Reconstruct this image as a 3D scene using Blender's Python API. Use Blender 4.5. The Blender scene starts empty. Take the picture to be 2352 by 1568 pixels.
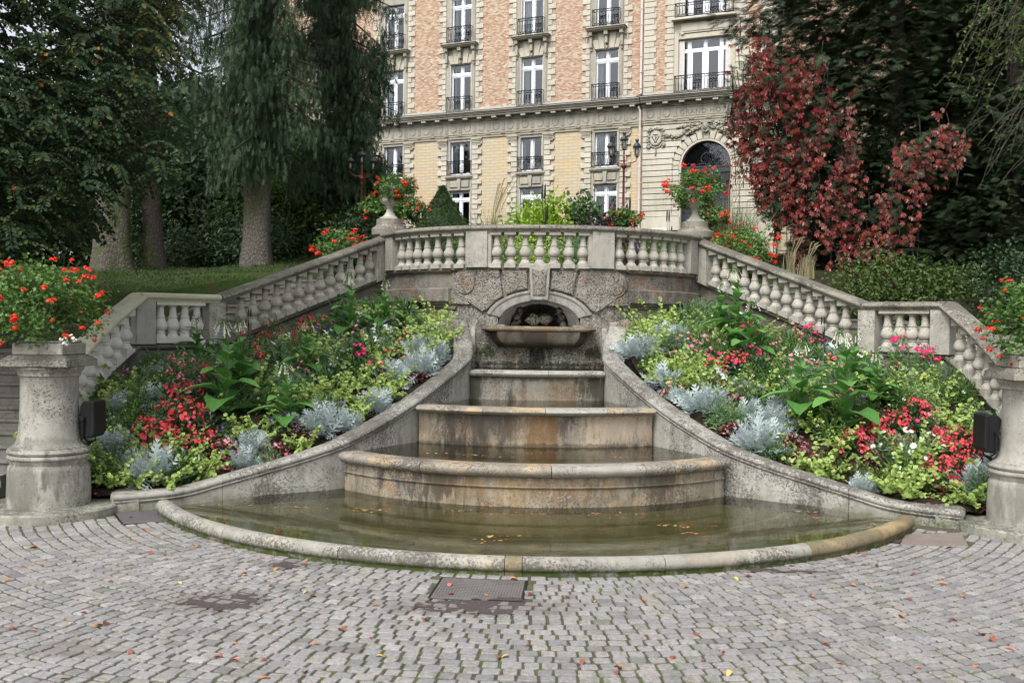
import bpy, math, random
import numpy as np
from mathutils import Vector, Matrix
rnd = random.Random(11); rng = np.random.default_rng(11)
PI = math.pi; rad = math.radians
sc = bpy.context.scene
COL = sc.collection
# ------------------------------------------------------------ camera basis (photo pixel grid 2352 x 1568)
FPX = 2287.0
pit, yaw, rol = rad(-1.0), rad(-2.1), rad(.7)
CAM = np.array([.21, 0, 2.7])
cf = np.array([math.sin(yaw)*math.cos(pit), math.cos(yaw)*math.cos(pit), math.sin(pit)])
cr = np.cross(cf, [0, 0, 1.]); cr /= np.linalg.norm(cr); cu = np.cross(cr, cf)
cr, cu = math.cos(rol)*cr+math.sin(rol)*cu, -math.sin(rol)*cr+math.cos(rol)*cu
def ray(x, y): return cf+cr*(x-1176)/FPX-cu*(y-784)/FPX
def at_y(x, y, Y):
    d = ray(x, y); return CAM+d*Y/d[1]
def at_h(x, y, h):
    d = ray(x, y); return CAM+d*(h-CAM[2])/d[2]
# ------------------------------------------------------------ node material helpers
class N:
    def __init__(s, name):
        s.m = bpy.data.materials.new(name); s.m.use_nodes = True
        s.t = s.m.node_tree; s.t.nodes.clear()
        s.out = s.n('ShaderNodeOutputMaterial')
    def n(s, typ, **kw):
        x = s.t.nodes.new(typ)
        for k, v in kw.items(): setattr(x, k, v)
        return x
    def l(s, a, b): s.t.links.new(a, b)
    def setin(s, sock, v):
        if hasattr(v, 'is_linked') or hasattr(v, 'links'): s.l(v, sock)
        elif isinstance(v, tuple) and len(v) == 3 and sock.type == 'RGBA': sock.default_value = (*v, 1)
        else: sock.default_value = v
    def pos(s): return s.n('ShaderNodeNewGeometry').outputs['Position']
    def objc(s): return s.n('ShaderNodeTexCoord').outputs['Object']
    def mapping(s, vec, scale=(1, 1, 1), loc=(0, 0, 0), rot=(0, 0, 0)):
        x = s.n('ShaderNodeMapping'); s.l(vec, x.inputs['Vector'])
        x.inputs['Scale'].default_value = scale; x.inputs['Location'].default_value = loc; x.inputs['Rotation'].default_value = rot
        return x.outputs[0]
    def noise(s, vec, scale, detail=4, rough=.55, dist=0, col=False):
        x = s.n('ShaderNodeTexNoise'); s.l(vec, x.inputs['Vector'])
        x.inputs['Scale'].default_value = scale; x.inputs['Detail'].default_value = detail
        x.inputs['Roughness'].default_value = rough; x.inputs['Distortion'].default_value = dist
        return x.outputs['Color' if col else 'Fac']
    def voro(s, vec, scale, feature='F1', out='Distance', rand=1.0):
        x = s.n('ShaderNodeTexVoronoi', feature=feature); s.l(vec, x.inputs['Vector']); x.inputs['Scale'].default_value = scale
        x.inputs['Randomness'].default_value = rand
        return x.outputs[out]
    def mr(s, v, a, b, c=0.0, d=1.0):
        x = s.n('ShaderNodeMapRange'); s.setin(x.inputs[0], v)
        for i, k in enumerate((a, b, c, d)): s.setin(x.inputs[i+1], k)
        return x.outputs[0]
    def math(s, op, a, b=0.0, c=None):
        x = s.n('ShaderNodeMath', operation=op); s.setin(x.inputs[0], a); s.setin(x.inputs[1], b)
        if c is not None: s.setin(x.inputs[2], c)
        return x.outputs[0]
    def mix(s, f, a, b, blend='MIX'):
        x = s.n('ShaderNodeMix', data_type='RGBA', blend_type=blend)
        s.setin(x.inputs[0], f); s.setin(x.inputs[6], a); s.setin(x.inputs[7], b)
        return x.outputs[2]
    def ramp(s, v, stops, interp='LINEAR'):
        x = s.n('ShaderNodeValToRGB'); s.setin(x.inputs[0], v); e = x.color_ramp; e.interpolation = interp
        while len(e.elements) > 1: e.elements.remove(e.elements[-1])
        e.elements[0].position = stops[0][0]; e.elements[0].color = (*stops[0][1], 1)
        for p, c in stops[1:]:
            k = e.elements.new(p); k.color = (*c, 1)
        return x.outputs[0]
    def xyz(s, v):
        x = s.n('ShaderNodeSeparateXYZ'); s.l(v, x.inputs[0]); return x.outputs
    def comb(s, x=0.0, y=0.0, z=0.0):
        c = s.n('ShaderNodeCombineXYZ')
        for i, k in enumerate((x, y, z)): s.setin(c.inputs[i], k)
        return c.outputs[0]
    def bump(s, h, strength=.5, dist=.02, nrm=None):
        x = s.n('ShaderNodeBump'); s.l(h, x.inputs['Height']); x.inputs['Strength'].default_value = strength
        x.inputs['Distance'].default_value = dist
        if nrm is not None: s.l(nrm, x.inputs['Normal'])
        return x.outputs[0]
    def bsdf(s, color, rough=.8, bump=None, spec=.3, metal=0.0, **kw):
        x = s.n('ShaderNodeBsdfPrincipled'); s.setin(x.inputs['Base Color'], color); s.setin(x.inputs['Roughness'], rough)
        x.inputs['Specular IOR Level'].default_value = spec; x.inputs['Metallic'].default_value = metal
        if bump is not None: s.l(bump, x.inputs['Normal'])
        for k, v in kw.items(): s.setin(x.inputs[k], v)
        return x.outputs[0]
    def done(s, sh):
        s.l(sh, s.out.inputs[0]); return s.m

def stone(name, base=(.40, .365, .30), light=(.50, .47, .40), grime=.45, streak=.35, rust=0.0, moss=.0, pits=.25,
          bump=.35, mossh=None, lichen=.35, warm=.0, zones=(), topdark=.5, dots=.5, grimecol=(.055, .05, .043)):
    """Weathered limestone: broad tone patches, black lichen speckle, run-off streaks, white lichen dots, moss near damp ground."""
    k = N(name); p = k.pos(); X, Y, Z = k.xyz(p)[:3]
    big = k.noise(p, .9, 5, .6); med = k.noise(p, 5.5, 6, .65); fine = k.noise(p, 42, 5, .7)
    c = k.mix(k.mr(big, .35, .65), base, light)
    c = k.mix(k.mr(med, .3, .75, 0, .5), c, tuple(v*.62 for v in base))
    if warm: c = k.mix(k.mr(k.noise(p, 2.1, 4), .5, .62, 0, warm), c, (.46, .33, .17))
    # upward facing surfaces hold lichen
    nz = k.xyz(k.n('ShaderNodeNewGeometry').outputs['Normal'])[2]
    up = k.mr(nz, .2, .9)
    sp = k.noise(p, 30, 7, .75)
    gm = k.math('ADD', k.mr(big, .38, .68, 0, grime), k.math('MULTIPLY', up, topdark*.45))
    thr = k.math('SUBTRACT', .62, k.math('MULTIPLY', gm, .24))
    g = k.mr(sp, thr, k.math('ADD', thr, .07))
    gw = k.math('MULTIPLY', g, .82)
    c = k.mix(gw, c, grimecol)
    c = k.mix(k.math('MULTIPLY', k.mr(med, .42, .62), k.math('MULTIPLY', gm, .6)), c, tuple(v*1.9 for v in grimecol))
    if streak:
        wp = k.n('ShaderNodeVectorMath', operation='ADD'); k.l(p, wp.inputs[0]); wn_ = k.n('ShaderNodeVectorMath', operation='SCALE'); k.l(k.noise(p, 3, 3, col=True), wn_.inputs[0]); wn_.inputs['Scale'].default_value = .22; k.l(wn_.outputs[0], wp.inputs[1]); wpo = wp.outputs[0]
        st = k.noise(k.mapping(wpo, (2.6, 2.6, .55)), 1.5, 8, .68)
        sm = k.math('MULTIPLY', k.mr(st, .47, .64), k.mr(k.noise(p, 1.3, 5, .65), .38, .58))
        c = k.mix(k.math('MULTIPLY', sm, min(1, streak*1.1)), c, (.042, .038, .032))
        st3 = k.noise(k.mapping(wpo, (8, 8, .9), (1.1, 4, 2)), 1.3, 5, .65)
        c = k.mix(k.math('MULTIPLY', k.mr(st3, .52, .70), streak*.45), c, (.06, .05, .04))
        st2 = k.noise(k.mapping(wpo, (4, 4, .8), (3.1, 7, 2)), 1.3, 6, .65)
        c = k.mix(k.math('MULTIPLY', k.mr(st2, .55, .72), streak*.5), c, tuple(min(.6, v*1.3) for v in light))
    if rust:
        rm = k.math('MULTIPLY', k.mr(k.noise(p, 2.3, 4, .6), .5, .66), k.mr(k.noise(p, 19, 5, .7), .42, .6))
        c = k.mix(k.math('MULTIPLY', rm, rust), c, (.21, .085, .03))
    if lichen:
        d = k.voro(k.mix(.12, p, k.noise(p, 30, 2, col=True)), 23)
        dm = k.math('MULTIPLY', k.mr(d, .22, .14), k.mr(k.noise(p, 6, 2), .48, .56))
        c = k.mix(k.math('MULTIPLY', dm, lichen*dots), c, (.52, .52, .46))
    if moss:
        mh = mossh or .35
        mm = k.math('MULTIPLY', k.mr(Z, mh, 0.0), k.mr(k.noise(p, 7, 6, .7), .36, .58))
        mm = k.math('ADD', mm, k.math('MULTIPLY', k.mr(k.noise(p, 11, 5, .7), .60, .68), .35))
        c = k.mix(k.math('MULTIPLY', mm, moss), c, (.050, .070, .014))
    for zx, zz_, rx, rz, zs, zc in zones:     # stains with a place of their own, ragged and running downward
        wv = k.noise(k.mapping(p, (5, 5, 1.2)), 1.6, 8, .68)
        a = k.math('MULTIPLY', k.math('SUBTRACT', X, zx), 1/rx); b = k.math('MULTIPLY', k.math('SUBTRACT', Z, zz_), 1/rz)
        e = k.math('ADD', k.math('SQRT', k.math('ADD', k.math('MULTIPLY', a, a), k.math('MULTIPLY', b, b))), k.mr(wv, .3, .7, -.75, .75))
        c = k.mix(k.mr(e, 1.15, .55, 0, zs), c, zc)
    h = k.math('ADD', k.math('MULTIPLY', fine, .5), k.math('MULTIPLY', med, .8))
    if pits:
        v = k.voro(p, 46 if pits < 1 else 26); h = k.math('ADD', h, k.mr(v, 0, .42, -pits, 0))
    nrm = k.bump(h, bump, .02 if pits < 1 else .035)
    return k.done(k.bsdf(c, k.mr(med, .3, .7, .75, .95), nrm, .25))

def leafmat(name, cols, rough=.5, trans=.25, spec=.4, gloss=None, tcol=None):
    """cols: colours picked per leaf island."""
    k = N(name); r = k.n('ShaderNodeNewGeometry').outputs['Random Per Island']
    n = len(cols); c = k.ramp(r, [((i+.5)/n, cc) for i, cc in enumerate(cols)])
    c = k.mix(k.mr(k.noise(k.pos(), 2.3, 3), .35, .65, 0, .35), c, tuple(v*.55 for v in cols[0]))
    b = k.bsdf(c, rough, None, spec)
    if trans:
        tr = k.n('ShaderNodeBsdfTranslucent'); k.l(k.mix(.5, c, tcol or tuple(min(1, v*1.6) for v in cols[-1])), tr.inputs[0])
        mx = k.n('ShaderNodeMixShader'); mx.inputs[0].default_value = trans
        k.l(b, mx.inputs[1]); k.l(tr.outputs[0], mx.inputs[2]); b = mx.outputs[0]
    return k.done(b)
def plain(name, col, rough=.6, metal=0.0, spec=.4, noise=.25, bump=.0, sc_=12):
    k = N(name); p = k.pos(); f = k.noise(p, sc_, 5, .6)
    c = k.mix(k.mr(f, .35, .7, 0, noise), col, tuple(v*.45 for v in col))
    return k.done(k.bsdf(c, rough, k.bump(f, bump, .01) if bump else None, spec, metal))
# ------------------------------------------------------------ objects
def link(o, parent=None):
    COL.objects.link(o)
    if parent is not None: o.parent = parent
    return o
def tag(o, label=None, cat=None, group=None, kind=None):
    if label: o['label'] = label
    if cat: o['category'] = cat
    if group: o['group'] = group
    if kind: o['kind'] = kind
    return o
def empty(name, loc=(0, 0, 0), rz=0.0, parent=None):
    o = bpy.data.objects.new(name, None); o.empty_display_size = .2; link(o, parent); o.location = loc; o.rotation_euler = (0, 0, rz); return o
def thing(name, label, cat, loc=(0, 0, 0), rz=0.0, group=None): return tag(empty(name, loc, rz), label, cat, group)
class MB:
    def __init__(s): s.v = []; s.f = []; s.mi = []
    def add(s, vs, fs, mi=0):
        b = len(s.v); s.v += [tuple(map(float, v)) for v in vs]
        for f in fs: s.f.append(tuple(i+b for i in f)); s.mi.append(mi)
        return s
    def mesh(s, name, mats, smooth=False):
        me = bpy.data.meshes.new(name); me.from_pydata(s.v, [], s.f)
        for m in (mats if isinstance(mats, (list, tuple)) else [mats]): me.materials.append(m)
        me.polygons.foreach_set('material_index', s.mi)
        me.polygons.foreach_set('use_smooth', [smooth]*len(s.f))
        me.update(); return me
    def build(s, name, mats, parent=None, smooth=False, bevel=0, seg=1, world=False, auto=None):
        me = s.mesh(name, mats, smooth)
        o = bpy.data.objects.new(name, me); link(o, parent)
        if auto is not None:
            me.polygons.foreach_set('use_smooth', [True]*len(s.f))
            m = bpy.context  # smooth by angle through sharp edges
            me.set_sharp_from_angle(angle=rad(auto))
        if bevel:
            b = o.modifiers.new('bevel', 'BEVEL'); b.width = bevel; b.segments = seg; b.limit_method = 'ANGLE'; b.angle_limit = rad(35)
        return o
    # ---- shapes
    def box(s, c, d, rz=0.0, mi=0, taper=1.0):
        x, y, z = d[0]/2, d[1]/2, d[2]/2; cs, sn = math.cos(rz), math.sin(rz); vs = []
        for dz in (-z, z):
            t = 1 if dz < 0 else taper
            for a, b in ((-x, -y), (x, -y), (x, y), (-x, y)):
                a *= t; b *= t
                vs.append((c[0]+a*cs-b*sn, c[1]+a*sn+b*cs, c[2]+dz))
        return s.add(vs, [(0, 3, 2, 1), (4, 5, 6, 7), (0, 1, 5, 4), (1, 2, 6, 5), (2, 3, 7, 6), (3, 0, 4, 7)], mi)
    def b2(s, x0, x1, y0, y1, z0, z1, mi=0): return s.box(((x0+x1)/2, (y0+y1)/2, (z0+z1)/2), (abs(x1-x0), abs(y1-y0), abs(z1-z0)), 0, mi)
    def lathe(s, prof, c=(0, 0, 0), seg=16, mi=0, cap=True, flute=None):
        vs = []; fs = []; n = len(prof)
        for i, (r, z) in enumerate(prof):
            for j in range(seg):
                a = 2*PI*j/seg; rr = r
                if flute and flute[0] <= i <= flute[1]: rr = r*(1+flute[2]*(1 if j % 2 else -1))
                vs.append((c[0]+rr*math.cos(a), c[1]+rr*math.sin(a), c[2]+z))
        for i in range(n-1):
            for j in range(seg):
                k = (j+1) % seg; fs.append((i*seg+j, i*seg+k, (i+1)*seg+k, (i+1)*seg+j))
        if cap:
            fs.append(tuple(range(seg))[::-1]); fs.append(tuple((n-1)*seg+j for j in range(seg)))
        return s.add(vs, fs, mi)
    def sweep(s, prof, path, mi=0, closed=True, caps=True, side=1, loop=False):
        """prof: (offset along horizontal normal, z[, 'abs']) ; path: (x,y,z). Normal = right of travel * side."""
        P = [np.array(p, float) for p in path]; n = len(P); m = len(prof); vs = []
        for i, p in enumerate(P):
            a = P[(i-1) % n] if (i > 0 or loop) else P[i]; b = P[(i+1) % n] if (i < n-1 or loop) else P[i]
            d1 = (p-a)[:2]; d2 = (b-p)[:2]
            L1, L2 = np.linalg.norm(d1), np.linalg.norm(d2)
            d1 = d1/L1 if L1 > 1e-9 else d2/max(L2, 1e-9); d2 = d2/L2 if L2 > 1e-9 else d1
            t = d1+d2; t /= max(np.linalg.norm(t), 1e-9); nn = np.array([t[1], -t[0]])*side
            sc_ = 1/max(.5, float(np.dot(t, d1)))
            for q in prof:
                z = q[1] if len(q) > 2 else p[2]+q[1]
                vs.append((p[0]+nn[0]*q[0]*sc_, p[1]+nn[1]*q[0]*sc_, z))
        fs = []; mm = m if closed else m-1
        for i in range(n if loop else n-1):
            for j in range(mm):
                k = (j+1) % m; i2 = (i+1) % n
                fs.append((i*m+j, i*m+k, i2*m+k, i2*m+j))
        if caps and closed and not loop:
            fs.append(tuple(range(m))[::-1]); fs.append(tuple((n-1)*m+j for j in range(m)))
        return s.add(vs, fs, mi)
    def tube(s, pts, r, seg=6, mi=0, r2=None, cap=True):
        P = [np.array(p, float) for p in pts]; n = len(P); vs = []; fs = []
        rs = r if isinstance(r, (list, tuple)) else [r+((r2 if r2 is not None else r)-r)*i/max(1, n-1) for i in range(n)]
        up = np.array([.13, .21, 1.])
        for i, p in enumerate(P):
            t = P[min(i+1, n-1)]-P[max(i-1, 0)]; t = t/max(np.linalg.norm(t), 1e-9)
            u = up if abs(t[2]) < .9 else np.array([1., .1, 0]); a = np.cross(t, u); a /= np.linalg.norm(a); b = np.cross(t, a)
            for j in range(seg):
                an = 2*PI*j/seg; vs.append(p+rs[i]*(a*math.cos(an)+b*math.sin(an)))
        for i in range(n-1):
            for j in range(seg):
                k = (j+1) % seg; fs.append((i*seg+j, i*seg+k, (i+1)*seg+k, (i+1)*seg+j))
        if cap: fs += [tuple(range(seg))[::-1], tuple((n-1)*seg+j for j in range(seg))]
        return s.add(vs, fs, mi)
    def prism(s, pts, y0, y1, mi=0, f=None):
        """outline in (x,z) extruded between y0 and y1; f maps (x,y,z)->point"""
        n = len(pts); f = f or (lambda x, y, z: (x, y, z))
        vs = [f(x, y0, z) for x, z in pts]+[f(x, y1, z) for x, z in pts]
        fs = [tuple(range(n)), tuple(range(2*n-1, n-1, -1))]+[(i, i+n, (i+1) % n+n, (i+1) % n) for i in range(n)]
        return s.add(vs, fs, mi)

def np_mesh(name, V, F, mats, mi=None, smooth=False):
    """V (n,3) float, F (m,k) int constant k."""
    V = np.asarray(V, np.float32); F = np.asarray(F, np.int32); m, k = F.shape
    me = bpy.data.meshes.new(name); me.vertices.add(len(V)); me.vertices.foreach_set('co', V.ravel())
    me.loops.add(m*k); me.loops.foreach_set('vertex_index', F.ravel())
    me.polygons.add(m); me.polygons.foreach_set('loop_start', np.arange(0, m*k, k, dtype=np.int32))
    if mi is not None: me.polygons.foreach_set('material_index', np.asarray(mi, np.int32))
    me.polygons.foreach_set('use_smooth', np.full(m, smooth))
    for x in (mats if isinstance(mats, (list, tuple)) else [mats]): me.materials.append(x)
    me.update(calc_edges=True); return me
def np_obj(name, V, F, mats, parent=None, mi=None, smooth=False):
    return link(bpy.data.objects.new(name, np_mesh(name, V, F, mats, mi, smooth)), parent)
# leaf templates: x right, y forward (tip), z up ; quads
def T_leaf(w=.5, fold=.12, droop=.15):     # two quads folded on the midrib, 6 verts
    return np.array([(0, 0, 0), (-w*.5, .38, fold), (-w*.36, .78, fold*.5-droop*.5), (0, 1, -droop), (w*.36, .78, fold*.5-droop*.5), (w*.5, .38, fold)]), np.array([(0, 5, 4, 3), (0, 3, 2, 1)])
def T_diamond(w=.4, droop=.1):
    return np.array([(0, 0, 0), (w*.5, .45, 0), (0, 1, -droop), (-w*.5, .45, 0)]), np.array([(0, 1, 2, 3)])
def T_multi(items):
    """items: list of (template, yaw, pitch, scale, offset)"""
    V = []; F = []; b = 0
    for (v, f), ya, pi_, s, off in items:
        cp, sp = math.cos(pi_), math.sin(pi_); cy, sy = math.cos(ya), math.sin(ya)
        w = v*s; w = np.stack([w[:, 0], w[:, 1]*cp-w[:, 2]*sp, w[:, 1]*sp+w[:, 2]*cp], 1)
        w = np.stack([w[:, 0]*cy-w[:, 1]*sy, w[:, 0]*sy+w[:, 1]*cy, w[:, 2]], 1)+np.array(off)
        V.append(w); F.append(f+b); b += len(w)
    return np.concatenate(V), np.concatenate(F)
def scatter(T, pos, fwd, up, size):
    """place template copies; fwd, up (n,3); size (n,)"""
    v, f = T; pos = np.asarray(pos, float); n = len(pos)
    y = fwd/np.linalg.norm(fwd, axis=1, keepdims=True)
    x = np.cross(y, up); x /= np.maximum(np.linalg.norm(x, axis=1, keepdims=True), 1e-6); z = np.cross(x, y)
    s = np.broadcast_to(np.asarray(size, float).reshape(-1, 1, 1), (n, 1, 1))
    V = pos[:, None, :]+s*(v[None, :, 0, None]*x[:, None, :]+v[None, :, 1, None]*y[:, None, :]+v[None, :, 2, None]*z[:, None, :])
    F = f[None]+(np.arange(n)*len(v))[:, None, None]
    return V.reshape(-1, 3), F.reshape(-1, f.shape[1])
def rdir(n): 
    d = rng.normal(size=(n, 3)); return d/np.linalg.norm(d, axis=1, keepdims=True)
class NP:
    def __init__(s): s.V = []; s.F = []; s.M = []; s.b = 0
    def add(s, VF, mi=0):
        V, F = VF
        if len(V) == 0: return s
        s.V.append(V); s.F.append(F+s.b); s.M.append(np.full(len(F), mi)); s.b += len(V); return s
    def mesh(s, name, mats, smooth=False): return np_mesh(name, np.concatenate(s.V), np.concatenate(s.F), mats, np.concatenate(s.M), smooth)
    def obj(s, name, mats, parent=None, smooth=False): return link(bpy.data.objects.new(name, s.mesh(name, mats, smooth)), parent)
def copy_tree(o, parent=None):
    c = o.copy(); COL.objects.link(c); c.parent = parent
    for ch in list(o.children): copy_tree(ch, c)
    return c
def interp(path, n):
    """resample polyline (k,d) to n points by length"""
    P = np.array(path, float); L = np.r_[0, np.cumsum(np.linalg.norm(np.diff(P[:, :2], axis=0), axis=1))]
    t = np.linspace(0, L[-1], n); return np.stack([np.interp(t, L, P[:, i]) for i in range(P.shape[1])], 1)
def smoothpath(path, n):
    """Catmull-Rom through points"""
    P = [np.array(p, float) for p in path]; P = [2*P[0]-P[1]]+P+[2*P[-1]-P[-2]]; out = []
    m = len(P)-3; per = max(2, n//m)
    for i in range(m):
        a, b, c, d = P[i:i+4]
        for j in range(per):
            t = j/per; out.append(.5*((2*b)+(-a+c)*t+(2*a-5*b+4*c-d)*t*t+(-a+3*b-3*c+d)*t**3))
    out.append(P[-2]); return np.array(out)
ORD = ['first', 'second', 'third', 'fourth', 'fifth', 'sixth', 'seventh', 'eighth', 'ninth', 'tenth', 'eleventh', 'twelfth', 'thirteenth', 'fourteenth', 'fifteenth', 'sixteenth', 'seventeenth', 'eighteenth', 'nineteenth', 'twentieth',
       'twenty-first', 'twenty-second', 'twenty-third', 'twenty-fourth', 'twenty-fifth', 'twenty-sixth', 'twenty-seventh', 'twenty-eighth', 'twenty-ninth', 'thirtieth']
# ============================================================ WORLD, LIGHT, CAMERA
w = bpy.data.worlds.new('World'); sc.world = w; w.use_nodes = True
nt = w.node_tree; nt.nodes.clear()
SUN_EL, SUN_AZ = rad(52), rad(205)
sky = nt.nodes.new('ShaderNodeTexSky'); sky.sky_type = 'NISHITA'; sky.sun_disc = False
sky.sun_elevation = SUN_EL; sky.sun_rotation = SUN_AZ; sky.air_density = 1.0; sky.dust_density = 5.0; sky.ozone_density = 1.0
hs = nt.nodes.new('ShaderNodeHueSaturation'); hs.inputs['Saturation'].default_value = .30; hs.inputs['Value'].default_value = 1.0
bg = nt.nodes.new('ShaderNodeBackground'); bg.inputs[1].default_value = .15
wo = nt.nodes.new('ShaderNodeOutputWorld')
nt.links.new(sky.outputs[0], hs.inputs['Color']); nt.links.new(hs.outputs[0], bg.inputs[0]); nt.links.new(bg.outputs[0], wo.inputs[0])
sl = bpy.data.lights.new('sun', 'SUN'); sl.energy = 1.3; sl.angle = rad(25); sl.color = (1, .985, .96)
so = link(bpy.data.objects.new('sun', sl))
sd = Vector((math.sin(SUN_AZ)*math.cos(SUN_EL), math.cos(SUN_AZ)*math.cos(SUN_EL), math.sin(SUN_EL)))
so.rotation_euler = sd.to_track_quat('Z', 'Y').to_euler(); so.location = (0, 0, 60)
cd = bpy.data.cameras.new('camera'); cam = link(bpy.data.objects.new('camera', cd)); sc.camera = cam
cd.sensor_width = 36; cd.lens = FPX/2352*36; cd.clip_end = 2000; cd.clip_start = .1
M_ = Matrix(((cr[0], cu[0], -cf[0]), (cr[1], cu[1], -cf[1]), (cr[2], cu[2], -cf[2])))
cam.matrix_world = Matrix.Translation(Vector(CAM)) @ M_.to_4x4()
sc.view_settings.view_transform = 'Standard'; sc.view_settings.look = 'None'; sc.view_settings.exposure = EXPOSURE if 'EXPOSURE' in globals() else .95
sc.view_settings.gamma = 1; sc.view_settings.use_curve_mapping = False
sc.cycles.use_denoising = True; sc.cycles.max_bounces = 8; sc.cycles.transparent_max_bounces = 12; sc.cycles.transmission_bounces = 4
sc.cycles.diffuse_bounces = 3; sc.cycles.glossy_bounces = 3

# ============================================================ MATERIALS
S_rail = stone('weathered_rail_stone', (.25, .235, .19), (.34, .32, .27), grime=1.0, streak=.25, topdark=1.0, lichen=.7)
S_new = stone('pale_new_stone', (.64, .62, .56), (.70, .68, .62), grime=.0, streak=.12, topdark=.0, lichen=.1, pits=.05, bump=.1)
S_newrail = stone('pale_yellow_lichen_stone', (.50, .49, .32), (.58, .57, .45), grime=.15, streak=.0, topdark=.15, lichen=.3, pits=.05, bump=.15)
S_bal = stone('baluster_stone', (.35, .335, .285), (.43, .41, .355), grime=.34, streak=.25, topdark=.55, lichen=.9, bump=.3)
S_post = stone('post_stone', (.335, .32, .275), (.41, .395, .345), grime=.60, streak=.35, topdark=.3, lichen=.9)
S_wall = stone('fountain_wall_stone', (.28, .265, .225), (.36, .345, .31), grime=.75, streak=.7, rust=.25, moss=.45, mossh=.15, lichen=.5)
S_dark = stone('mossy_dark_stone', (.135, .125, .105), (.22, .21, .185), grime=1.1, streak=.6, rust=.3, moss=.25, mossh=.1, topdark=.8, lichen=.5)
S_band = stone('stained_band_stone', (.205, .19, .16), (.29, .275, .24), grime=1.0, streak=.7, rust=.85, topdark=.5, lichen=.7)
S_rough = stone('rough_hewn_stone', (.25, .23, .195), (.37, .35, .31), grime=.85, streak=.45, rust=.6, moss=.15, mossh=.1, pits=1.8, bump=1.0, lichen=.4)
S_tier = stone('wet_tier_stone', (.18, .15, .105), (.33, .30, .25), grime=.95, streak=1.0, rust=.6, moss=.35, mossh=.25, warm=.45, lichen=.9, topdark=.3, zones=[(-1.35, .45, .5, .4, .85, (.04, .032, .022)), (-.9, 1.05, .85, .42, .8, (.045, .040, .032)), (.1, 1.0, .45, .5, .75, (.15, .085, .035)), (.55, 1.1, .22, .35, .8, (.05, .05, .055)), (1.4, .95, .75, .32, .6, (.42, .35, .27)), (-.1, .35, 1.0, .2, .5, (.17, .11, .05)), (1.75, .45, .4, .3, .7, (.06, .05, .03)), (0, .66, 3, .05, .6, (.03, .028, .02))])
S_lip = stone('lip_stone', (.20, .18, .145), (.36, .34, .295), grime=1.0, streak=.3, rust=.15, moss=.3, mossh=.08, warm=.5, lichen=.7, topdark=.1)
S_rim = stone('rim_stone', (.235, .225, .195), (.33, .32, .285), grime=1.15, streak=.3, moss=1.4, mossh=.12, warm=.15, lichen=.6, topdark=-.6)
S_side = stone('side_wall_stone', (.28, .27, .235), (.37, .36, .325), grime=.85, streak=.5, moss=.7, mossh=.2, lichen=.5, topdark=.55)
S_ped = stone('pedestal_stone', (.31, .30, .26), (.39, .38, .335), grime=.85, streak=.35, moss=.4, mossh=.4, pits=.8, lichen=.3, topdark=.8, zones=[(-6.9, .45, .42, .4, .6, (.07, .068, .055)), (-6.4, .6, .2, .3, .5, (.06, .06, .05)), (6.5, .5, .3, .4, .5, (.08, .075, .06)), (-6.7, 1.0, .7, .1, .5, (.10, .095, .08))])
S_smooth = stone('smooth_pale_stone', (.26, .25, .225), (.345, .335, .31), grime=.65, streak=.6, lichen=.2)
S_step = stone('step_stone', (.15, .145, .125), (.23, .22, .20), grime=.8, streak=.4, topdark=-.4, moss=.2)
S_vase = stone('vase_stone', (.47, .46, .39), (.51, .49, .42), grime=.05, streak=.15, topdark=.0, lichen=.0, pits=.0, bump=.1)
# paving setts
k = N('sett_stone'); p = k.pos(); r = k.n('ShaderNodeNewGeometry').outputs['Random Per Island']
c = k.ramp(r, [(0, (.135, .132, .134)), (.2, (.21, .205, .204)), (.42, (.262, .252, .245)), (.6, (.175, .172, .178)), (.75, (.27, .24, .222)), (.9, (.225, .222, .228)), (1, (.32, .31, .292))])
c = k.mix(k.mr(k.noise(p, 1.1, 4), .35, .68, 0, .35), c, (.30, .285, .275))
c = k.mix(k.mr(k.noise(p, 28, 6, .7), .42, .68, 0, .65), c, (.09, .085, .08))
c = k.mix(k.math('MULTIPLY', k.mr(k.noise(p, 3.5, 6, .7), .52, .64), .5), c, (.10, .11, .06))
c = k.mix(k.mr(k.voro(p, 60), .12, .06, 0, .35), c, (.5, .48, .45))
X, Y, Z = k.xyz(p)[:3]
def ell(k, X, Y, cx, cy, rx, ry):
    a = k.math('MULTIPLY', k.math('SUBTRACT', X, cx), 1/rx); b = k.math('MULTIPLY', k.math('SUBTRACT', Y, cy), 1/ry)
    return k.math('SQRT', k.math('ADD', k.math('MULTIPLY', a, a), k.math('MULTIPLY', b, b)))
MUD = [tuple(at_h(x, y, 0)[:2])+(rx, ry) for x, y, rx, ry in ((480, 1380, .62, .42), (1105, 1392, .95, .36), (660, 1297, .35, .25), (2120, 1245, .6, .2), (150, 1490, .35, .25), (1760, 1310, 1.3, .12))]
def mud(k, X, Y, p):
    f = None
    for m_ in MUD:
        e = k.mr(k.math('ADD', ell(k, X, Y, *m_), k.mr(k.noise(p, 6, 5, .7), .3, .7, -.55, .55)), 1.05, .75)
        f = e if f is None else k.math('MAXIMUM', f, e)
    return f
MF = mud(k, X, Y, p)
c = k.mix(k.math('MULTIPLY', MF, .6), c, (.12, .105, .095))
M_sett = k.done(k.bsdf(c, k.mr(k.noise(p, 4, 3), .3, .7, .55, .85), k.bump(k.math('ADD', k.noise(p, 55, 6, .75), k.math('MULTIPLY', k.noise(p, 14, 3), .8)), .5, .012), .35))
k = N('joint_soil'); p = k.pos(); X, Y, Z = k.xyz(p)[:3]
c = k.mix(k.mr(k.noise(p, 30, 6, .7), .35, .7), (.045, .040, .030), (.12, .105, .08))
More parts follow.
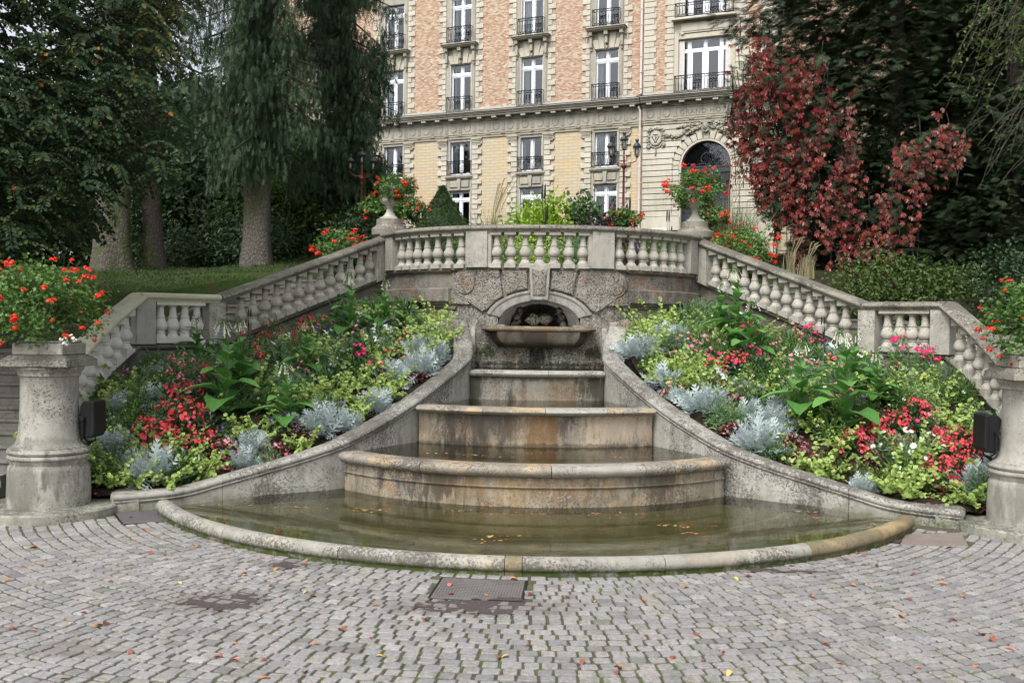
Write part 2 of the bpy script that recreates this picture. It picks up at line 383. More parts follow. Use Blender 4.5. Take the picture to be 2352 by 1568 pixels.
c = k.mix(k.math('MULTIPLY', k.mr(k.noise(p, 2.6, 6, .65), .46, .60), k.mr(k.noise(p, 45, 4), .35, .55)), c, (.075, .105, .025))
c = k.mix(k.math('MULTIPLY', mud(k, X, Y, p), .8), c, (.06, .05, .045))
M_joint = k.done(k.bsdf(c, .95, k.bump(k.noise(p, 90, 5, .8), .8, .01), .15))
k = N('soil'); p = k.pos()
c = k.mix(k.mr(k.noise(p, 18, 6, .7), .35, .7), (.018, .014, .010), (.055, .042, .030))
M_soil = k.done(k.bsdf(c, .95, k.bump(k.noise(p, 30, 6, .8), 1, .03), .1))
k = N('terrain'); p = k.pos(); X, Y, Z = k.xyz(p)[:3]
gmask = k.mr(k.noise(p, .8, 5, .6), .35, .6)
grass_c = k.mix(k.mr(k.noise(p, 9, 6, .7), .35, .65), (.026, .052, .012), (.048, .080, .020))
grass_c = k.mix(k.math('MULTIPLY', k.mr(k.noise(p, 1.6, 5, .7), .50, .64), .8), grass_c, (.070, .050, .028))
lawn = k.math('MULTIPLY', k.mr(X, -5.2, -5.8), k.mr(Y, 33, 31))
c = k.mix(lawn, k.mix(k.mr(k.noise(p, 5, 5), .35, .65), (.020, .018, .012), (.035, .040, .016)), grass_c)
M_ter = k.done(k.bsdf(c, .95, k.bump(k.noise(p, 60, 5, .8), 1, .03), .1))
# water : clear film over the basin floor, mirror at grazing angles
k = N('pool_water'); p = k.pos()
gl = k.n('ShaderNodeBsdfGlossy'); gl.inputs['Roughness'].default_value = .03
rp = k.bump(k.math('ADD', k.noise(k.mapping(p, (1, 2.2, 1)), 3.5, 3), k.math('MULTIPLY', k.noise(p, 14, 2), .25)), .06, .02); k.l(rp, gl.inputs['Normal'])
tr = k.n('ShaderNodeBsdfTransparent'); tr.inputs[0].default_value = (.80, .81, .66, 1)
fr = k.n('ShaderNodeFresnel'); fr.inputs['IOR'].default_value = 1.65
mx = k.n('ShaderNodeMixShader'); k.l(fr.outputs[0], mx.inputs[0]); k.l(tr.outputs[0], mx.inputs[1]); k.l(gl.outputs[0], mx.inputs[2])
M_water = k.done(mx.outputs[0])
k = N('basin_floor'); p = k.pos(); X, Y, Z = k.xyz(p)[:3]
c = k.mix(k.mr(k.noise(p, 1.6, 5, .6), .35, .65), (.13, .125, .055), (.22, .21, .125))
c = k.mix(k.mr(k.noise(k.mapping(p, (1, 1.6, 1)), 9, 5, .7), .56, .66, 0, .75), c, (.035, .028, .012))
rr = ell(k, X, Y, 0, 16.65, 1, 1)
for r0, wd in ((5.02, .045), (5.45, .03), (4.2, .03)):
    c = k.mix(k.math('MULTIPLY', k.mr(k.math('ABSOLUTE', k.math('SUBTRACT', k.math('ADD', rr, k.mr(k.noise(p, 1.5, 2), .3, .7, -.05, .05)), r0)), wd, wd*.4), .7), c, (.30, .29, .21))
c = k.mix(k.mr(rr, 5.05, 5.12, 0, .45), c, (.20, .20, .12))
M_floor = k.done(k.bsdf(c, .8, None, .2))
M_iron = plain('black_cast_iron', (.009, .009, .011), .5, .0, .25, .3, .2, 40)
M_steel = None

# ============================================================ GROUND, TERRAIN
CEN = (0.0, 16.65); RIM = 5.92
LP = [(11, 0), (13.8, 0), (17.4, 2.05), (19.5, 3.0), (24, 3.72), (28, 4.12), (33, 4.35), (45, 5.6), (60, 6.6), (90, 7.5)]
CP = [(24.4, 3.86), (27, 4.2), (33, 5.0), (40, 6.1), (46, 7.1), (60, 7.3), (90, 7.5)]
def terrain(x, y, hi=None):
    l = np.interp(y, *zip(*LP)); c_ = np.interp(y, *zip(*CP))
    t = min(1, max(0, (10-abs(x))/2.5)); t = t*t*(3-2*t)
    if y < 24.4: return l if (hi if hi is not None else abs(x) > np.interp(y, [13, 18, 20.9, 21.6, 24.9], [10.5, 10.45, 10.2, 8.5, 6.3])) else -.08
    return l*(1-t)+c_*t
xs = np.r_[np.linspace(-90, -22, 12), np.linspace(-20, -11, 14), -10.42, -10.38, np.linspace(-10, 10, 30), 10.38, 10.42, np.linspace(11, 20, 14), np.linspace(22, 90, 12)]
ys = np.r_[-30, 0, 8, 11, 12.5, np.linspace(13.5, 24.35, 20), 24.41, np.linspace(25, 48, 26), 55, 65, 80, 120, 300]
V = []; F = []
def xb(y): return float(np.interp(y, [13, 18, 20.9, 21.6, 24.9], [10.5, 10.45, 10.2, 8.5, 6.3]))
for y in ys:
    for x in xs:
        b0_ = xb(y); ax = abs(x); hi_ = ax > 10.4
        x = math.copysign(ax*b0_/10.4 if not hi_ else b0_+(ax-10.4)*(90-b0_)/(90-10.4), x)
        z = terrain(x, y, hi_)
        V.append((x, y, z-.09 if z <= 0 else z+.05*math.sin(x*1.3+y)*math.sin(y*.9)))
nx = len(xs)
for j in range(len(ys)-1):
    for i in range(nx-1): F.append((j*nx+i, j*nx+i+1, (j+1)*nx+i+1, (j+1)*nx+i))
tag(np_obj('ground', V, F, M_ter, smooth=True), kind='structure')
# joint bed under the setts (reaches well behind the camera)
mb = MB(); mb.b2(-30, 30, -28, 14.6, -.06, -.011); tag(mb.build('paving_bed', M_joint), kind='structure')
mb = MB()
holes = []
def quadhole(pts): holes.append([tuple(at_h(x, y, 0)[:2]) for x, y in pts])
GR1 = [(1017, 1326), (1208, 1334), (1197, 1382), (986, 1373)]      # drain cover in front
GR2 = [(263, 1177), (368, 1172), (394, 1196), (283, 1203)]      # small cover by the left plinth
GR3 = [(2078, 1226), (2208, 1222), (2226, 1254), (2066, 1250)]   # cement patch right
for g in (GR1, GR2, GR3): quadhole(g)
def inhole(x, y, grow=1.06):
    for h in holes:
        cx = sum(a for a, b in h)/4; cy = sum(b for a, b in h)/4; ok = True; s0 = None
        for i in range(4):
            a = h[i]; b = h[(i+1) % 4]; a = (cx+(a[0]-cx)*grow, cy+(a[1]-cy)*grow); b = (cx+(b[0]-cx)*grow, cy+(b[1]-cy)*grow)
            s = (b[0]-a[0])*(y-a[1])-(b[1]-a[1])*(x-a[0])
            if s0 is None: s0 = s > 0
            elif (s > 0) != s0: ok = False
        if ok: return True
    return False
rr = RIM+.10; row = 0
while rr < 12.6:
    wr = .142+rnd.uniform(-.008, .008)
    a = -PI*.47+rnd.uniform(0, .02); a1 = PI*.47
    while a < a1:
        wt = .152*rnd.uniform(.86, 1.20); da = wt/rr
        wob = .02*math.sin(a*9+row*.3)
        pc = rr+wr/2+wob; x0 = CEN[0]+pc*math.sin(a+da/2); y0 = CEN[1]-pc*math.cos(a+da/2)
        if 3.2 < y0 < 14.6 and abs(x0) < 9.5 and not inhole(x0, y0) and math.hypot(abs(x0)-6.72, y0-13.6) > .93 and not (abs(x0) > 5.0 and y0 > 13.62-.12*(abs(x0)-5)) and not (y0 > 13.2 and abs(x0) > 7.4 and y0 > 14.0):
            g = .009+rnd.uniform(0, .007); th = rnd.uniform(-.05, .05); hz = rnd.uniform(-.005, .004)
            hx, hy = wt/2-g, wr/2-g; ch = rnd.uniform(.10, .24)
            tx, ty = rnd.uniform(-.03, .03), rnd.uniform(-.03, .03)
            ring = []
            for sx_, sy_ in ((-1, -1), (1, -1), (1, 1), (-1, 1)):
                qx, qy = sx_*hx*rnd.uniform(.93, 1.07), sy_*hy*rnd.uniform(.90, 1.10)
                pa = (qx*(1-ch), qy); pb = (qx, qy*(1-ch))
                ring += [pb, pa] if sx_*sy_ > 0 else [pa, pb]
            # order around
            ring.sort(key=lambda q: math.atan2(q[1], q[0]))
            ang = a+da/2+th; cs, sn = math.cos(ang), math.sin(ang)
            vs = []
            for lvl, scl, z in ((0, 1.06, -.03), (1, 1.0, -.003), (2, .93, .002)):
                for qx, qy in ring:
                    u, v_ = qx*scl, qy*scl
                    X_ = x0+u*cs-v_*sn*-1*-1; Y_ = y0+u*sn+v_*cs
                    vs.append((x0+u*cs-v_*sn, y0+u*sn+v_*cs, z+hz+(qx*tx+qy*ty)*(1 if lvl else 0)))
            fs = [(i, (i+1) % 8, 8+(i+1) % 8, 8+i) for i in range(8)]+[(8+i, 8+(i+1) % 8, 16+(i+1) % 8, 16+i) for i in range(8)]+[tuple(range(16, 24))]
            mb.add(vs, fs)
        a += da
    rr += wr; row += 1
tag(mb.build('cobbled_paving', M_sett, smooth=False), kind='structure')
# dried mud lying over the stones
k = N('mud'); p = k.pos(); M_mud = k.done(k.bsdf(k.mix(k.mr(k.noise(p, 25, 6, .7), .3, .7), (.040, .032, .030), (.095, .080, .075)), .9, k.bump(k.noise(p, 60, 6, .8), .9, .012), .2))
V = []; F = []; cell = .012
q_ = random.Random(4); PH = [q_.uniform(0, 6) for _ in range(12)]
def fbm(x, y): return sum(math.sin(x*f+PH[i]+2*math.sin(y*f*.7+PH[i+1]))*math.cos(y*f*1.1+PH[i+2])/(1+i*.5) for i, f in enumerate((3.1, 7.3, 15, 29, 51)))/2.6
for cx, cy, rx, ry in MUD[:4]+MUD[5:]:
    nx_ = int(rx*1.6/cell); ny_ = int(ry*1.6/cell)
    for i in range(-nx_, nx_):
        for j in range(-ny_, ny_):
            x, y = cx+i*cell, cy+j*cell; e = math.hypot((x-cx)/rx, (y-cy)/ry)
            if e+.55*fbm(x, y) < .62 and (cy == MUD[1][1] or not inhole(x, y, 1.02)):
                b0 = len(V); z = .0035+.0012*fbm(x*2, y*2)+(.0085 if inhole(x, y, 1.03) else 0); V += [(x, y, z), (x+cell, y, z), (x+cell, y+cell, z), (x, y+cell, z)]; F.append((b0, b0+1, b0+2, b0+3))
tag(np_obj('mud', V, F, M_mud), kind='structure')
# covers
def cover(px, name, label, cat, mat_, frame=None, lift=.004, pattern=True):
    q = [np.array(at_h(x, y, 0)) for x, y in px]; c0 = sum(q)/4; t = thing(name, label, cat, (c0[0], c0[1], 0))
    L = [p_-c0 for p_ in q]
    def plate(s, z0, z1, m_, nm):
        b = MB(); vs = [(*(l[:2]*s), z0) for l in L]+[(*(l[:2]*s), z1) for l in L]
        vs = [(float(a), float(b_), float(c__)) for a, b_, c__ in vs]
        b.add(vs, [(3, 2, 1, 0), (4, 5, 6, 7)]+[(i, (i+1) % 4, (i+1) % 4+4, i+4) for i in range(4)]); return b.build(nm, m_, t, bevel=.004)
    if frame: plate(1.05, -.03, lift-.004, frame, 'frame')
    plate(.985, -.02, lift, mat_, 'plate')
    return t
def treadmat(name, dirt):
    k = N(name); p = k.pos(); n_ = k.mapping(p, (1, 1, 1), rot=(0, 0, .1))
    v = k.voro(n_, 34, 'F1', 'Distance', 0.0); st = k.mr(v, .28, .18)
    c = k.mix(k.mr(k.noise(p, 3, 5, .7), .40, .60, 0, dirt), (.105, .098, .10), (.065, .055, .052))
    c = k.mix(k.math('MULTIPLY', st, .5), c, (.17, .155, .14))
    return k.done(k.bsdf(c, .5, k.bump(st, .6, .006), .5, .2))
DC = cover(GR1, 'drain_cover', 'rectangular studded metal drain cover half buried in mud in front of the basin', 'drain cover', treadmat('tread_iron', .8), M_iron, .006)
qd = [np.array(at_h(x, y, 0)) for x, y in GR1]; k_ = MB()
for i in range(30):
    for j in range(13):
        u, v = (i+.7)/30.4, (j+.7)/13.4; p_ = (qd[0]*(1-u)+qd[1]*u)*(1-v)+(qd[3]*(1-u)+qd[2]*u)*v-np.array([DC.location.x, DC.location.y, 0])
        k_.box((p_[0], p_[1], .0075), (.019, .012, .005), 0)
k_.build('studs', plain('worn_stud_iron', (.21, .195, .17), .5, .3, .5), DC)
cover(GR2, 'drain_cover', 'small wet studded metal cover tucked against the left curb of the basin', 'drain cover', treadmat('tread_iron_wet', .3), M_iron, .006)
cover(GR3, 'concrete_patch', 'rough brown concrete slab by the right curb corner', 'concrete slab', stone('patch_concrete', (.17, .14, .12), (.22, .19, .17), grime=.4, streak=0, topdark=.0), None, .002)
# ============================================================ CASCADE FOUNTAIN
def arcpts(cx, cy, R, a0, a1, n, z=0.0): return [(cx+R*math.sin(rad(a0+(a1-a0)*i/n)), cy-R*math.cos(rad(a0+(a1-a0)*i/n)), z) for i in range(n+1)]
FT = thing('cascade_fountain', 'stepped stone cascade fountain with half-round pools, niche and shelf basin in the middle', 'fountain', (0, 14.5, 0))
OFF = Vector((0, -14.5, 0))
def fb(mb, name, m, parent=FT, **kw):
    """mesh written in world coordinates under the fountain's empty"""
    o = mb.build(name, m, parent, **kw)
    # keep world positions: shift mesh into parent's frame
    pl = Vector((0, 0, 0)); q = parent
    while q is not None: pl += q.location; q = q.parent
    o.data.transform(Matrix.Translation(-pl)); return o
# --- bottom pool rim (torus roll on a plinth), in separate stones
def circ(c0, front, ends_x, ends_y):
    s = ends_y-front; R_ = (ends_x**2+s*s)/(2*s); return R_, front+R_
rimprof = [(.11, -.05), (.11, .035), (.135, .045), (.145, .075), (.135, .115), (.10, .145), (.05, .155), (0, .15), (-.05, .13), (-.08, .10), (-.085, .03), (-.085, -.10)]
rimprof = [(a*1.12-.02, b*1.24) for a, b in rimprof]
edges = [-60.0, -52, -38, -20.5, -2.2, -.4, 14.5, 33, 50, 58.5]
S_rim2 = stone('rim_stone_algae', (.155, .125, .07), (.20, .17, .105), grime=.5, streak=.3, moss=.9, mossh=.1, warm=.5, lichen=.2, topdark=.0)
for i in range(len(edges)-1):
    a0, a1 = edges[i], edges[i+1]
    mb = MB(); mb.sweep(rimprof, arcpts(0, CEN[1], RIM-.02, a0+.03, a1-.03, max(2, int((a1-a0)*.7))), side=1)
    fb(mb, 'rim_stone', S_rim2 if i in (7, 8, 4) else S_rim, auto=50)
# --- pool floor
mb = MB(); pts = arcpts(0, CEN[1], RIM-.05, -61, 61, 40); n = len(pts)
mb.add([(x, y, .0) for x, y, z in pts]+[(0, 17.0, 0)], [(i, i+1, n) for i in range(n-1)]); fb(mb, 'basin_floor', M_floor)
# --- tiers: (front y at centre, x end, y end, base z, lip z, water z behind, lip overhang, thickness)
def tierpath(front, ex, ey, n=24, z=0.0):
    R_, cy = circ(0, front, ex, ey); a = math.degrees(math.asin(ex/R_)); return arcpts(0, cy, R_, -a, a, n, z)
TI = [dict(f=14.13, ex=2.93, ey=15.36, z0=-.1, z1=.69, back=1.1, th=.17, ov=.12, w=.42, gap=(-.35, .2)),
      dict(f=16.56, ex=1.99, ey=16.98, z0=.45, z1=1.30, back=.6, th=.115, ov=.13, w=.40, gap=None),
      dict(f=18.82, ex=1.27, ey=18.98, z0=1.05, z1=1.82, back=.5, th=.115, ov=.10, w=.40, gap=None)]
lipm = [S_lip, stone('lip_stone_mottled', (.17, .15, .115), (.34, .31, .26), grime=.7, streak=.2, rust=.2, warm=.8, lichen=.7, topdark=.2), stone('lip_stone_pale', (.27, .26, .225), (.35, .335, .30), grime=.8, streak=.1, moss=.1, topdark=.2)]
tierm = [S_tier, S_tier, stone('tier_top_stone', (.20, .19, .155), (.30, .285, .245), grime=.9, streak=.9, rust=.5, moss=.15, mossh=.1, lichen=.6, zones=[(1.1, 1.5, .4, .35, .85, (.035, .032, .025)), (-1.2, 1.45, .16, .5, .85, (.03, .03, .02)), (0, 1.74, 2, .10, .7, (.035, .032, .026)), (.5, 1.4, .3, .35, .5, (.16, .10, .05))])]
for ti, T in enumerate(TI):
    tp = empty('cascade_tier', (0, T['f'], 0)); tp.parent = FT; tp.location = (0, T['f']-14.5, 0)
    th, ov, wd = T['th'], T['ov'], T['w']
    path = tierpath(T['f'], T['ex'], T['ey'])
    mb = MB(); z1 = T['z1']
    if ti == 0: face = [(-.3, T['z0'], 'abs'), (0, T['z0'], 'abs'), (0, z1-.33, 'abs'), (.022, z1-.325, 'abs'), (.03, z1-.31, 'abs'), (.012, z1-.295, 'abs'), (.012, z1-th, 'abs'), (-.3, z1-th, 'abs')]
    else: face = [(-.3, T['z0'], 'abs'), (0, T['z0'], 'abs'), (0, z1-th-.06, 'abs'), (.03, z1-th, 'abs'), (-.3, z1-th, 'abs')]
    mb.sweep(face, path, side=1); fb(mb, 'face', tierm[ti], tp, auto=40)
    if ti == 0: lp = [(-.3, -th), (.03, -th), (.08, -th*.86), (.115, -th*.62), (.125, -th*.4), (.115, -th*.2), (.08, -.012), (.03, 0), (-.24, 0), (-.3, -.03)]
    else: lp = [(-.3, -th), (.06, -th), (.075, -th*.95), (ov, -th*.62), (ov+.005, -th*.5), (ov-.02, -th*.28), (.05, 0), (-.28, 0), (-.3, -.02)]
    path2 = tierpath(T['f'], T['ex'], T['ey'], 24, z1)
    if ti == 2: segs = [(0, 14), (14, 24)]
    elif ti == 1: segs = [(0, 7), (7, 13), (13, 19), (19, 24)]
    else: segs = [(0, 6), (6, 13), (13, 18), (18, 24)]
    for a, b in segs:
        pp = [np.array(p) for p in path2[a:b+1]]
        for e, q in ((0, 1), (-1, -2)):
            d = pp[q]-pp[e]; pp[e] = pp[e]+d/np.linalg.norm(d)*.003
        mb = MB(); mb.sweep(lp, pp, side=1); fb(mb, 'lip_stone', lipm[(ti*0+(a//6)) % 3] if ti < 2 else lipm[2], tp, auto=50)
# basin floors + water behind the lips (structure: water)
def sheet(name, front_path, backpts, z, m, kind=None, parent=None, drop=0.0):
    pts = [(x, y, z) for x, y, _ in front_path]+[(x, y, z) for x, y in backpts]
    b = MB(); b.add(pts, [tuple(range(len(pts)))]); o = b.build(name, m)
    if kind: tag(o, kind=kind)
    return o
WY = [(1.30, 18.95), (1.62, 18.0), (2.02, 17.05), (2.45, 16.2), (2.98, 15.42), (3.5, 15.02), (4.07, 14.68), (4.6, 14.35), (5.02, 14.08)]   # plan of the side wall's inner face
back1 = [(2.02, 17.05), (0, 16.7), (-2.02, 17.05)]
sheet('water', [(x, y, 0) for x, y, _ in arcpts(0, CEN[1], RIM-.06, -59.5, 59.5, 50)], [(4.07, 14.72), (2.9, 15.55), (-2.9, 15.55), (-4.07, 14.72)], .095, M_water, 'structure')
for T, back, wz, fl in ((TI[0], [(2.98, 15.5), (2.0, 17.2), (-2.0, 17.2), (-2.98, 15.5)], .655, .42), (TI[1], [(2.04, 17.1), (1.28, 19.1), (-1.28, 19.1), (-2.04, 17.1)], 1.265, 1.0), (TI[2], [(1.35, 19.1), (1.5, 21.4), (-1.5, 21.4), (-1.35, 19.1)], 1.79, 1.5)):
    fp = [(x, y+.25, 0) for x, y, _ in tierpath(T['f'], T['ex']-.03, T['ey'])]
    b = MB(); pts = [(x, y, wz) for x, y, _ in fp]+[(x, y, wz) for x, y in back]; b.add(pts, [tuple(range(len(pts)))])
    tag(b.build('water', M_water), kind='structure')
    b = MB(); b.add([(x, y, fl) for x, y, _ in pts], [tuple(range(len(pts)))]); fb(b, 'basin_floor', M_floor)
# --- side walls with rolled coping and scroll end
WT = [(1.5, 21.3, 2.60), (1.52, 21.25, 2.62), (1.52, 20.9, 2.74), (1.50, 20.55, 2.76), (1.46, 20.2, 2.68), (1.38, 19.85, 2.50), (1.31, 19.5, 2.30), (1.28, 19.0, 2.10), (1.42, 18.5, 1.93), (1.62, 17.95, 1.74), (2.00, 17.08, 1.42), (2.45, 16.25, 1.12), (2.95, 15.50, .86), (3.5, 15.05, .68), (4.05, 14.72, .53), (4.55, 14.43, .40), (4.98, 14.17, .29), (5.4, 13.93, .255), (5.85, 13.68, .25)]
wallprof = [(-.005, -.35, 'abs'), (-.005, -.145), (.012, -.135), (.022, -.115), (.005, -.10), (.02, -.085), (.034, -.06), (.028, -.03), (.005, -.008), (-.05, .004), (-.20, .004), (-.30, -.012), (-.335, -.05), (-.34, -.10), (-.33, -.35, 'abs')]
for sx in (-1, 1):
    pth = smoothpath([(sx*x, y, z) for x, y, z in WT[1:]], 80)
    wl = empty('side_wall'); wl.parent = FT
    cuts = [0, 28, 44, 56, len(pth)-1]
    for a, b in zip(cuts[:-1], cuts[1:]):
        mb = MB(); pp = [q.copy() for q in pth[a:b+1]]
        for e, q in ((0, 1), (-1, -2)):
            d = pp[q]-pp[e]; pp[e] = pp[e]+d/np.linalg.norm(d)*.0035
        mb.sweep(wallprof, pp, side=sx)
        fb(mb, 'wall_stone', S_side, wl, auto=45)
    # return of the plinth round the pedestal foot
    ex, ey = 5.85, 13.68
    rp = [(sx*ex, ey, .25), (sx*(ex+.10), ey+.22, .25), (sx*(ex+.16), ey+.45, .25), (sx*(ex+.40), ey+.70, .25), (sx*(ex+.8), ey+.86, .25), (sx*(ex+1.3), ey+.92, .25)]
    mb = MB(); mb.sweep(wallprof, smoothpath(rp, 20), side=sx); fb(mb, 'curb_return', S_side, wl, auto=45)
    # scroll (volute) standing against the back wall
    mb = MB(); prof = []
    for i in range(15):
        t = i/14; a = rad(-30+210*t); prof.append((.0, 0))
    sc_pts = [(19.95, 2.10), (19.95, 2.28), (20.05, 2.50), (20.2, 2.66), (20.4, 2.76), (20.62, 2.78), (20.85, 2.72), (21.2, 2.6), (21.35, 1.8), (19.95, 1.8)]
    def sf(x, y, z): return (y, x, z)
    x0, x1 = sx*1.33, sx*1.72
    vs = [(x0, y, z) for y, z in sc_pts]+[(x1+sx*.05, y, z) for y, z in sc_pts]; m_ = len(sc_pts)
    mb.add(vs, [tuple(range(m_)), tuple(range(2*m_-1, m_-1, -1))]+[(i, i+m_, (i+1) % m_+m_, (i+1) % m_) for i in range(m_)])
    mb = MB(); oc = [(1.50, 1.7), (1.50, 2.50)]+[(1.79-.29*math.cos(t), 2.50+.31*math.sin(t)) for t in np.linspace(.25, PI-.1, 9)]+[(2.10, 2.3), (2.16, 1.7)]
    mb.prism([(sx*x, z) for x, z in oc][::sx], 20.15, 21.45, f=lambda x, y, z: (x, y, z)); fb(mb, 'scroll', S_rough, wl, bevel=.05, seg=3)
    mb = MB(); P = [(sx*(1.60+.085*math.cos(t)), 20.13, 2.36+.27*math.sin(t)) for t in np.linspace(0, 2*PI, 20)]; mb.tube(P, .022, 6, cap=False); fb(mb, 'scroll_border', S_side, wl, smooth=True)
    mb = MB(); o2 = [(20.02, 2.20), (20.05, 2.40), (20.15, 2.55), (20.3, 2.60), (20.42, 2.5), (20.42, 2.2), (20.3, 2.05), (20.1, 2.05)]
    xa = sx*1.29; m_ = len(o2)
    vs = [(xa, y+.25, z+.06) for y, z in o2]+[(sx*1.40, y+.25, z+.06) for y, z in o2]
    mb.add(vs, [tuple(range(m_)), tuple(range(2*m_-1, m_-1, -1))]+[(i, i+m_, (i+1) % m_+m_, (i+1) % m_) for i in range(m_)])
    fb(mb, 'scroll_eye', S_side, wl, bevel=.02, seg=2)
# --- back wall (bent on the balcony's cylinder)
BR, BCY = 4.0, 25.2
def bend(x, y, z):
    """x = arc length, y = distance out towards the viewer (negative = into the wall)"""
    a = x/BR; r = BR+y; return (r*math.sin(a), BCY-r*math.cos(a), z)
def plate(mb, pts, y0, y1, inset=.02, mi=0):
    """bevelled raised panel on the bent wall, outline (x,z)"""
    n = len(pts); cx = sum(p[0] for p in pts)/n; cz = sum(p[1] for p in pts)/n
    def ins(p):
        d = math.hypot(p[0]-cx, p[1]-cz); s = max(.3, 1-inset*1.3/max(d, .05)); return (cx+(p[0]-cx)*s, cz+(p[1]-cz)*s)
    q = [ins(p) for p in pts]
    # tessellate long edges so the bend holds
    def dens(P):
        o = []
        for i in range(len(P)):
            a, b = P[i], P[(i+1) % len(P)]; m_ = max(1, int(abs(b[0]-a[0])/.12))
            m_ = 4 if m_ > 1 else m_
            for j in range(m_): o.append((a[0]+(b[0]-a[0])*j/m_, a[1]+(b[1]-a[1])*j/m_))
        return o
    n0 = [max(1, 4 if int(abs(pts[(i+1) % n][0]-pts[i][0])/.12) > 1 else 1) for i in range(n)]
    def dd(P):
        o = []
        for i in range(n):
            a, b = P[i], P[(i+1) % n]
            for j in range(n0[i]): o.append((a[0]+(b[0]-a[0])*j/n0[i], a[1]+(b[1]-a[1])*j/n0[i]))
        return o
    A, B = dd(pts), dd(q); m = len(A)
    vs = [bend(x, y0, z) for x, z in A]+[bend(x, y1-inset*.6, z) for x, z in A]+[bend(x, y1, z) for x, z in B]
    fs = [(i, (i+1) % m, m+(i+1) % m, m+i) for i in range(m)]+[(m+i, m+(i+1) % m, 2*m+(i+1) % m, 2*m+i) for i in range(m)]+[tuple(range(2*m, 3*m))]
    mb.add(vs, fs, mi)
# rough wall surface as a displaced grid with the oval opening
NA, NB_, NC = (.885, .53, 2.68), (1.18, .735, 2.68), 3.0
def rough(x, z):
    return .018*(math.sin(x*23+z*31)+math.sin(x*41-z*17+1)+math.sin(z*53+x*9))*.4+rnd.uniform(-.008, .008)
def grid_wall(x0, x1, z0, z1, y, step=.055, hole=None):
    b = MB(); nx = int((x1-x0)/step); nz = int((z1-z0)/step); idx = {}
    def vid(i, j):
        if (i, j) not in idx:
            x = x0+(x1-x0)*i/nx; z = z0+(z1-z0)*j/nz; idx[(i, j)] = len(b.v); b.v.append(bend(x, y+rough(x, z), z))
        return idx[(i, j)]
    for j in range(nz):
        for i in range(nx):
            xc = x0+(x1-x0)*(i+.5)/nx; zc = z0+(z1-z0)*(j+.5)/nz
            if hole and hole(xc, zc): continue
            b.f.append((vid(i, j), vid(i+1, j), vid(i+1, j+1), vid(i, j+1))); b.mi.append(0)
    return b
wall = empty('back_wall'); wall.parent = FT
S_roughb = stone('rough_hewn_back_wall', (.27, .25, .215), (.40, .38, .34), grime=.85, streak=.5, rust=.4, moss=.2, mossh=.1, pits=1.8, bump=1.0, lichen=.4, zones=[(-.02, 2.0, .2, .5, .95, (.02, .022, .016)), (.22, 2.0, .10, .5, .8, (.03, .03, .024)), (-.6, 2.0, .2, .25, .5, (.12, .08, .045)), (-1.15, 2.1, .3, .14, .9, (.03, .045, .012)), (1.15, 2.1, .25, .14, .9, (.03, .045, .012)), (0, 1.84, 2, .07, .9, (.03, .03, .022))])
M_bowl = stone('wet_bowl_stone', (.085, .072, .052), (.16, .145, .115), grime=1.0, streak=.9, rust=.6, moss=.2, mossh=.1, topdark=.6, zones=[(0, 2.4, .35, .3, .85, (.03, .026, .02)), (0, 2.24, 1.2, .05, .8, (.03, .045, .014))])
b = grid_wall(-2.0, 2.0, 1.5, 3.95, 0, hole=lambda x, z: (z > 2.62 and (x/.90)**2+((z-2.68)/.53)**2 < 1) or (abs(x) < .87 and 2.55 < z < 2.72))
fb(b, 'rough_face', S_roughb, wall, smooth=True)
# archivolt ring (smooth), splayed reveal and dark grotto
def ell_(a, b_, t): return (a*math.cos(t), 2.68+b_*math.sin(t))
mb = MB(); n = 32
rings = [(1.19, .745, -.06), (1.19, .745, .035), (1.15, .715, .06), (1.10, .685, .055), (1.085, .675, .035), (.91, .535, .035), (.885, .515, .02), (.885, .515, -.02), (.80, .50, -.36), (.72, .47, -.45)]
vs = []
for r_, (a, b_, y) in enumerate(rings):
    for i in range(n+1):
        t0 = rad(19) if r_ < 7 else 0; x, z = ell_(a, b_, t0+(PI-2*t0)*i/n); vs.append(bend(x, y, z))
fs = [(r*(n+1)+i, r*(n+1)+i+1, (r+1)*(n+1)+i+1, (r+1)*(n+1)+i) for r in range(len(rings)-1) for i in range(n) if r != 6]
fs += [tuple(r*(n+1)+e for r in range(7)) for e in (0, n)]
# jamb below springing
mb.add(vs, fs); fb(mb, 'niche_arch', S_smooth, wall, auto=35)
for s_ in (-1, 1):
    mb = MB(); mb.prism([(s_*.74, 2.52), (s_*.74, 2.69), (s_*.90, 2.69), (s_*.90, 2.52)], -.45, .02, f=bend); fb(mb, 'niche_jamb', S_smooth, wall)
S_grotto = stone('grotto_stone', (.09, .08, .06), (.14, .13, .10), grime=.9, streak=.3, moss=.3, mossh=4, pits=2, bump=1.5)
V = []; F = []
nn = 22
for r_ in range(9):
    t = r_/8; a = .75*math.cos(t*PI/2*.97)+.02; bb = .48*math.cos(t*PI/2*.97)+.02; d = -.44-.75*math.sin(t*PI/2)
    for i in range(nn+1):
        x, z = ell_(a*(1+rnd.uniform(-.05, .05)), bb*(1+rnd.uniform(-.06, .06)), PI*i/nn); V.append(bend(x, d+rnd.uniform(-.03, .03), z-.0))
mb = MB(); mb.add(V, [(r_*(nn+1)+i, r_*(nn+1)+i+1, (r_+1)*(nn+1)+i+1, (r_+1)*(nn+1)+i) for r_ in range(8) for i in range(nn)]); fb(mb, 'grotto', S_grotto, wall)
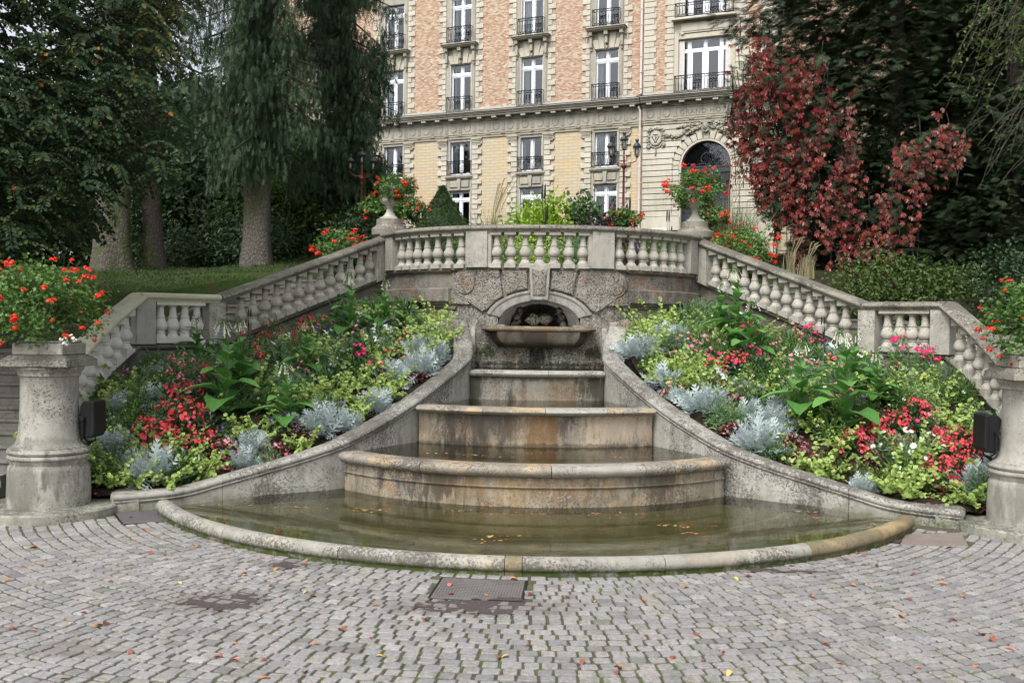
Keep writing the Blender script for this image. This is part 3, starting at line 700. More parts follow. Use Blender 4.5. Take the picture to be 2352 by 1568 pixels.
def rock(mb, c, r, seed, sq=(1, 1, 1), sub=2, amp=.25, hol=.0):
    import bmesh
    bm = bmesh.new(); bmesh.ops.create_icosphere(bm, subdivisions=sub, radius=1)
    q = random.Random(seed); ph = [q.uniform(0, 6) for _ in range(9)]
    vs = []
    for v in bm.verts:
        x, y, z = v.co; f = 1+amp*(math.sin(3*x+ph[0])+math.sin(4*y+ph[1])+math.sin(3.5*z+ph[2])+.7*math.sin(8*x+ph[3])*math.sin(7*y+ph[4])+.6*math.sin(9*z+ph[5]+4*x))/3
        vs.append((c[0]+x*r*f*sq[0], c[1]+y*r*f*sq[1], c[2]+z*r*f*sq[2]))
    fs = [tuple(v.index for v in f.verts) for f in bm.faces]; bm.free(); mb.add(vs, fs)
mb = MB()
cx, cy, cz = bend(0, -.55, 2.80)
rock(mb, (-.13, cy, 2.80), .17, 3, (1, .8, .72), 3, .35); rock(mb, (.12, cy, 2.81), .17, 8, (1.05, .8, .72), 3, .4)
fb(mb, 'spout_rock', stone('porous_rock', (.24, .21, .15), (.34, .31, .25), grime=.8, pits=3, bump=1.5, streak=0, moss=.2, mossh=4), wall, smooth=True)
mb = MB()
for s_ in (-1, 1):
    for q in range(5): x_, y_, z_ = bend(s_*(.58-.02*q), -.42-.1*(q % 2), 2.70+.08*q); rock(mb, (x_, y_, z_), .09, 20+q+s_, (1, 1, .8), 2, .4)
fb(mb, 'grotto_rock', S_grotto, wall, smooth=True)
# shelf basin
shelf = empty('shelf_basin'); shelf.parent = FT
def octo(hw, d): return [(-hw, .0), (-hw, d*.35), (-hw+.22, d), (hw-.22, d), (hw, d*.35), (hw, .0)]
def stackshape(mb, lv):
    L = []
    for z, hw, d in lv:
        L.append([bend(x, y, z) for x, y in octo(hw, d)])
    n_ = 6; vs = [p for l in L for p in l]; fs = []
    for i in range(len(L)-1):
        for j in range(n_): fs.append((i*n_+j, i*n_+(j+1) % n_, (i+1)*n_+(j+1) % n_, (i+1)*n_+j))
    fs += [tuple(range(n_))[::-1], tuple(range((len(L)-1)*n_, len(L)*n_))]; mb.add(vs, fs)
mb = MB(); stackshape(mb, [(2.545, 1.08, .44), (2.555, 1.17, .52), (2.60, 1.19, .55), (2.655, 1.12, .50), (2.66, 1.0, .40)]); fb(mb, 'shelf', stone('mossy_shelf_stone', (.15, .115, .07), (.24, .20, .14), grime=.9, streak=.4, rust=.6, moss=.5, mossh=.1, warm=.2, lichen=.3, topdark=.8), shelf, bevel=.01)
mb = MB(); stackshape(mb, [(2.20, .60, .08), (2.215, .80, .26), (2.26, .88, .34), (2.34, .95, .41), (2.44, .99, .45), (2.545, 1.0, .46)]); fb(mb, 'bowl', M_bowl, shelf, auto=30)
mb = MB(); mb.prism([(-.66, 2.66), (.66, 2.66), (.66, 2.664), (-.66, 2.664)], -.9, .3, f=bend); tag(mb.build('water', M_water), kind='structure')
# rusticated panels
mb = MB(); plate(mb, [(-.215, 3.985), (.225, 3.985), (.185, 3.21), (-.17, 3.21)], 0, .13, .02); ks = fb(mb, 'keystone', S_post, wall, bevel=.008)
mb = MB(); plate(mb, [(-.155, 3.86), (.16, 3.86), (.125, 3.30), (-.12, 3.30)], .12, .155, .03); fb(mb, 'keystone_panel', S_rough, ks)
def ellz(x, a=1.21, b_=.765): return 2.68+b_*math.sqrt(max(0, 1-(x/a)**2))
for s_ in (-1, 1):
    mb = MB(); P = [(s_*.26, 3.87), (s_*.80, 3.87), (s_*.70, ellz(.70)+.02), (s_*.48, ellz(.48)+.02), (s_*.25, ellz(.25)+.02)]
    plate(mb, P if s_ < 0 else P[::-1], 0, .075, .025); fb(mb, 'rusticated_block', S_rough, wall)
    cx, cz, cr_ = 1.66, 3.57, .29
    arc = [(cx+cr_*1.0*math.cos(rad(t)), cz+cr_*math.sin(rad(t))) for t in (75, 45, 15, -15, -45, -70)]
    P = [(.86, 3.87), (1.72, 3.87)]+arc+[(1.60, 3.20), (1.22, 2.96), (1.12, ellz(1.12)+.04), (.95, ellz(.95)+.03), (.77, ellz(.77)+.02)]
    P = [(s_*x, z) for x, z in P]
    # split into two convex-ish pieces for clean caps
    A = [P[0], P[1]]+P[2:5]+[P[10], P[11], P[12]] if False else P
    mb = MB(); plate(mb, A if s_ > 0 else A[::-1], 0, .075, .018); fb(mb, 'rusticated_block', S_rough, wall)
    # ring border and disc
    mb = MB(); ringo = [(cx+(cr_-.005)*math.cos(2*PI*i/24), cz+(cr_-.005)*math.sin(2*PI*i/24)) for i in range(24)]
    mb.prism([(s_*x, z) for x, z in ringo][::s_], 0, .045, f=bend); fb(mb, 'disc_border', S_smooth, wall)
    disc = [(cx-.03+(cr_-.06)*math.cos(2*PI*i/20), cz+(cr_-.05)*math.sin(2*PI*i/20)) for i in range(20)]
    mb = MB(); plate(mb, [(s_*x, z) for x, z in disc][::s_], 0, .085, .015); fb(mb, 'disc', S_rough, wall)
    P = [(cx+.12, 3.30), (1.98, 3.42), (1.98, 3.12), (1.50, 3.11), (1.62, 3.22)]
    mb = MB(); plate(mb, [(s_*x, z) for x, z in P][::s_], 0, .07, .015); fb(mb, 'rusticated_block', S_rough, wall)
    # concave console side
    P = [(1.76, 3.87), (1.80, 3.70), (1.88, 3.56), (1.99, 3.46), (2.0, 3.0), (1.9, 3.0), (1.7, 3.3), (1.66, 3.87)]
    mb = MB(); mb.prism([(s_*x, z) for x, z in P], -.05, .035, f=bend); fb(mb, 'console', S_band, wall)
    mb = MB(); mb.prism([(s_*1.2, 1.5), (s_*2.0, 1.5), (s_*2.0, 2.62), (s_*1.2, 2.62)], -.3, -.02, f=bend); fb(mb, 'wall_core', S_roughb, wall)
mb = MB(); mb.prism([(-2.0, 1.4), (2.0, 1.4), (2.0, 1.6), (-2.0, 1.6)], -.3, .01, f=bend); fb(mb, 'wall_foot', S_rough, wall)
# slab crowning the wall under the balusters
capp = [(x/10*2.02, 0) for x in range(-10, 11)]
mb = MB(); mb.sweep([(-.25, -.03), (.085, -.03), (.09, .035), (.06, .045), (-.25, .045)], [bend(x, 0, 3.88) for x, _ in capp], side=1); fb(mb, 'wall_coping', S_dark, wall, bevel=.006)
# ============================================================ FLANK WALLS under balcony and stairs
def W(mb, name, m, parent=None, **kw):
    o = mb.build(name, m, parent, **kw)
    if parent is not None:
        pl = Vector((0, 0, 0)); q = parent
        while q is not None: pl += q.location; q = q.parent
        o.data.transform(Matrix.Translation(-pl))
    return o
# plan of the inner balustrade line (x>0 side): arc end, pillar, upper flight, platform, lower flight ; z = plinth line (foot of base blocks)
PIL = (3.66, 23.95)
UP0 = (3.72, 23.45, 3.78); UP1 = (6.32, 19.38, 2.24); PL1 = (7.42, 18.28, 2.24)
LOW = [(7.42, 18.28, 2.24), (7.60, 17.4, 1.77), (7.68, 16.5, 1.28), (7.60, 15.6, .80), (7.28, 14.85, .36)]
flank = [(-.15, .045), (.075, .045), (.09, .035), (.085, -.035), (.035, -.075), (.0, -.09), (.0, -.40), (.15, -.415), (.17, -.43), (.165, -.70), (.13, -.71), (.10, -.76), (.06, -.80), (.05, -.83), (0, -.84), (0, -.1, 'abs'), (-.15, -.1, 'abs')]
for s_, sd_ in ((-1, 'left'), (1, 'right')):
    R_ = thing('retaining_wall', f'stained retaining wall with a projecting ledge between {sd_} flower bed and stair balustrade', 'wall', (s_*5, 20, 0))
    a = [(BR*math.sin(rad(t)), BCY-BR*math.cos(rad(t)), 3.88) for t in np.linspace(28.3, 65, 10)]
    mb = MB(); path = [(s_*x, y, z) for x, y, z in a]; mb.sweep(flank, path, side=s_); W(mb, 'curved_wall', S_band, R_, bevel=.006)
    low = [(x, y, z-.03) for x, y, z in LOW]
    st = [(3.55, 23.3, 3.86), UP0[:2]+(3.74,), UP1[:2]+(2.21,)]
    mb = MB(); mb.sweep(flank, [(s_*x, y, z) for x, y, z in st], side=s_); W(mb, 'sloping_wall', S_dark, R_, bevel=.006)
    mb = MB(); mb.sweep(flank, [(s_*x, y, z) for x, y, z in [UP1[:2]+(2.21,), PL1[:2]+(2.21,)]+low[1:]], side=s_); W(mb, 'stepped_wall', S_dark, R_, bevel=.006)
# balcony deck
mb = MB(); dk = [bend(x, -.02, 3.86)[:2] for x in np.linspace(-4.4, 4.4, 40)]
pts = [(x, y, 3.85) for x, y in dk]+[(4.6, 24.4, 3.85), (4.6, 27.0, 3.85), (-4.6, 27.0, 3.85), (-4.6, 24.4, 3.85)]
mb.add(pts, [tuple(range(len(pts)))]); tag(mb.build('terrace', S_step), kind='structure')

# ============================================================ BALUSTERS
bprof = [(.118, .0), (.12, .014), (.112, .03), (.092, .055), (.077, .085), (.073, .112), (.086, .118), (.086, .136), (.074, .142), (.092, .158), (.113, .185), (.124, .22), (.125, .25), (.118, .285), (.102, .325), (.084, .362), (.076, .385), (.074, .395), (.084, .402), (.084, .42), (.072, .426), (.074, .44), (.066, .455), (.064, .50), (.058, .585), (.058, .60), (.068, .612), (.09, .632), (.098, .645), (.10, .652)]
me_bal = MB().lathe(bprof, seg=20).mesh('baluster', S_bal, True)
me_bal2 = MB().lathe(bprof, seg=20).mesh('baluster_new', S_new, True)
for m_ in (me_bal, me_bal2): m_.set_sharp_from_angle(angle=rad(50))
coping = [(-.135, -.05), (.135, -.05), (.135, -.03), (.15, -.028), (.155, -.008), (.175, .0), (.178, .012), (.198, .018), (.205, .035), (.205, .065), (.19, .09), (.13, .108), (0, .118), (-.13, .108), (-.19, .09), (-.205, .065), (-.205, .035), (-.198, .018), (-.178, .012), (-.175, 0), (-.155, -.008), (-.15, -.028), (-.135, -.03)]
def wedge(mb, x, y, zc, h, a, sx_, sy_, slope, flat_top=False, flat_bot=False):
    """block whose top/bottom follow the slope along direction a"""
    cs, sn = math.cos(a), math.sin(a); vs = []
    for lv in (0, 1):
        for u, v in ((-1, -1), (1, -1), (1, 1), (-1, 1)):
            du = u*sx_/2; dv = v*sy_/2; sl = 0 if (lv and flat_top) or (not lv and flat_bot) else slope*du
            vs.append((x+du*cs-dv*sn, y+du*sn+dv*cs, zc+(h if lv else 0)+sl))
    mb.add(vs, [(0, 3, 2, 1), (4, 5, 6, 7), (0, 1, 5, 4), (1, 2, 6, 5), (2, 3, 7, 6), (3, 0, 4, 7)])
def run(B, path, n, e0, e1, mr, mbk, mbal, top=.80, post=()):
    """balusters along a polyline path (z = plinth line); e0,e1 end margins; top: underside of coping above plinth"""
    P = np.array(path, float); L = np.r_[0, np.cumsum(np.linalg.norm(np.diff(P[:, :2], axis=0), axis=1))]
    for i in range(n):
        s = e0+(L[-1]-e0-e1)*(i+.5)/n
        x, y, z = [float(np.interp(s, L, P[:, j])) for j in range(3)]
        j = min(len(L)-2, int(np.searchsorted(L, s, 'right')-1)); d = P[j+1]-P[j]; ln = math.hypot(d[0], d[1]); a = math.atan2(d[1], d[0]); sl = d[2]/ln
        zb = z+.115 if abs(sl) < .01 else z+.115+.01
        zb += abs(sl)*.03
        scale = (top+z-.055-abs(sl)*.02-zb)/.652
        o = bpy.data.objects.new('baluster', mbal); link(o, B); o.location = (x-B.location.x, y-B.location.y, zb-B.location.z)
        o.scale = (1, 1, scale); o.rotation_euler = (0, 0, i*1.3)
        k = MB(); wedge(k, x, y, z+.02, zb-z-.02, a, .25, .25, sl, flat_top=True); W(k, 'base_block', mbk, B, bevel=.006)
        k = MB(); wedge(k, x, y, z+top-.062+abs(sl)*-.02, .062+.01+abs(sl)*.02, a, .25, .25, sl, flat_bot=True); W(k, 'abacus', mbk, B, bevel=.005)
def copingrun(B, path, mr, top=.80, cuts=1):
    P = [np.array(p, float)+np.array([0, 0, top+.05]) for p in path]
    k = MB(); k.sweep(coping, P, side=1); return W(k, 'coping', mr, B, auto=40)
def postbox(B, x, y, z0, z1, w_, d_, a, m_):
    k = MB(); k.box((x, y, (z0+z1)/2), (w_, d_, z1-z0), a); return W(k, 'post', m_, B, bevel=.008)
# central curved balustrade
B = thing('stone_balustrade', 'curved central stone balustrade above the fountain niche', 'balustrade', (0, 21.2, 3.9))
def ap(s): a = s/BR; return (BR*math.sin(a), BCY-BR*math.cos(a), 3.9)
S0 = 1.34
for a, b in ((-4.5, -2.2), (-2.2, 0), (0, 2.2), (2.2, 4.5)):
    pp = [np.array(ap(x)) for x in np.linspace(a+.0015, b-.0015, 12)]; copingrun(B, pp, S_rail, .75)
def zed(path): return [(x, y, z-.03) for x, y, z in path]
run(B, zed([ap(x) for x in np.linspace(-1.08, 1.08, 24)]), 7, 0, 0, S_rail, S_bal, me_bal, .78)
for s_ in (-1, 1):
    run(B, zed([ap(x) for x in np.linspace(s_*1.60, s_*3.80, 30)]), 7, 0, 0, S_rail, S_bal, me_bal, .78)
    for q in (S0,):
        x, y, z = ap(s_*q); postbox(B, x, y, 3.90, 4.705, .50, .30, s_*q/BR, S_post)
        x, y, z = ap(s_*(q-.22)); postbox(B, *bend(s_*(q-.28), 0, 0)[:2], 3.90, 4.705, .10, .22, s_*q/BR, S_post)
    x, y, z = ap(s_*4.10); postbox(B, x, y, 3.90, 4.705, .42, .28, s_*4.10/BR, S_post)
# flights
def mir(path, s_): return [(s_*x, y, z) for x, y, z in path]
for s_, sd_ in ((-1, 'left'), (1, 'right')):
    U = thing('stone_balustrade', f'sloping stone balustrade of the {sd_} upper stair flight rising to the balcony pillar', 'balustrade', (s_*5, 21.4, 3))
    up = mir([UP0, UP1], s_)
    if s_ < 0: up = up[::-1]
    q = mir([(3.88, 23.18, 3.68), (6.14, 19.66, 2.345)], s_); q = q if s_ > 0 else q[::-1]
    run(U, q, 13, .10, .02, S_rail, S_bal, me_bal, .80)
    ext = mir([(3.62, 23.60, 3.835), UP0, UP1], s_); copingrun(U, ext if s_ > 0 else ext[::-1], S_rail, .80)
    d = np.array(UP1)-np.array(UP0); an = math.atan2(d[1], s_*d[0])
    k = MB(); wedge(k, s_*3.79, 23.32, 3.70, .83, an, .42, .26, -.35 if s_ > 0 else -.35); W(k, 'post', S_post, U, bevel=.01)
    P_ = thing('stone_balustrade', f'short level stone balustrade of the {sd_} half-landing between two square posts', 'balustrade', (s_*6.9, 18.8, 2.3))
    nm = S_newrail if s_ < 0 else S_rail; bm_ = me_bal2 if s_ < 0 else me_bal; bk = S_new if s_ < 0 else S_bal; ps = stone('pale_new_post', (.38, .365, .32), (.44, .42, .37), grime=.15, streak=.2, lichen=.1) if s_ < 0 else S_post
    pl = mir([UP1, PL1], s_)
    a = math.atan2(PL1[1]-UP1[1], s_*(PL1[0]-UP1[0]))
    run(P_, mir([(6.53, 19.17, 2.24), (7.21, 18.49, 2.24)], s_), 4 if s_ > 0 else 4, .0, .0, nm, bk, bm_, .80)
    copingrun(P_, pl if s_ > 0 else pl[::-1], nm, .80)
    postbox(P_, s_*6.36, 19.34, 2.24, 3.045, .34, .30, a, S_post); postbox(P_, s_*7.36, 18.34, 2.24, 3.045, .36, .30, a, ps)
    Lw = thing('stone_balustrade', 'stone balustrade of the lower stair flight descending behind the right geranium pedestal' if s_ > 0 else 'newly restored pale stone balustrade descending behind the left geranium pedestal', 'balustrade', (s_*7.8, 16.5, 1.5))
    lp = mir(LOW, s_); lq = interp(lp, 24)
    run(Lw, [tuple(p) for p in lq], 11, .26, .15, nm, bk, bm_, .80)
    copingrun(Lw, lp if s_ > 0 else lp[::-1], nm, .80)
    postbox(Lw, s_*7.2, 14.75, 0, 1.25, .32, .32, 0, ps)

# ============================================================ STAIRS
def steps(name, label, path, w0, w1, rise, m):
    """path of the inner edge (x,y,z) ascending; treads spread outward by w"""
    T_ = thing(name, label, 'stairs', (float(path[0][0]), float(path[0][1]), 0))
    P = np.array(path, float); L = np.r_[0, np.cumsum(np.linalg.norm(np.diff(P[:, :2], axis=0), axis=1))]
    z0, z1 = P[0][2], P[-1][2]; n = int(round((z1-z0)/rise))
    for i in range(n):
        za = z0+(z1-z0)*i/n; zb = z0+(z1-z0)*(i+1)/n
        s = np.interp(za+.001, P[:, 2], L); s2 = L[-1]
        x, y = [float(np.interp(s, L, P[:, j])) for j in (0, 1)]; e = 1 if x > 0 else -1
        x2, y2 = [float(np.interp(min(L[-1], s+ (L[-1]/n)*1.6), L, P[:, j])) for j in (0, 1)]
        k = MB(); k.add([(x-e*.1, y, -.1), (x+e*w0, y+w1, -.1), (x2+e*w0, y2+w1+.05, -.1), (x2-e*.1, y2+.05, -.1), (x-e*.1, y, zb), (x+e*w0, y+w1, zb), (x2+e*w0, y2+w1+.05, zb), (x2-e*.1, y2+.05, zb)],
                        [(0, 1, 2, 3), (7, 6, 5, 4), (0, 4, 5, 1), (1, 5, 6, 2), (2, 6, 7, 3), (3, 7, 4, 0)])
        k.add([(x-e*.1, y-.03, zb-.045), (x+e*w0, y+w1-.03, zb-.045), (x+e*w0, y+w1, zb-.045), (x-e*.1, y, zb-.045), (x-e*.1, y-.03, zb), (x+e*w0, y+w1-.03, zb), (x+e*w0, y+w1, zb), (x-e*.1, y, zb)], [(0, 1, 2, 3), (7, 6, 5, 4), (0, 4, 5, 1), (1, 5, 6, 2), (3, 7, 4, 0)])
        W(k, 'step', m, T_, bevel=.006)
    return T_
for s_, sd_ in ((-1, 'left'), (1, 'right')):
    lo = [(s_*8.05, 14.2, 0), (s_*8.0, 15.4, .62), (s_*7.85, 16.6, 1.26), (s_*7.55, 18.2, 2.1)]
    steps('stone_stairs', f'grey stone steps of the {sd_} lower flight behind the {sd_} flower pedestal', lo, 2.6, 0.0, .175, S_step)
    lo2 = [(s_*6.45, 19.6, 2.1), (s_*5.1, 21.7, 2.98), (s_*4.1, 23.3, 3.7)]
    steps('stone_stairs', f'grey stone steps of the {sd_} upper flight behind its sloping balustrade', lo2, 2.0, 1.3, .16, S_step)
    mb = MB(); P = [(6.4, 19.3), (7.45, 18.2), (7.7, 17.9), (10.3, 17.9), (10.3, 21.2), (8.3, 21.0)]
    mb.add([(s_*x, y, -.1) for x, y in P]+[(s_*x, y, 2.12) for x, y in P], [(0, 1, 2, 3, 4, 5), tuple(range(11, 5, -1))]+[(i, (i+1) % 6, (i+1) % 6+6, i+6) for i in range(6)])
    tag(W(mb, 'landing', S_step), kind='structure')
    # outer kerb walls of the stairs
    K = thing('stair_kerb_wall', f'low sloping outer kerb wall along the {sd_} stairs seen between the balusters', 'wall', (s_*9, 20, 0))
    kp = [(-.16, -.1, 'abs'), (.16, -.1, 'abs'), (.16, -.06), (.19, -.05), (.19, .03), (-.19, .03), (-.19, -.05), (-.16, -.06)]
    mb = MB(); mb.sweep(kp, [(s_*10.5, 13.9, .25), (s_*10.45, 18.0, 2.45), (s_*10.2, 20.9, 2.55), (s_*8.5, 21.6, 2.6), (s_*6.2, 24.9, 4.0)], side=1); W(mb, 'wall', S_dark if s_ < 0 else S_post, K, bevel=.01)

# ============================================================ PILLARS WITH VASES
vprof = [(.20, 0), (.20, .05), (.17, .06), (.13, .10), (.085, .17), (.068, .25), (.075, .27), (.09, .275), (.09, .30), (.075, .305), (.12, .335), (.185, .385), (.215, .44), (.222, .49), (.21, .52), (.185, .53), (.175, .56), (.185, .66), (.21, .72), (.245, .76), (.25, .785), (.225, .785), (.18, .70), (.16, .60)]
me_vase = MB().lathe(vprof, seg=28, flute=(10, 13, .03)).mesh('urn', S_vase, True); me_vase.set_sharp_from_angle(angle=rad(45))
for s_, sd_ in ((-1, 'left'), (1, 'right')):
    x, y = s_*PIL[0], PIL[1]
    Q = thing('stone_pillar', f'round stone pillar with a wide moulded cap at the {sd_} end of the curved balustrade', 'pillar', (x, y, 2.8))
    k = MB(); k.lathe([(.36, 0), (.36, 1.18), (.33, 1.22), (.30, 1.26), (.30, 1.80), (.33, 1.87), (.36, 1.92)], (x, y, 2.8), 28); W(k, 'shaft', S_ped, Q, auto=35)
    k = MB(); k.lathe([(.34, 1.92), (.36, 1.96), (.415, 2.00), (.425, 2.03), (.43, 2.14), (.40, 2.18), (.36, 2.20), (.33, 2.235), (.315, 2.25), (.315, 2.37), (.30, 2.385)], (x, y, 2.8), 32); W(k, 'cap', S_rail, Q, auto=35)
    vz = tag(bpy.data.objects.new('stone_urn', me_vase), f'cream fluted stone urn of geraniums on the {sd_} balcony pillar', 'urn', 'stone urns on the balcony pillars'); link(vz); vz.location = (x, y, 5.188)
    b = MB(); b.box((x, y, 5.20), (.40, .40, .035))
    o = W(b, 'foot_slab', S_vase, vz, bevel=.004); 
# ============================================================ FRONT PEDESTALS
for s_, sd_ in ((-1, 'left'), (1, 'right')):
    x, y = s_*6.72, 13.6
    Q = thing('stone_pedestal', f'weathered round stone pedestal with square cap, {sd_} one of the front pair', 'pedestal', (x, y, 0), 0, 'front flower pedestals')
    k = MB(); k.lathe([(.92, -.05), (.92, .10), (.90, .12), (0.2, .125)], (x, y, 0), 48); W(k, 'base_disc', S_ped, Q, auto=35)
    k = MB(); k.lathe([(a_*.94, b_) for a_, b_ in [(.575, .12), (.575, .30), (.565, .62), (.56, .66), (.53, .70), (.535, .72), (.55, .765), (.57, .78), (.575, .80), (.56, .83), (.535, .84)]], (x, y, 0), 40); W(k, 'drum', S_ped, Q, auto=30)
    k = MB(); k.lathe([(a_*.94, b_) for a_, b_ in [(.52, .835), (.56, .845), (.575, .875), (.555, .91), (.53, .92), (.53, .93), (.50, .945), (.47, .975), (.445, 1.02), (.425, 1.10), (.41, 1.25), (.40, 1.55), (.40, 1.88), (.41, 1.90)]], (x, y, 0), 40); W(k, 'shaft', S_ped, Q, auto=30)
    k = MB(); k.lathe([(a_*.94, b_) for a_, b_ in [(.41, 1.90), (.43, 1.915), (.43, 1.95), (.455, 1.985), (.475, 2.01), (.475, 2.04)]], (x, y, 0), 40)
    W(k, 'moulding', S_ped, Q, auto=35)
    k = MB(); k.box((x, y, 2.085), (.93, .93, .09)); k.box((x, y, 2.165), (.93, .93, .07), 0, 0, .80); W(k, 'cap', S_rail, Q, bevel=.01)
    pb = thing('square_planter', f'low square stone planter on the {sd_} front pedestal', 'planter', (x, y, 2.2), 0, 'planters on the front pedestals')
    k = MB(); k.box((x, y, 2.28), (.70, .70, .16)); k.box((x, y, 2.375), (.62, .62, .03)); W(k, 'trough', S_post, pb, bevel=.012)
    # floodlight
    fx, fy = s_*(6.72-.50), 13.78
    Fl = thing('floodlight', f'black boxy floodlight on a bracket against the {sd_} front pedestal', 'floodlight', (fx, fy, 1.0), 0, 'floodlights on the pedestals')
    k = MB(); e = -s_
    pr = [(-.08, 1.08), (-.08, 1.48), (-.04, 1.55), (.07, 1.57), (.10, 1.54), (.11, 1.16), (.08, 1.06), (0, 1.03)]
    k.prism([(fx+e*a, b) for a, b in pr], fy-.17, fy+.17); W(k, 'housing', M_iron, Fl, bevel=.02, seg=2)
    k = MB(); k.prism([(fx+e*(.07), 1.04), (fx+e*.07, 1.56), (fx+e*.13, 1.55), (fx+e*.14, 1.12), (fx+e*.10, 1.05)], fy-.19, fy+.19); W(k, 'lens_frame', M_iron, Fl, bevel=.015, seg=2)
    k = MB(); k.tube([(fx-e*.02, fy-.2, 1.30), (fx-e*.02, fy-.2, 1.05), (fx+e*.02, fy-.1, .98), (fx+e*.02, fy+.1, .98), (fx-e*.02, fy+.2, 1.05), (fx-e*.02, fy+.2, 1.3)], .014, 6)
    k.tube([(fx+e*.02, fy, .98), (fx-e*.10, fy, .90)], .022, 8); W(k, 'bracket', M_iron, Fl)
    k = MB(); k.tube([(fx-e*.02, fy-.20, 1.32), (fx-e*.02, fy-.235, 1.32)], .03, 10); W(k, 'knob', M_iron, Fl)
# ============================================================ HOTEL
HO = at_y(1220, 300, 50.); HTH = rad(-21.6)
HB = thing('hotel_building', 'grand brick and limestone hotel facade with tall white windows behind the fountain garden', 'building', (float(HO[0]), 50.0, 0), HTH)
def hobj(mb, name, m, parent=HB, **kw): return mb.build(name, m, parent, **kw)
# local: x along facade, y = depth (negative is towards the viewer), z up
def hb(mb, x0, x1, y0, y1, z0, z1): mb.b2(x0, x1, y0, y1, z0, z1)
k = N('hotel_brick'); o = k.objc(); X, Y, Z = k.xyz(o)[:3]; uv = k.comb(X, Z, 0.0)
br = k.n('ShaderNodeTexBrick'); k.l(uv, br.inputs['Vector']); br.inputs['Scale'].default_value = 1
br.inputs['Color1'].default_value = (0, 0, 0, 1); br.inputs['Color2'].default_value = (1, 1, 1, 1); br.inputs['Mortar'].default_value = (.5, .5, .5, 1)
br.inputs['Mortar Size'].default_value = .007; br.inputs['Mortar Smooth'].default_value = .2; br.inputs['Brick Width'].default_value = .155; br.inputs['Row Height'].default_value = .053; br.inputs['Bias'].default_value = 0
c = k.ramp(br.outputs['Color'], [(0, (.24, .12, .085)), (.2, (.36, .185, .115)), (.36, (.42, .28, .18)), (.5, (.40, .23, .15)), (.62, (.52, .46, .32)), (.76, (.42, .31, .21)), (.88, (.56, .52, .40)), (1, (.33, .19, .13))])
c = k.mix(k.mr(k.noise(o, 1.2, 5), .35, .7, 0, .35), c, (.44, .31, .22))
c = k.mix(k.math('MULTIPLY', br.outputs['Fac'], .95), c, (.20, .175, .15))
S_brick = k.done(k.bsdf(c, .85, k.bump(br.outputs['Fac'], -.3, .01), .2))
k = N('hotel_yellow_brick'); o = k.objc(); X, Y, Z = k.xyz(o)[:3]; uv = k.comb(X, Z, 0.0)
br = k.n('ShaderNodeTexBrick'); k.l(uv, br.inputs['Vector']); br.inputs['Scale'].default_value = 1
br.inputs['Color1'].default_value = (0, 0, 0, 1); br.inputs['Color2'].default_value = (1, 1, 1, 1)
br.inputs['Mortar Size'].default_value = .010; br.inputs['Mortar Smooth'].default_value = .1; br.inputs['Brick Width'].default_value = .50; br.inputs['Row Height'].default_value = .155
c = k.ramp(br.outputs['Color'], [(0, (.42, .345, .23)), (.3, (.47, .375, .23)), (.6, (.44, .385, .28)), (1, (.50, .375, .20))])
c = k.mix(k.mr(k.noise(o, .9, 4), .4, .65, 0, .6), c, (.42, .375, .29))
c = k.mix(k.math('MULTIPLY', br.outputs['Fac'], .85), c, (.22, .20, .165))
S_ybrick = k.done(k.bsdf(c, .85, k.bump(br.outputs['Fac'], -.3, .01), .2))
def hstone(name, a, b, st=.25):
    k = N(name); o = k.objc()
    c = k.mix(k.mr(k.noise(o, .8, 5, .6), .38, .62), a, b)
    isl = k.n('ShaderNodeNewGeometry').outputs['Random Per Island']
    c = k.mix(k.mr(isl, 0, 1, 0, .45), c, tuple(v*.72 for v in a))
    c = k.mix(k.mr(isl, .8, 1, 0, .35), c, (.56, .50, .34))
    s1 = k.noise(k.mapping(o, (4, 4, .5)), 1.4, 5, .6); c = k.mix(k.math('MULTIPLY', k.mr(s1, .5, .68), st), c, (.17, .16, .14))
    c = k.mix(k.mr(k.noise(o, 14, 5, .7), .45, .7, 0, .3), c, tuple(v*.6 for v in a))
    return k.done(k.bsdf(c, .85, k.bump(k.noise(o, 25, 4), .25, .01), .2))
H_st = hstone('hotel_limestone', (.44, .415, .345), (.52, .49, .41)); H_dk = hstone('hotel_weathered_limestone', (.285, .27, .23), (.385, .365, .31), .55)
H_gr = plain('stone_joint', (.075, .07, .06), .9)
M_white = plain('white_window_paint', (.76, .79, .84), .4, noise=.06)
M_shut = plain('cream_shutter', (.62, .60, .56), .6, noise=.1)
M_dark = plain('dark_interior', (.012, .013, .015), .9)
M_door = plain('dark_blue_door', (.018, .022, .030), .35, spec=.6)
k = N('window_glass'); gl = k.n('ShaderNodeBsdfGlossy'); gl.inputs['Roughness'].default_value = .02; gl.inputs[0].default_value = (.9, .95, 1, 1)
tr = k.n('ShaderNodeBsdfTransparent'); tr.inputs[0].default_value = (.75, .8, .82, 1)
o = k.objc(); k.l(k.bump(k.noise(o, 1.6, 2), .12, .05), gl.inputs['Normal'])
fr = k.n('ShaderNodeFresnel'); fr.inputs['IOR'].default_value = 1.6
mx = k.n('ShaderNodeMixShader'); k.l(k.mr(fr.outputs[0], 0, 1, .04, 1), mx.inputs[0]); k.l(tr.outputs[0], mx.inputs[1]); k.l(gl.outputs[0], mx.inputs[2]); M_glass = k.done(mx.outputs[0])
k = N('curtain'); o = k.objc(); X, Y, Z = k.xyz(o)[:3]
wv = k.math('SINE', k.math('MULTIPLY', k.math('ADD', X, k.math('MULTIPLY', k.noise(o, 2, 2), .15)), 75)); M_curt = k.done(k.bsdf((.50, .58, .58), .9, k.bump(wv, .6, .02), .1))
COLS = [-11.92, -7.94, -3.97, 0.0, 3.93]
RT, RB = 21.0, 6.0          # top / bottom of the facade
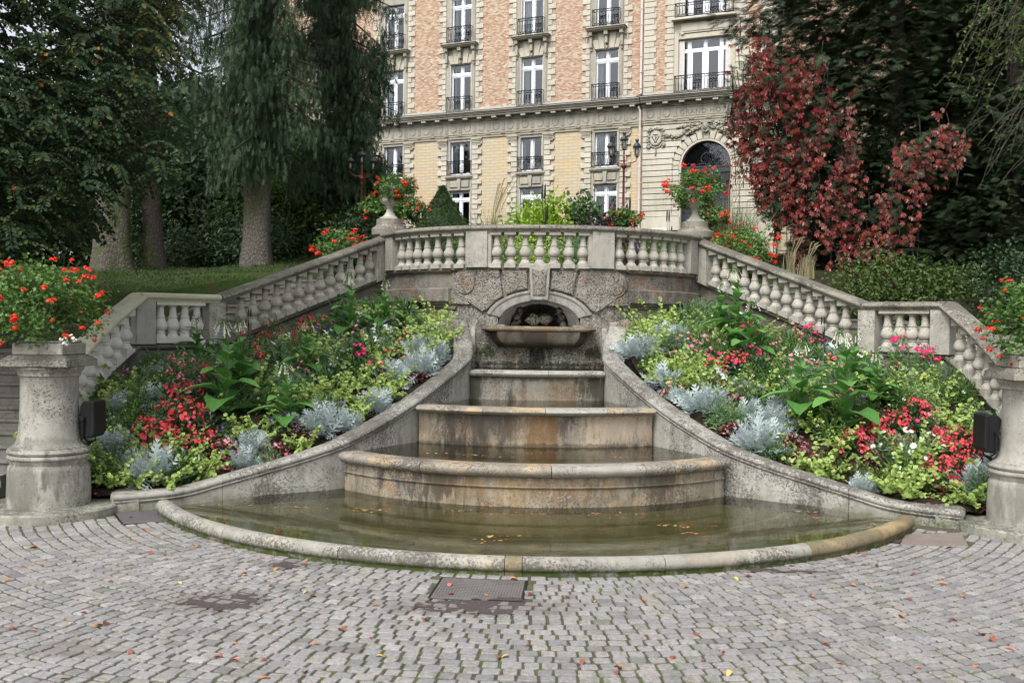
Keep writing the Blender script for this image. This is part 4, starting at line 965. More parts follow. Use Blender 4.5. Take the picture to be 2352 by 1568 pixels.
# wall slabs with real openings: vertical strips around each window column
def wallpanel(x0, x1, z0, z1, y, m, name='wall', th=.5):
    mb = MB(); hb(mb, x0, x1, y, y+th, z0, z1); return hobj(mb, name, m)
rows = [(7.3, 9.53), (10.36, 12.06), (13.47, 16.04), (17.08, 19.55)]
hwin = .60
prev = -16.0
for ci, cx in enumerate(COLS):
    x0, x1 = cx-1.12, cx+1.12
    wallpanel(prev, x0, 13.45, RT, 0, S_brick, 'brick_wall'); wallpanel(prev, x0, RB, 12.2, 0, S_ybrick, 'yellow_wall'); prev = x1
    for a, b in ((x0, cx-hwin), (cx+hwin, x1)):
        wallpanel(a, b, RB, RT, -.004, H_dk, 'pier')
    zz = [RB]+[v for r in rows for v in r]+[RT]
    for i in range(0, len(zz), 2):
        if zz[i+1]-zz[i] > .02: wallpanel(cx-hwin, cx+hwin, zz[i], zz[i+1], -.004, H_dk, 'spandrel')
wallpanel(prev, 5.80, 13.45, RT, 0, S_brick, 'brick_wall'); wallpanel(prev, 5.80, RB, 12.2, 0, S_ybrick, 'yellow_wall')
# quoins
for cx in COLS:
    for s_ in (-1, 1):
        for (z0, z1, hh) in ((13.72, RT, .269), (RB, 12.0, .255)):
            z = z0; i = 0; mb = MB()
            while z < z1-.05:
                wide = i % 2; xi = cx+s_*(hwin+.26 if z0 > 10 else hwin+.13); xo = cx+s_*(1.27 if wide else 1.06)
                if 16.1 < z+hh/2 < 17.05 and wide == 0: xi = cx+s_*1.0
                hb(mb, min(xi, xo), max(xi, xo), -.05 if z0 > 10 else -.09, .01, z+.016, z+hh-.012); i += 1; z += hh
            hobj(mb, 'quoins', H_st, bevel=.012)
# plain jamb surround beside windows, upper floors
for cx in COLS:
    for s_ in (-1, 1):
        for z0, z1 in ((13.47, 16.1), (17.08, 19.6)):
            mb = MB(); hb(mb, cx+s_*(hwin+.01), cx+s_*(hwin+.20), -.035, .02, z0, z1); hobj(mb, 'jamb', H_dk, bevel=.01)
        mb = MB(); hb(mb, cx+s_*(hwin+.01), cx+s_*(hwin+.10), -.04, .02, 7.3, 12.2); hobj(mb, 'jamb', H_dk, bevel=.01)
# pilaster capitals of the ground floor
for cx in COLS:
    for s_ in (-1, 1):
        c0 = cx+s_*.98; mb = MB()
        hb(mb, c0-.30, c0+.30, -.16, 0, 12.10, 12.19); hb(mb, c0-.27, c0+.27, -.13, 0, 12.03, 12.10); hb(mb, c0-.25, c0+.25, -.11, 0, 11.95, 12.03); hb(mb, c0-.23, c0+.23, -.09, 0, 11.80, 11.95); hobj(mb, 'capital', H_dk, bevel=.012)
# entablature: architrave, frieze, cornice, modillions, discs, triglyphs
def entab(x0, x1, off, txt=None, parent=HB):
    mb = MB()
    for z0, z1, y in ((12.19, 12.30, -.06), (12.30, 12.40, -.09), (12.40, 12.44, -.12), (12.44, 13.02, -.07), (13.02, 13.08, -.12), (13.08, 13.20, -.16), (13.29, 13.35, -.50), (13.35, 13.41, -.54), (13.41, 13.47, -.60)):
        hb(mb, x0, x1, y+off, .3, z0, z1)
    hb(mb, x0, x1, -.44+off, .3, 13.20, 13.29)
    hobj(mb, 'cornice', H_dk, bevel=.012)
    mb = MB(); hb(mb, x0, x1, -.06+off, .3, 13.47, 13.72); hobj(mb, 'parapet_band', hstone('band', (.42, .405, .37), (.47, .455, .42)))
    mb = MB(); hb(mb, x0-.02, x1+.02, -.61+off, -.02+off, 13.471, 13.49); hobj(mb, 'lead_flashing', M_iron)
    n = int(round((x1-x0)/.80)); st = (x1-x0)/n
    for i in range(n):
        xc = x0+st*(i+.5); inside = txt and txt[0] < xc < txt[1]
        mb = MB(); hb(mb, xc-.13, xc+.13, -.40+off, -.12, 13.10, 13.20); hobj(mb, 'modillion', H_st, bevel=.01)
        mb = MB(); hb(mb, xc+st/2-.13, xc+st/2+.13, -.122+off, -.1, 12.385, 12.40)
        for q in range(5): hb(mb, xc+st/2-.10+q*.045, xc+st/2-.07+q*.045, -.13+off, -.1, 12.335, 12.385)
        hobj(mb, 'guttae', H_dk)
        if inside: continue
        pr = [(.165*math.cos(2*PI*t/20)*1.0+xc, .19*math.sin(2*PI*t/20)+12.73) for t in range(20)]
        pi2 = [(.145*math.cos(2*PI*t/20)+xc, .17*math.sin(2*PI*t/20)+12.73) for t in range(20)]
        mb = MB(); mb.tube([(a, -.075+off, b_) for a, b_ in pr+pr[:1]], .022, 5, cap=False); mb.prism(pi2, -.082+off, -.06+off); hobj(mb, 'frieze_disc', H_dk)
        mb = MB(); hb(mb, xc+.5*st-.08, xc+.5*st+.08, -.078+off, -.05+off, 12.49, 12.99)
        for e in (-.055, 0, .055): hb(mb, xc+.5*st+e-.016, xc+.5*st+e+.016, -.105+off, -.07+off, 12.50, 12.98)
        hobj(mb, 'triglyph', H_dk)
entab(-16, 5.74, 0)
# windows
def balcony_rail(parent, x0, x1, z0, z1, y, scroll=False):
    mb = MB(); r = .013
    def bar(a, b, rr=r): mb.tube([a, b], rr, 4)
    for z in (z0+.03, z1): mb.b2(x0, x1, y-.02, y+.02, z-.018, z+.018)
    mb.b2(x0, x1, y-.012, y+.012, z1-.13, z1-.105)
    for x in (x0, x1):
        bar((x, y, z0), (x, y, z1), .018); mb.b2(x-.012, x+.012, y, y+.28, z1-.015, z1+.015); mb.b2(x-.012, x+.012, y, y+.28, z0+.02, z0+.045)
    L = x1-x0
    def ring(cx, cz, rx, rz, n=12, a0=0, a1=2*PI, rr=.010):
        mb.tube([(cx+rx*math.cos(a0+(a1-a0)*i/n), y, cz+rz*math.sin(a0+(a1-a0)*i/n)) for i in range(n+1)], rr, 4, cap=False)
    if not scroll:
        n = int(L/.135); st = L/n
        for i in range(n):
            xc = x0+st*(i+.5)
            bar((xc-st*.5, y, z1-.12), (xc+st*.5, y, z1), .008); bar((xc+st*.5, y, z1-.12), (xc-st*.5, y, z1), .008)
            bar((xc, y, z0+.12), (xc, y, z1-.22), .012)
            if i % 2 == 0:
                ring(xc+st/2, z1-.20, st*.5, .075, 8, 0, PI); ring(xc+st/2, z0+.22, st*.5, .09, 8, PI, 2*PI)
                bar((xc, y, z0+.22), (xc, y, z1-.2)); bar((xc+st, y, z0+.22), (xc+st, y, z1-.2))
            for zz_ in (.34, .40, .46): mb.b2(xc-.018, xc+.018, y-.018, y+.018, z0+(z1-z0)*zz_*1.2, z0+(z1-z0)*zz_*1.2+.018)
            bar((xc-st*.5, y, z0+.10), (xc, y, z0+.03), .008); bar((xc, y, z0+.03), (xc+st*.5, y, z0+.10), .008)
        mb.b2(x0, x1, y-.01, y+.01, z0+.10, z0+.118)
    else:
        n = int(L/.10); st = L/n
        for i in range(n): ring(x0+st*(i+.5), z1-.06, .03, .04, 6)
        xm = (x0+x1)/2
        ring(xm, (z0+z1)/2-.12, .16, .17, 14); ring(xm, (z0+z1)/2-.12, .08, .10, 10)
        for e in (-1, 1):
            ring(xm+e*.28, (z0+z1)/2-.03, .11, .13, 12, -PI/2, PI); ring(xm+e*.22, (z0+z1)/2-.27, .09, .09, 10, 0, 1.7*PI)
            bar((xm+e*L*.44, y, z1-.12), (xm+e*L*.44, y, z0+.2)); bar((xm+e*L*.44, y, z0+.2), (xm+e*L*.34, y, z0+.06)); bar((xm+e*L*.34, y, z0+.06), (xm, y, z0+.06))
            bar((xm+e*L*.34, y, z1-.12), (xm+e*L*.34, y, z0+.3)); bar((xm+e*.12, y, z1-.12), (xm+e*.05, y, z0+.45)); ring(xm+e*L*.38, z0+.38, .05, .09, 8)
            bar((xm+e*.2, y, z0), (xm+e*.2, y, z0+.08))
    return hobj(mb, 'railing', M_iron, parent)
def window(cx, z0, z1, hw, rail=None, transom=None, curt='L', lab=None, y=.22, four=False, seed=0):
    q = random.Random(int(cx*10)+int(z0*7)+seed)
    wn = empty('window', (cx, 0, (z0+z1)/2), 0, HB)
    def o_(mb, nm, m, **kw):
        ob = mb.build(nm, m, wn, **kw); ob.data.transform(Matrix.Translation(-wn.location)); return ob
    mb = MB(); f = .055
    hb(mb, cx-hw, cx-hw+f, y-.03, y+.05, z0, z1); hb(mb, cx+hw-f, cx+hw, y-.03, y+.05, z0, z1)
    hb(mb, cx-hw+f, cx+hw-f, y-.03, y+.05, z1-f, z1); hb(mb, cx-hw+f, cx+hw-f, y-.03, y+.05, z0, z0+.10)
    hb(mb, cx-.06, cx+.06, y-.045, y+.05, z0+.10, z1-f)
    zt = transom
    if zt: hb(mb, cx-hw+f, cx-.075, y-.04, y+.05, zt-.08, zt+.08); hb(mb, cx+.075, cx+hw-f, y-.04, y+.05, zt-.08, zt+.08); hb(mb, cx-hw+f, cx+hw-f, y-.065, y-.045, zt-.02, zt+.03)
    zl = [z0+.10, (zt-.08) if zt else z1-f]
    for e in (-1, 1):       # casement stiles
        a, b_ = (cx-hw+f, cx-.075) if e < 0 else (cx+.075, cx+hw-f)
        for za, zb in ([(z0+.10, zt-.08), (zt+.08, z1-f)] if zt else [(z0+.10, z1-f)]):
            s_ = .03; hb(mb, a, a+s_, y-.02, y+.02, za, zb); hb(mb, b_-s_, b_, y-.02, y+.02, za, zb); hb(mb, a+s_, b_-s_, y-.02, y+.02, za, za+s_*1.6); hb(mb, a+s_, b_-s_, y-.02, y+.02, zb-s_, zb)
        if four:
            m_ = (z0+.10+zl[1])*.5-.35 if not zt else None
            if m_: hb(mb, a+.045, b_-.045, y-.02, y+.02, m_-.03, m_+.03)
    o_(mb, 'frame', M_white, bevel=.006)
    mb = MB(); mb.add([(cx-hw, y+.0, z0), (cx+hw, y+.0, z0), (cx+hw, y+.0, z1), (cx-hw, y+.0, z1)], [(0, 1, 2, 3)]); o_(mb, 'pane', M_glass)
    # room behind
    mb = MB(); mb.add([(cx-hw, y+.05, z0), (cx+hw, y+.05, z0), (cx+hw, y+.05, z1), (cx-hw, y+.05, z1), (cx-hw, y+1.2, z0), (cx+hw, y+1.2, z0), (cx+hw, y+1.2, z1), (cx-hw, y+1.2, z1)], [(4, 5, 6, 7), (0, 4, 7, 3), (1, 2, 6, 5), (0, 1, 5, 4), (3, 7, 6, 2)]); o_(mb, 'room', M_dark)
    if curt:
        mb = MB()
        def cur(a, b_):
            n = 26; vs = []
            for i in range(n+1):
                x = a+(b_-a)*i/n; d = y+.13+.025*math.sin(i*2.1+q.random())
                vs += [(x, d, z0+.02), (x, d, z1-.05)]
            mb.add(vs, [(2*i, 2*i+2, 2*i+3, 2*i+1) for i in range(n)])
        wd = hw*q.uniform(.3, .8)
        if 'L' in curt: cur(cx-hw+.03, cx-hw+wd)
        if 'R' in curt and q.random() < .7: cur(cx+hw-wd*.6, cx+hw-.03)
        o_(mb, 'curtain', M_curt)
    if rail: 
        ob = balcony_rail(wn, cx-hw-.07, cx+hw+.07, rail[0], rail[1], -.30 if rail[2] == 'p' else -.17, rail[2] == 's'); ob.data.transform(Matrix.Translation(-wn.location))
    for e in (-1, 1):     # folded shutters in the reveal
        mb = MB(); xx = cx+e*(hw-.005); mb.b2(xx-.012, xx+.012, -.02, y-.05, z0+.02, z1-.04)
        for i in range(int((z1-z0)/.06)): mb.b2(xx-.016, xx+.016, -.0, y-.07, z0+.05+i*.06, z0+.075+i*.06)
        o_(mb, 'shutter', M_shut)
    return wn
for ci, cx in enumerate(COLS):
    window(cx, 13.47, 16.03, hwin, (13.50, 14.32, 'p'), 15.52, ['LR', 'LR', 'LR', 'LR', 'L'][ci])
    window(cx, 17.10, 19.5, hwin, (17.12, 17.90, 'p'), 19.0 if ci != 4 else 19.05, ['', '', 'L', 'LR', 'R'][ci])
    window(cx, 10.36, 12.06, hwin, (10.38, 11.05, 's'), None, ['', '', 'L', 'L', 'LR'][ci])
    window(cx, 7.3, 9.52, hwin, None, 9.08, ['', '', 'L', '', ''][ci], four=False)
    # sills, voussoirs, brackets between floors
    mb = MB(); hb(mb, cx-1.02, cx+1.02, -.46, .0, 17.0, 17.05); hb(mb, cx-.98, cx+.98, -.40, 0, 16.93, 17.0); hb(mb, cx-.94, cx+.94, -.33, 0, 16.88, 16.93); hobj(mb, 'balcony_slab', H_dk, bevel=.012)
    for e in (-.78, 0, .78):
        wd = .09 if e else .10; mb = MB()
        hb(mb, cx+e-wd, cx+e+wd, -.30, -.0, 16.68, 16.88); hb(mb, cx+e-wd*.72, cx+e+wd*.72, -.20, 0, 16.30 if not e else 16.12, 16.68); hb(mb, cx+e-wd*.5, cx+e+wd*.5, -.13, 0, 16.06 if not e else 15.98, 16.2); hobj(mb, 'bracket', H_dk, bevel=.02)
    for i, (a, b_, c_, d_) in enumerate([(-.60, -.38, -.78, -.50), (-.375, -.12, -.495, -.13), (.12, .375, .13, .495), (.38, .60, .50, .78)]):
        zt = 16.86 if i in (1, 2) else 16.52
        mb = MB(); mb.prism([(cx+a, 16.07), (cx+b_, 16.07), (cx+(d_ if zt > 16.6 else (b_+(d_-b_)*.6)), zt), (cx+(c_ if zt > 16.6 else c_), zt if zt > 16.6 else 16.52)], -.055, .0); hobj(mb, 'voussoir', H_st, bevel=.012)
    mb = MB(); hb(mb, cx-.80, cx+.80, -.16, .22, 10.22, 10.30); hb(mb, cx-.76, cx+.76, -.11, .2, 10.16, 10.22); hb(mb, cx-.55, cx-.12, -.07, 0, 9.72, 10.06); hb(mb, cx+.12, cx+.55, -.07, 0, 9.72, 10.06)
    mb.prism([(cx-.07, 9.56), (cx+.07, 9.56), (cx+.11, 10.14), (cx-.11, 10.14)], -.13, 0); hb(mb, cx-.66, cx+.66, -.05, 0, 9.56, 9.66); hobj(mb, 'sill', H_dk, bevel=.012)
# projecting pavilion on the right
POFF = -.12; PX0, PX1 = 5.80, 12.1; PC = 8.86
entab(5.80, 12.1, POFF, (7.2, 10.5))
def pv(mb, *a): hb(mb, *a)
mb = MB(); pv(mb, PX0, 7.50, POFF, .4, 13.45, RT); pv(mb, 9.94, PX1, POFF, .4, 13.45, RT); pv(mb, 7.50, 9.94, POFF, .4, 16.09, 17.02); hobj(mb, 'wall', H_st)
for a, b_ in ((6.33, 7.0), (10.6, 11.3)): mb = MB(); pv(mb, a, b_, POFF-.004, POFF+.1, 13.72, RT); hobj(mb, 'brick_wall', S_brick)
for a, b_, c_, d_ in ((5.82, 5.82, 6.42, 6.31), (6.83, 6.93, 7.28, 7.28), (10.15, 10.15, 10.75, 10.62), (11.2, 11.3, 11.9, 11.9)):
    mb = MB(); z = 13.72; i = 0
    while z < RT-.1: pv(mb, a if i % 2 else b_, c_ if i % 2 else d_, POFF-.045, POFF, z+.012, z+.255); z += .268; i += 1
    hobj(mb, 'quoins', H_st, bevel=.012)
mb = MB(); pv(mb, 7.29, 7.50, POFF-.06, POFF, 13.72, 16.3); pv(mb, 9.94, 10.14, POFF-.06, POFF, 13.72, 16.3); pv(mb, 7.50, 9.94, POFF-.06, POFF, 16.09, 16.3)
pv(mb, 7.25, 10.15, POFF-.1, POFF, 16.86, 16.92); pv(mb, 7.2, 10.2, POFF-.38, POFF, 16.92, 17.02); pv(mb, 7.60, 9.84, POFF-.09, POFF, 16.34, 16.80); pv(mb, 7.66, 9.78, POFF-.12, POFF, 16.42, 16.74)
for x in (7.62, 9.68): pv(mb, x, x+.14, POFF-.14, POFF, 16.28, 16.40); pv(mb, x-.1, x-.08, POFF-.14, POFF, 16.28, 16.40)
hobj(mb, 'window_surround', H_st, bevel=.015)
def bigwin(z0, z1, rail):
    wn = empty('window', (PC-.13, 0, (z0+z1)/2), 0, HB); cx = 8.72; y = POFF+.22; hw = 1.2
    def o_(mb, nm, m, **kw):
        ob = mb.build(nm, m, wn, **kw); ob.data.transform(Matrix.Translation(-wn.location)); return ob
    mb = MB()
    for x in (cx-hw, cx-.84, cx-.09, cx+.66, cx+hw-.18): hb(mb, x, x+.18 if x != cx-.09 else cx+.09, y-.04, y+.05, z0, z1)
    zt = z1-.52
    for a, b_ in ((z0, z0+.16), (zt-.09, zt+.09), (z1-.10, z1)): hb(mb, cx-hw, cx+hw, y-.035, y+.045, a, b_)
    for a, b_ in ((-.66, -.60), (-.15, -.09), (.09, .15), (.60, .66)): hb(mb, cx+a, cx+b_, y-.03, y+.03, z0, zt)
    o_(mb, 'frame', M_white, bevel=.006)
    mb = MB(); mb.add([(cx-hw, y, z0), (cx+hw, y, z0), (cx+hw, y, z1), (cx-hw, y, z1)], [(0, 1, 2, 3)]); o_(mb, 'pane', M_glass)
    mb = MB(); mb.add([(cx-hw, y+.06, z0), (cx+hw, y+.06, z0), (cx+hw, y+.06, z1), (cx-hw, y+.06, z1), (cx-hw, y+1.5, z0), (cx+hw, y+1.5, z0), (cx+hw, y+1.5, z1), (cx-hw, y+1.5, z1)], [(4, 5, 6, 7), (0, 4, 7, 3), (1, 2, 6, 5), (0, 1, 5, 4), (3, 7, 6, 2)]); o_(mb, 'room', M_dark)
    for e in (-1, 1):
        mb = MB(); x = cx+e*1.10; d = .14
        hb(mb, x-d, x+d, y-.16, y-.12, z0+.05, z1-.06)
        for i in range(int((z1-z0-.2)/.07)): hb(mb, x-d+.03, x+d-.03, y-.175, y-.155, z0+.12+i*.07, z0+.15+i*.07)
        o_(mb, 'shutter', M_shut, bevel=.004)
    ob = balcony_rail(wn, 7.38, 10.08, rail[0], rail[1], POFF-.30); ob.data.transform(Matrix.Translation(-wn.location))
bigwin(13.50, 16.09, (13.50, 14.33)); bigwin(17.04, 19.6, (17.04, 17.68))
# rusticated ground floor with arched door
SPR, AR = 10.15, 1.17
mb = MB(); mj = MB()
hb(mj, PX0+.02, PC-1.58, POFF+.03, .4, 6, 12.2); hb(mj, PC+1.58, PX1, POFF+.03, .4, 6, 12.2)
n = 24
arcp = [(PC+1.19*math.cos(PI*i/n), SPR+1.19*math.sin(PI*i/n)) for i in range(n+1)]
for i in range(n):
    a, b_ = arcp[i], arcp[i+1]; mj.prism([a, (a[0], 12.19), (b_[0], 12.19), b_], POFF+.03, .4)
for e in (-1, 1): hb(mj, PC+e*1.19, PC+e*1.62, POFF+.03, .4, 6, 12.19 if False else SPR)
for e in (-1, 1): hb(mj, PC+e*1.19, PC+e*1.62, POFF+.03, .4, SPR, 12.19)
hobj(mj, 'wall_backing', H_gr)
z = 7.86; hh = .272
while z < 12.0:
    zt = min(z+hh-.028, 12.16)
    for e in (-1, 1):
        zc = (z+zt)/2
        xin = 1.585 if zc < SPR else math.sqrt(max(0, 1.60**2-(zc-SPR)**2)) if zc-SPR < 1.6 else 0
        if xin == 0 and e > 0: hb(mb, PC-.0, PX1-.02, POFF-.035, POFF+.1, z, zt)
        elif xin == 0: hb(mb, PX0+.02, PC-.0, POFF-.035, POFF+.1, z, zt)
        elif e < 0: hb(mb, PX0+.02, PC-xin, POFF-.035, POFF+.1, z, zt)
        else: hb(mb, PC+xin, PX1-.02, POFF-.035, POFF+.1, z, zt)
    z += hh
for e in (-1, 1):     # jamb blocks
    z = 7.86
    while z < SPR-.1:
        hb(mb, PC+e*1.26, PC+e*1.57, POFF-.05, POFF+.1, z, z+hh-.028); z += hh
m = 15
for i in range(m):
    a0, a1 = PI*i/m+.012, PI*(i+1)/m-.012
    mb.prism([(PC+r*math.cos(a), SPR+r*math.sin(a)) for r, a in ((1.26, a0), (1.58, a0), (1.58, a1), (1.26, a1))], POFF-.05, POFF+.1)
hobj(mb, 'rusticated_wall', H_st, bevel=.022, seg=2)
mb = MB()
for i in range(n):
    a0, a1 = PI*i/n, PI*(i+1)/n
    mb.prism([(PC+r*math.cos(a), SPR+r*math.sin(a)) for r, a in ((AR-.01, a0), (1.255, a0), (1.255, a1), (AR-.01, a1))], POFF-.03, .4)
for e in (-1, 1): hb(mb, PC+e*(AR-.01), PC+e*1.255, POFF-.03, .4, 7.0, SPR)
hb(mb, PX0+.02, PC-1.2, POFF-.10, POFF+.1, 6, 7.84); hb(mb, PC+1.2, PX1, POFF-.10, POFF+.1, 6, 7.84); hobj(mb, 'door_surround', H_st)
dr = empty('entrance_door', (PC, 0, 9), 0, HB)
def d_(mb, nm, m, **kw):
    ob = mb.build(nm, m, dr, **kw); ob.data.transform(Matrix.Translation(-dr.location)); return ob
mb = MB(); y = .16
P = [(PC+AR*math.cos(PI*i/n), SPR+AR*math.sin(PI*i/n)) for i in range(n+1)]
mb.prism(P, y+.05, y+.10); d_(mb, 'fanlight_backing', M_dark)
mb = MB(); mb.add([(x, y, z) for x, z in P], [tuple(range(n+1))]); d_(mb, 'pane', M_glass)
mb = MB(); mb.tube([(x, y-.02, z) for x, z in P], .05, 6); hb(mb, PC-AR, PC+AR, y-.10, y+.06, SPR-.30, SPR); hb(mb, PC-AR, PC+AR, y-.13, y, SPR-.06, SPR+.02)
hb(mb, PC-AR, PC+AR, y-.02, y+.06, 7.2, SPR-.3)
for x in (-1.1, -.6, -.05, .5, 1.0): hb(mb, PC+x, PC+x+.1, y-.05, y+.0, 7.2, SPR-.3)
for zz_ in (9.15, 8.6, 8.0): hb(mb, PC-AR, PC+AR, y-.045, y, zz_, zz_+.06)
d_(mb, 'frame', M_door, bevel=.008)
mb = MB()
for i in range(26): x = PC-1.05+i*.084; hb(mb, x-.008, x+.008, y-.07, y-.055, 9.28, 9.78)
for i in range(18):
    a = 2*PI*i/18; rock(mb, (PC+.27*math.cos(a), y-.06, SPR+.36+.28*math.sin(a)), .045, i, (1, .6, 1), 1, .2)
for e in (-1, 1):
    for i in range(6): rock(mb, (PC+e*(.36+.1*i), y-.06, SPR+.14-.05*math.sin(i*.7)), .04, i, (1.2, .6, .8), 1, .2)
mb.tube([(PC-.12, y-.07, SPR+.48), (PC, y-.07, SPR+.18), (PC+.12, y-.07, SPR+.48)], .014, 5); mb.tube([(PC-.09, y-.07, SPR+.52), (PC+.09, y-.07, SPR+.52)], .014, 5); mb.tube([(PC, y-.07, SPR+.52), (PC, y-.07, SPR+.25)], .012, 5); mb.tube([(PC, y-.07, SPR+.38), (PC+.06, y-.07, SPR+.38)], .012, 5)
d_(mb, 'iron_wreath', M_door)
# carved medallion, garlands, mask
H_cv = hstone('carved_limestone', (.27, .26, .215), (.36, .345, .29), .5)
MX, MZ = 6.47, 11.56
mb = MB(); mb.prism([(MX+.30*math.cos(2*PI*t/28), MZ+.37*math.sin(2*PI*t/28)) for t in range(28)], POFF-.10, POFF); md = hobj(mb, 'medallion', H_cv, bevel=.02)
mb = MB(); mb.prism([(MX+.255*math.cos(2*PI*t/28), MZ+.32*math.sin(2*PI*t/28)) for t in range(28)], POFF-.115, POFF-.02); hobj(mb, 'medallion_field', H_st, md)
mb = MB(); yy = POFF-.125
mb.tube([(MX-.17, yy, MZ+.05), (MX-.02, yy, MZ-.18), (MX+.02, yy, MZ-.18), (MX+.17, yy, MZ+.05)], .017, 5); mb.tube([(MX-.14, yy, MZ+.15), (MX+.14, yy, MZ+.15)], .017, 5)
mb.tube([(MX, yy, MZ+.15), (MX, yy, MZ-.08)], .014, 5); mb.tube([(MX, yy, MZ+.03), (MX+.07, yy, MZ+.03)], .012, 5); mb.tube([(MX-.08, yy, MZ-.2), (MX+.08, yy, MZ-.2)], .014, 5); mb.tube([(MX-.2, yy, MZ+.06), (MX-.11, yy, MZ+.06)], .012, 5); mb.tube([(MX+.11, yy, MZ+.06), (MX+.2, yy, MZ+.06)], .012, 5)
hobj(mb, 'monogram', H_gr, md)
mb = MB(); q = random.Random(5)
def garl(pts, r, n, j=.04):
    P = smoothpath([(a, 0, b_) for a, b_ in pts], 40); idx = np.linspace(0, len(P)-1, n)
    for i in idx:
        p = P[int(i)]
        rock(mb, (p[0]+q.uniform(-j, j), POFF-.06-q.uniform(0, .04), p[2]+q.uniform(-j, j)), r*q.uniform(.7, 1.2), int(i)+n, (1, .7, .8), 1, .3)
for t in range(34):
    a = 2*PI*t/34; rock(mb, (MX+.38*math.cos(a), POFF-.05, MZ+.45*math.sin(a)), .052*q.uniform(.8, 1.2), t, (1, .7, 1), 1, .3)
garl([(6.1, 11.95), (6.3, 12.0), (6.47, 11.98), (6.65, 12.0), (6.85, 11.9)], .07, 18, .05); garl([(6.13, 11.7), (6.08, 11.3), (6.12, 11.12)], .065, 18, .04); garl([(6.83, 11.7), (6.88, 11.3), (6.84, 11.12)], .065, 18, .04); garl([(6.47, 11.08), (6.46, 10.75)], .04, 9, .02)
garl([(6.85, 11.72), (7.15, 11.62), (7.45, 11.60), (7.75, 11.72), (8.0, 11.9)], .085, 46, .06); garl([(7.55, 12.0), (7.9, 12.06), (8.3, 12.1), (8.6, 12.05)], .06, 26, .05)
garl([(7.95, 11.62), (8.3, 11.86), (8.6, 11.93), (8.9, 11.94)], .08, 34, .06); garl([(9.0, 11.94), (9.35, 11.9), (9.6, 11.78), (9.9, 11.55)], .08, 34, .07); garl([(9.1, 12.06), (9.6, 12.1), (10.0, 12.0), (10.4, 11.75), (10.9, 11.6), (11.3, 11.75)], .08, 54, .07)
hobj(mb, 'carved_garland', H_cv, smooth=True)
mb = MB(); rock(mb, (PC-.02, POFF-.16, 11.92), .15, 4, (.9, .8, 1.15), 3, .08)
rock(mb, (PC-.02, POFF-.30, 11.90), .028, 1, (1, 1.2, 1.6), 1, .05); rock(mb, (PC-.07, POFF-.27, 11.97), .025, 2, (1.2, 1, .6), 1, .05); rock(mb, (PC+.03, POFF-.27, 11.97), .025, 2, (1.2, 1, .6), 1, .05)
for t in range(16):
    a = PI*t/15; rock(mb, (PC-.02+.15*math.cos(a), POFF-.18, 11.86-.14*math.sin(a)), .045, t, (1, .8, 1.2), 1, .3); rock(mb, (PC-.02+.14*math.cos(a), POFF-.18, 11.98+.12*math.sin(a)), .04, t+3, (1, .8, 1), 1, .3)
hb(mb, PC-.25, PC+.25, POFF-.2, POFF, 12.12, 12.19); hobj(mb, 'keystone_mask', H_cv, smooth=False)
# carved name
fc = bpy.data.curves.new('lettering', 'FONT'); fc.body = 'GRAND HOTEL'; fc.size = .30; fc.extrude = .012; fc.align_x = 'LEFT'; fc.space_character = 1.12
fo = bpy.data.objects.new('lettering', fc); COL.objects.link(fo); bpy.context.view_layer.update()
me = bpy.data.meshes.new_from_object(fo.evaluated_get(bpy.context.evaluated_depsgraph_get())); bpy.data.objects.remove(fo)
xs_ = [v.co.x for v in me.vertices]; wdt = max(xs_)-min(xs_); me.transform(Matrix.Translation((-min(xs_), 0, 0))); me.transform(Matrix.Scale(2.52/wdt, 4, (1, 0, 0))); me.transform(Matrix.Rotation(PI/2, 4, 'X'))
me.materials.clear(); me.materials.append(plain('carved_letter', (.20, .185, .15), .9)); lo = link(bpy.data.objects.new('lettering', me), HB); lo.location = (7.62, POFF-.075, 12.60)
mb = MB()
for a, b_, c_, d_2 in ((7.44, 10.30, 12.52, 12.54), (7.44, 10.30, 12.92, 12.94)): hb(mb, a, b_, POFF-.09, POFF-.06, c_, d_2)
hobj(mb, 'name_panel_frame', H_dk)
# drain pipe
M_pipe = plain('pale_pipe_paint', (.55, .48, .44), .5, noise=.15)
dp = empty('drainpipe', (5.70, -.14, 12), 0, HB)
mb = MB(); mb.tube([(5.70, -.16, RT), (5.70, -.16, 13.75), (5.62, -.45, 13.55)], .065, 10); mb.tube([(5.62, -.30, 13.1), (5.70, -.22, 12.9), (5.70, -.20, 7.0)], .062, 10)
z = 7.2
while z < RT: mb.lathe([(.075, 0), (.085, .01), (.085, .05), (.075, .06)], (5.70, -.20 if z < 13.4 else -.16, z), 10); z += .75
ob = mb.build('pipe', M_pipe, dp, smooth=True); ob.data.transform(Matrix.Translation(-dp.location)); ob.data.set_sharp_from_angle(angle=rad(40))
# small notice on the plinth
nx_ = 6.75
mb = MB(); hb(mb, 6.35, 7.05, POFF-.13, POFF-.10, 7.0, 7.30); pn = hobj(mb, 'notice_panel', plain('notice_white', (.70, .72, .74), .5, noise=.05))
mb = MB()
for i in range(3): hb(mb, 6.58, 6.58+.38-.05*(i % 2), POFF-.135, POFF-.129, 7.24-.07*i, 7.26-.07*i); hb(mb, 6.40, 6.44, POFF-.135, POFF-.129, 7.235-.07*i, 7.265-.07*i); hb(mb, 6.47, 6.52, POFF-.135, POFF-.129, 7.235-.07*i, 7.265-.07*i)
hobj(mb, 'notice_print', plain('notice_grey', (.25, .30, .33), .6), pn)
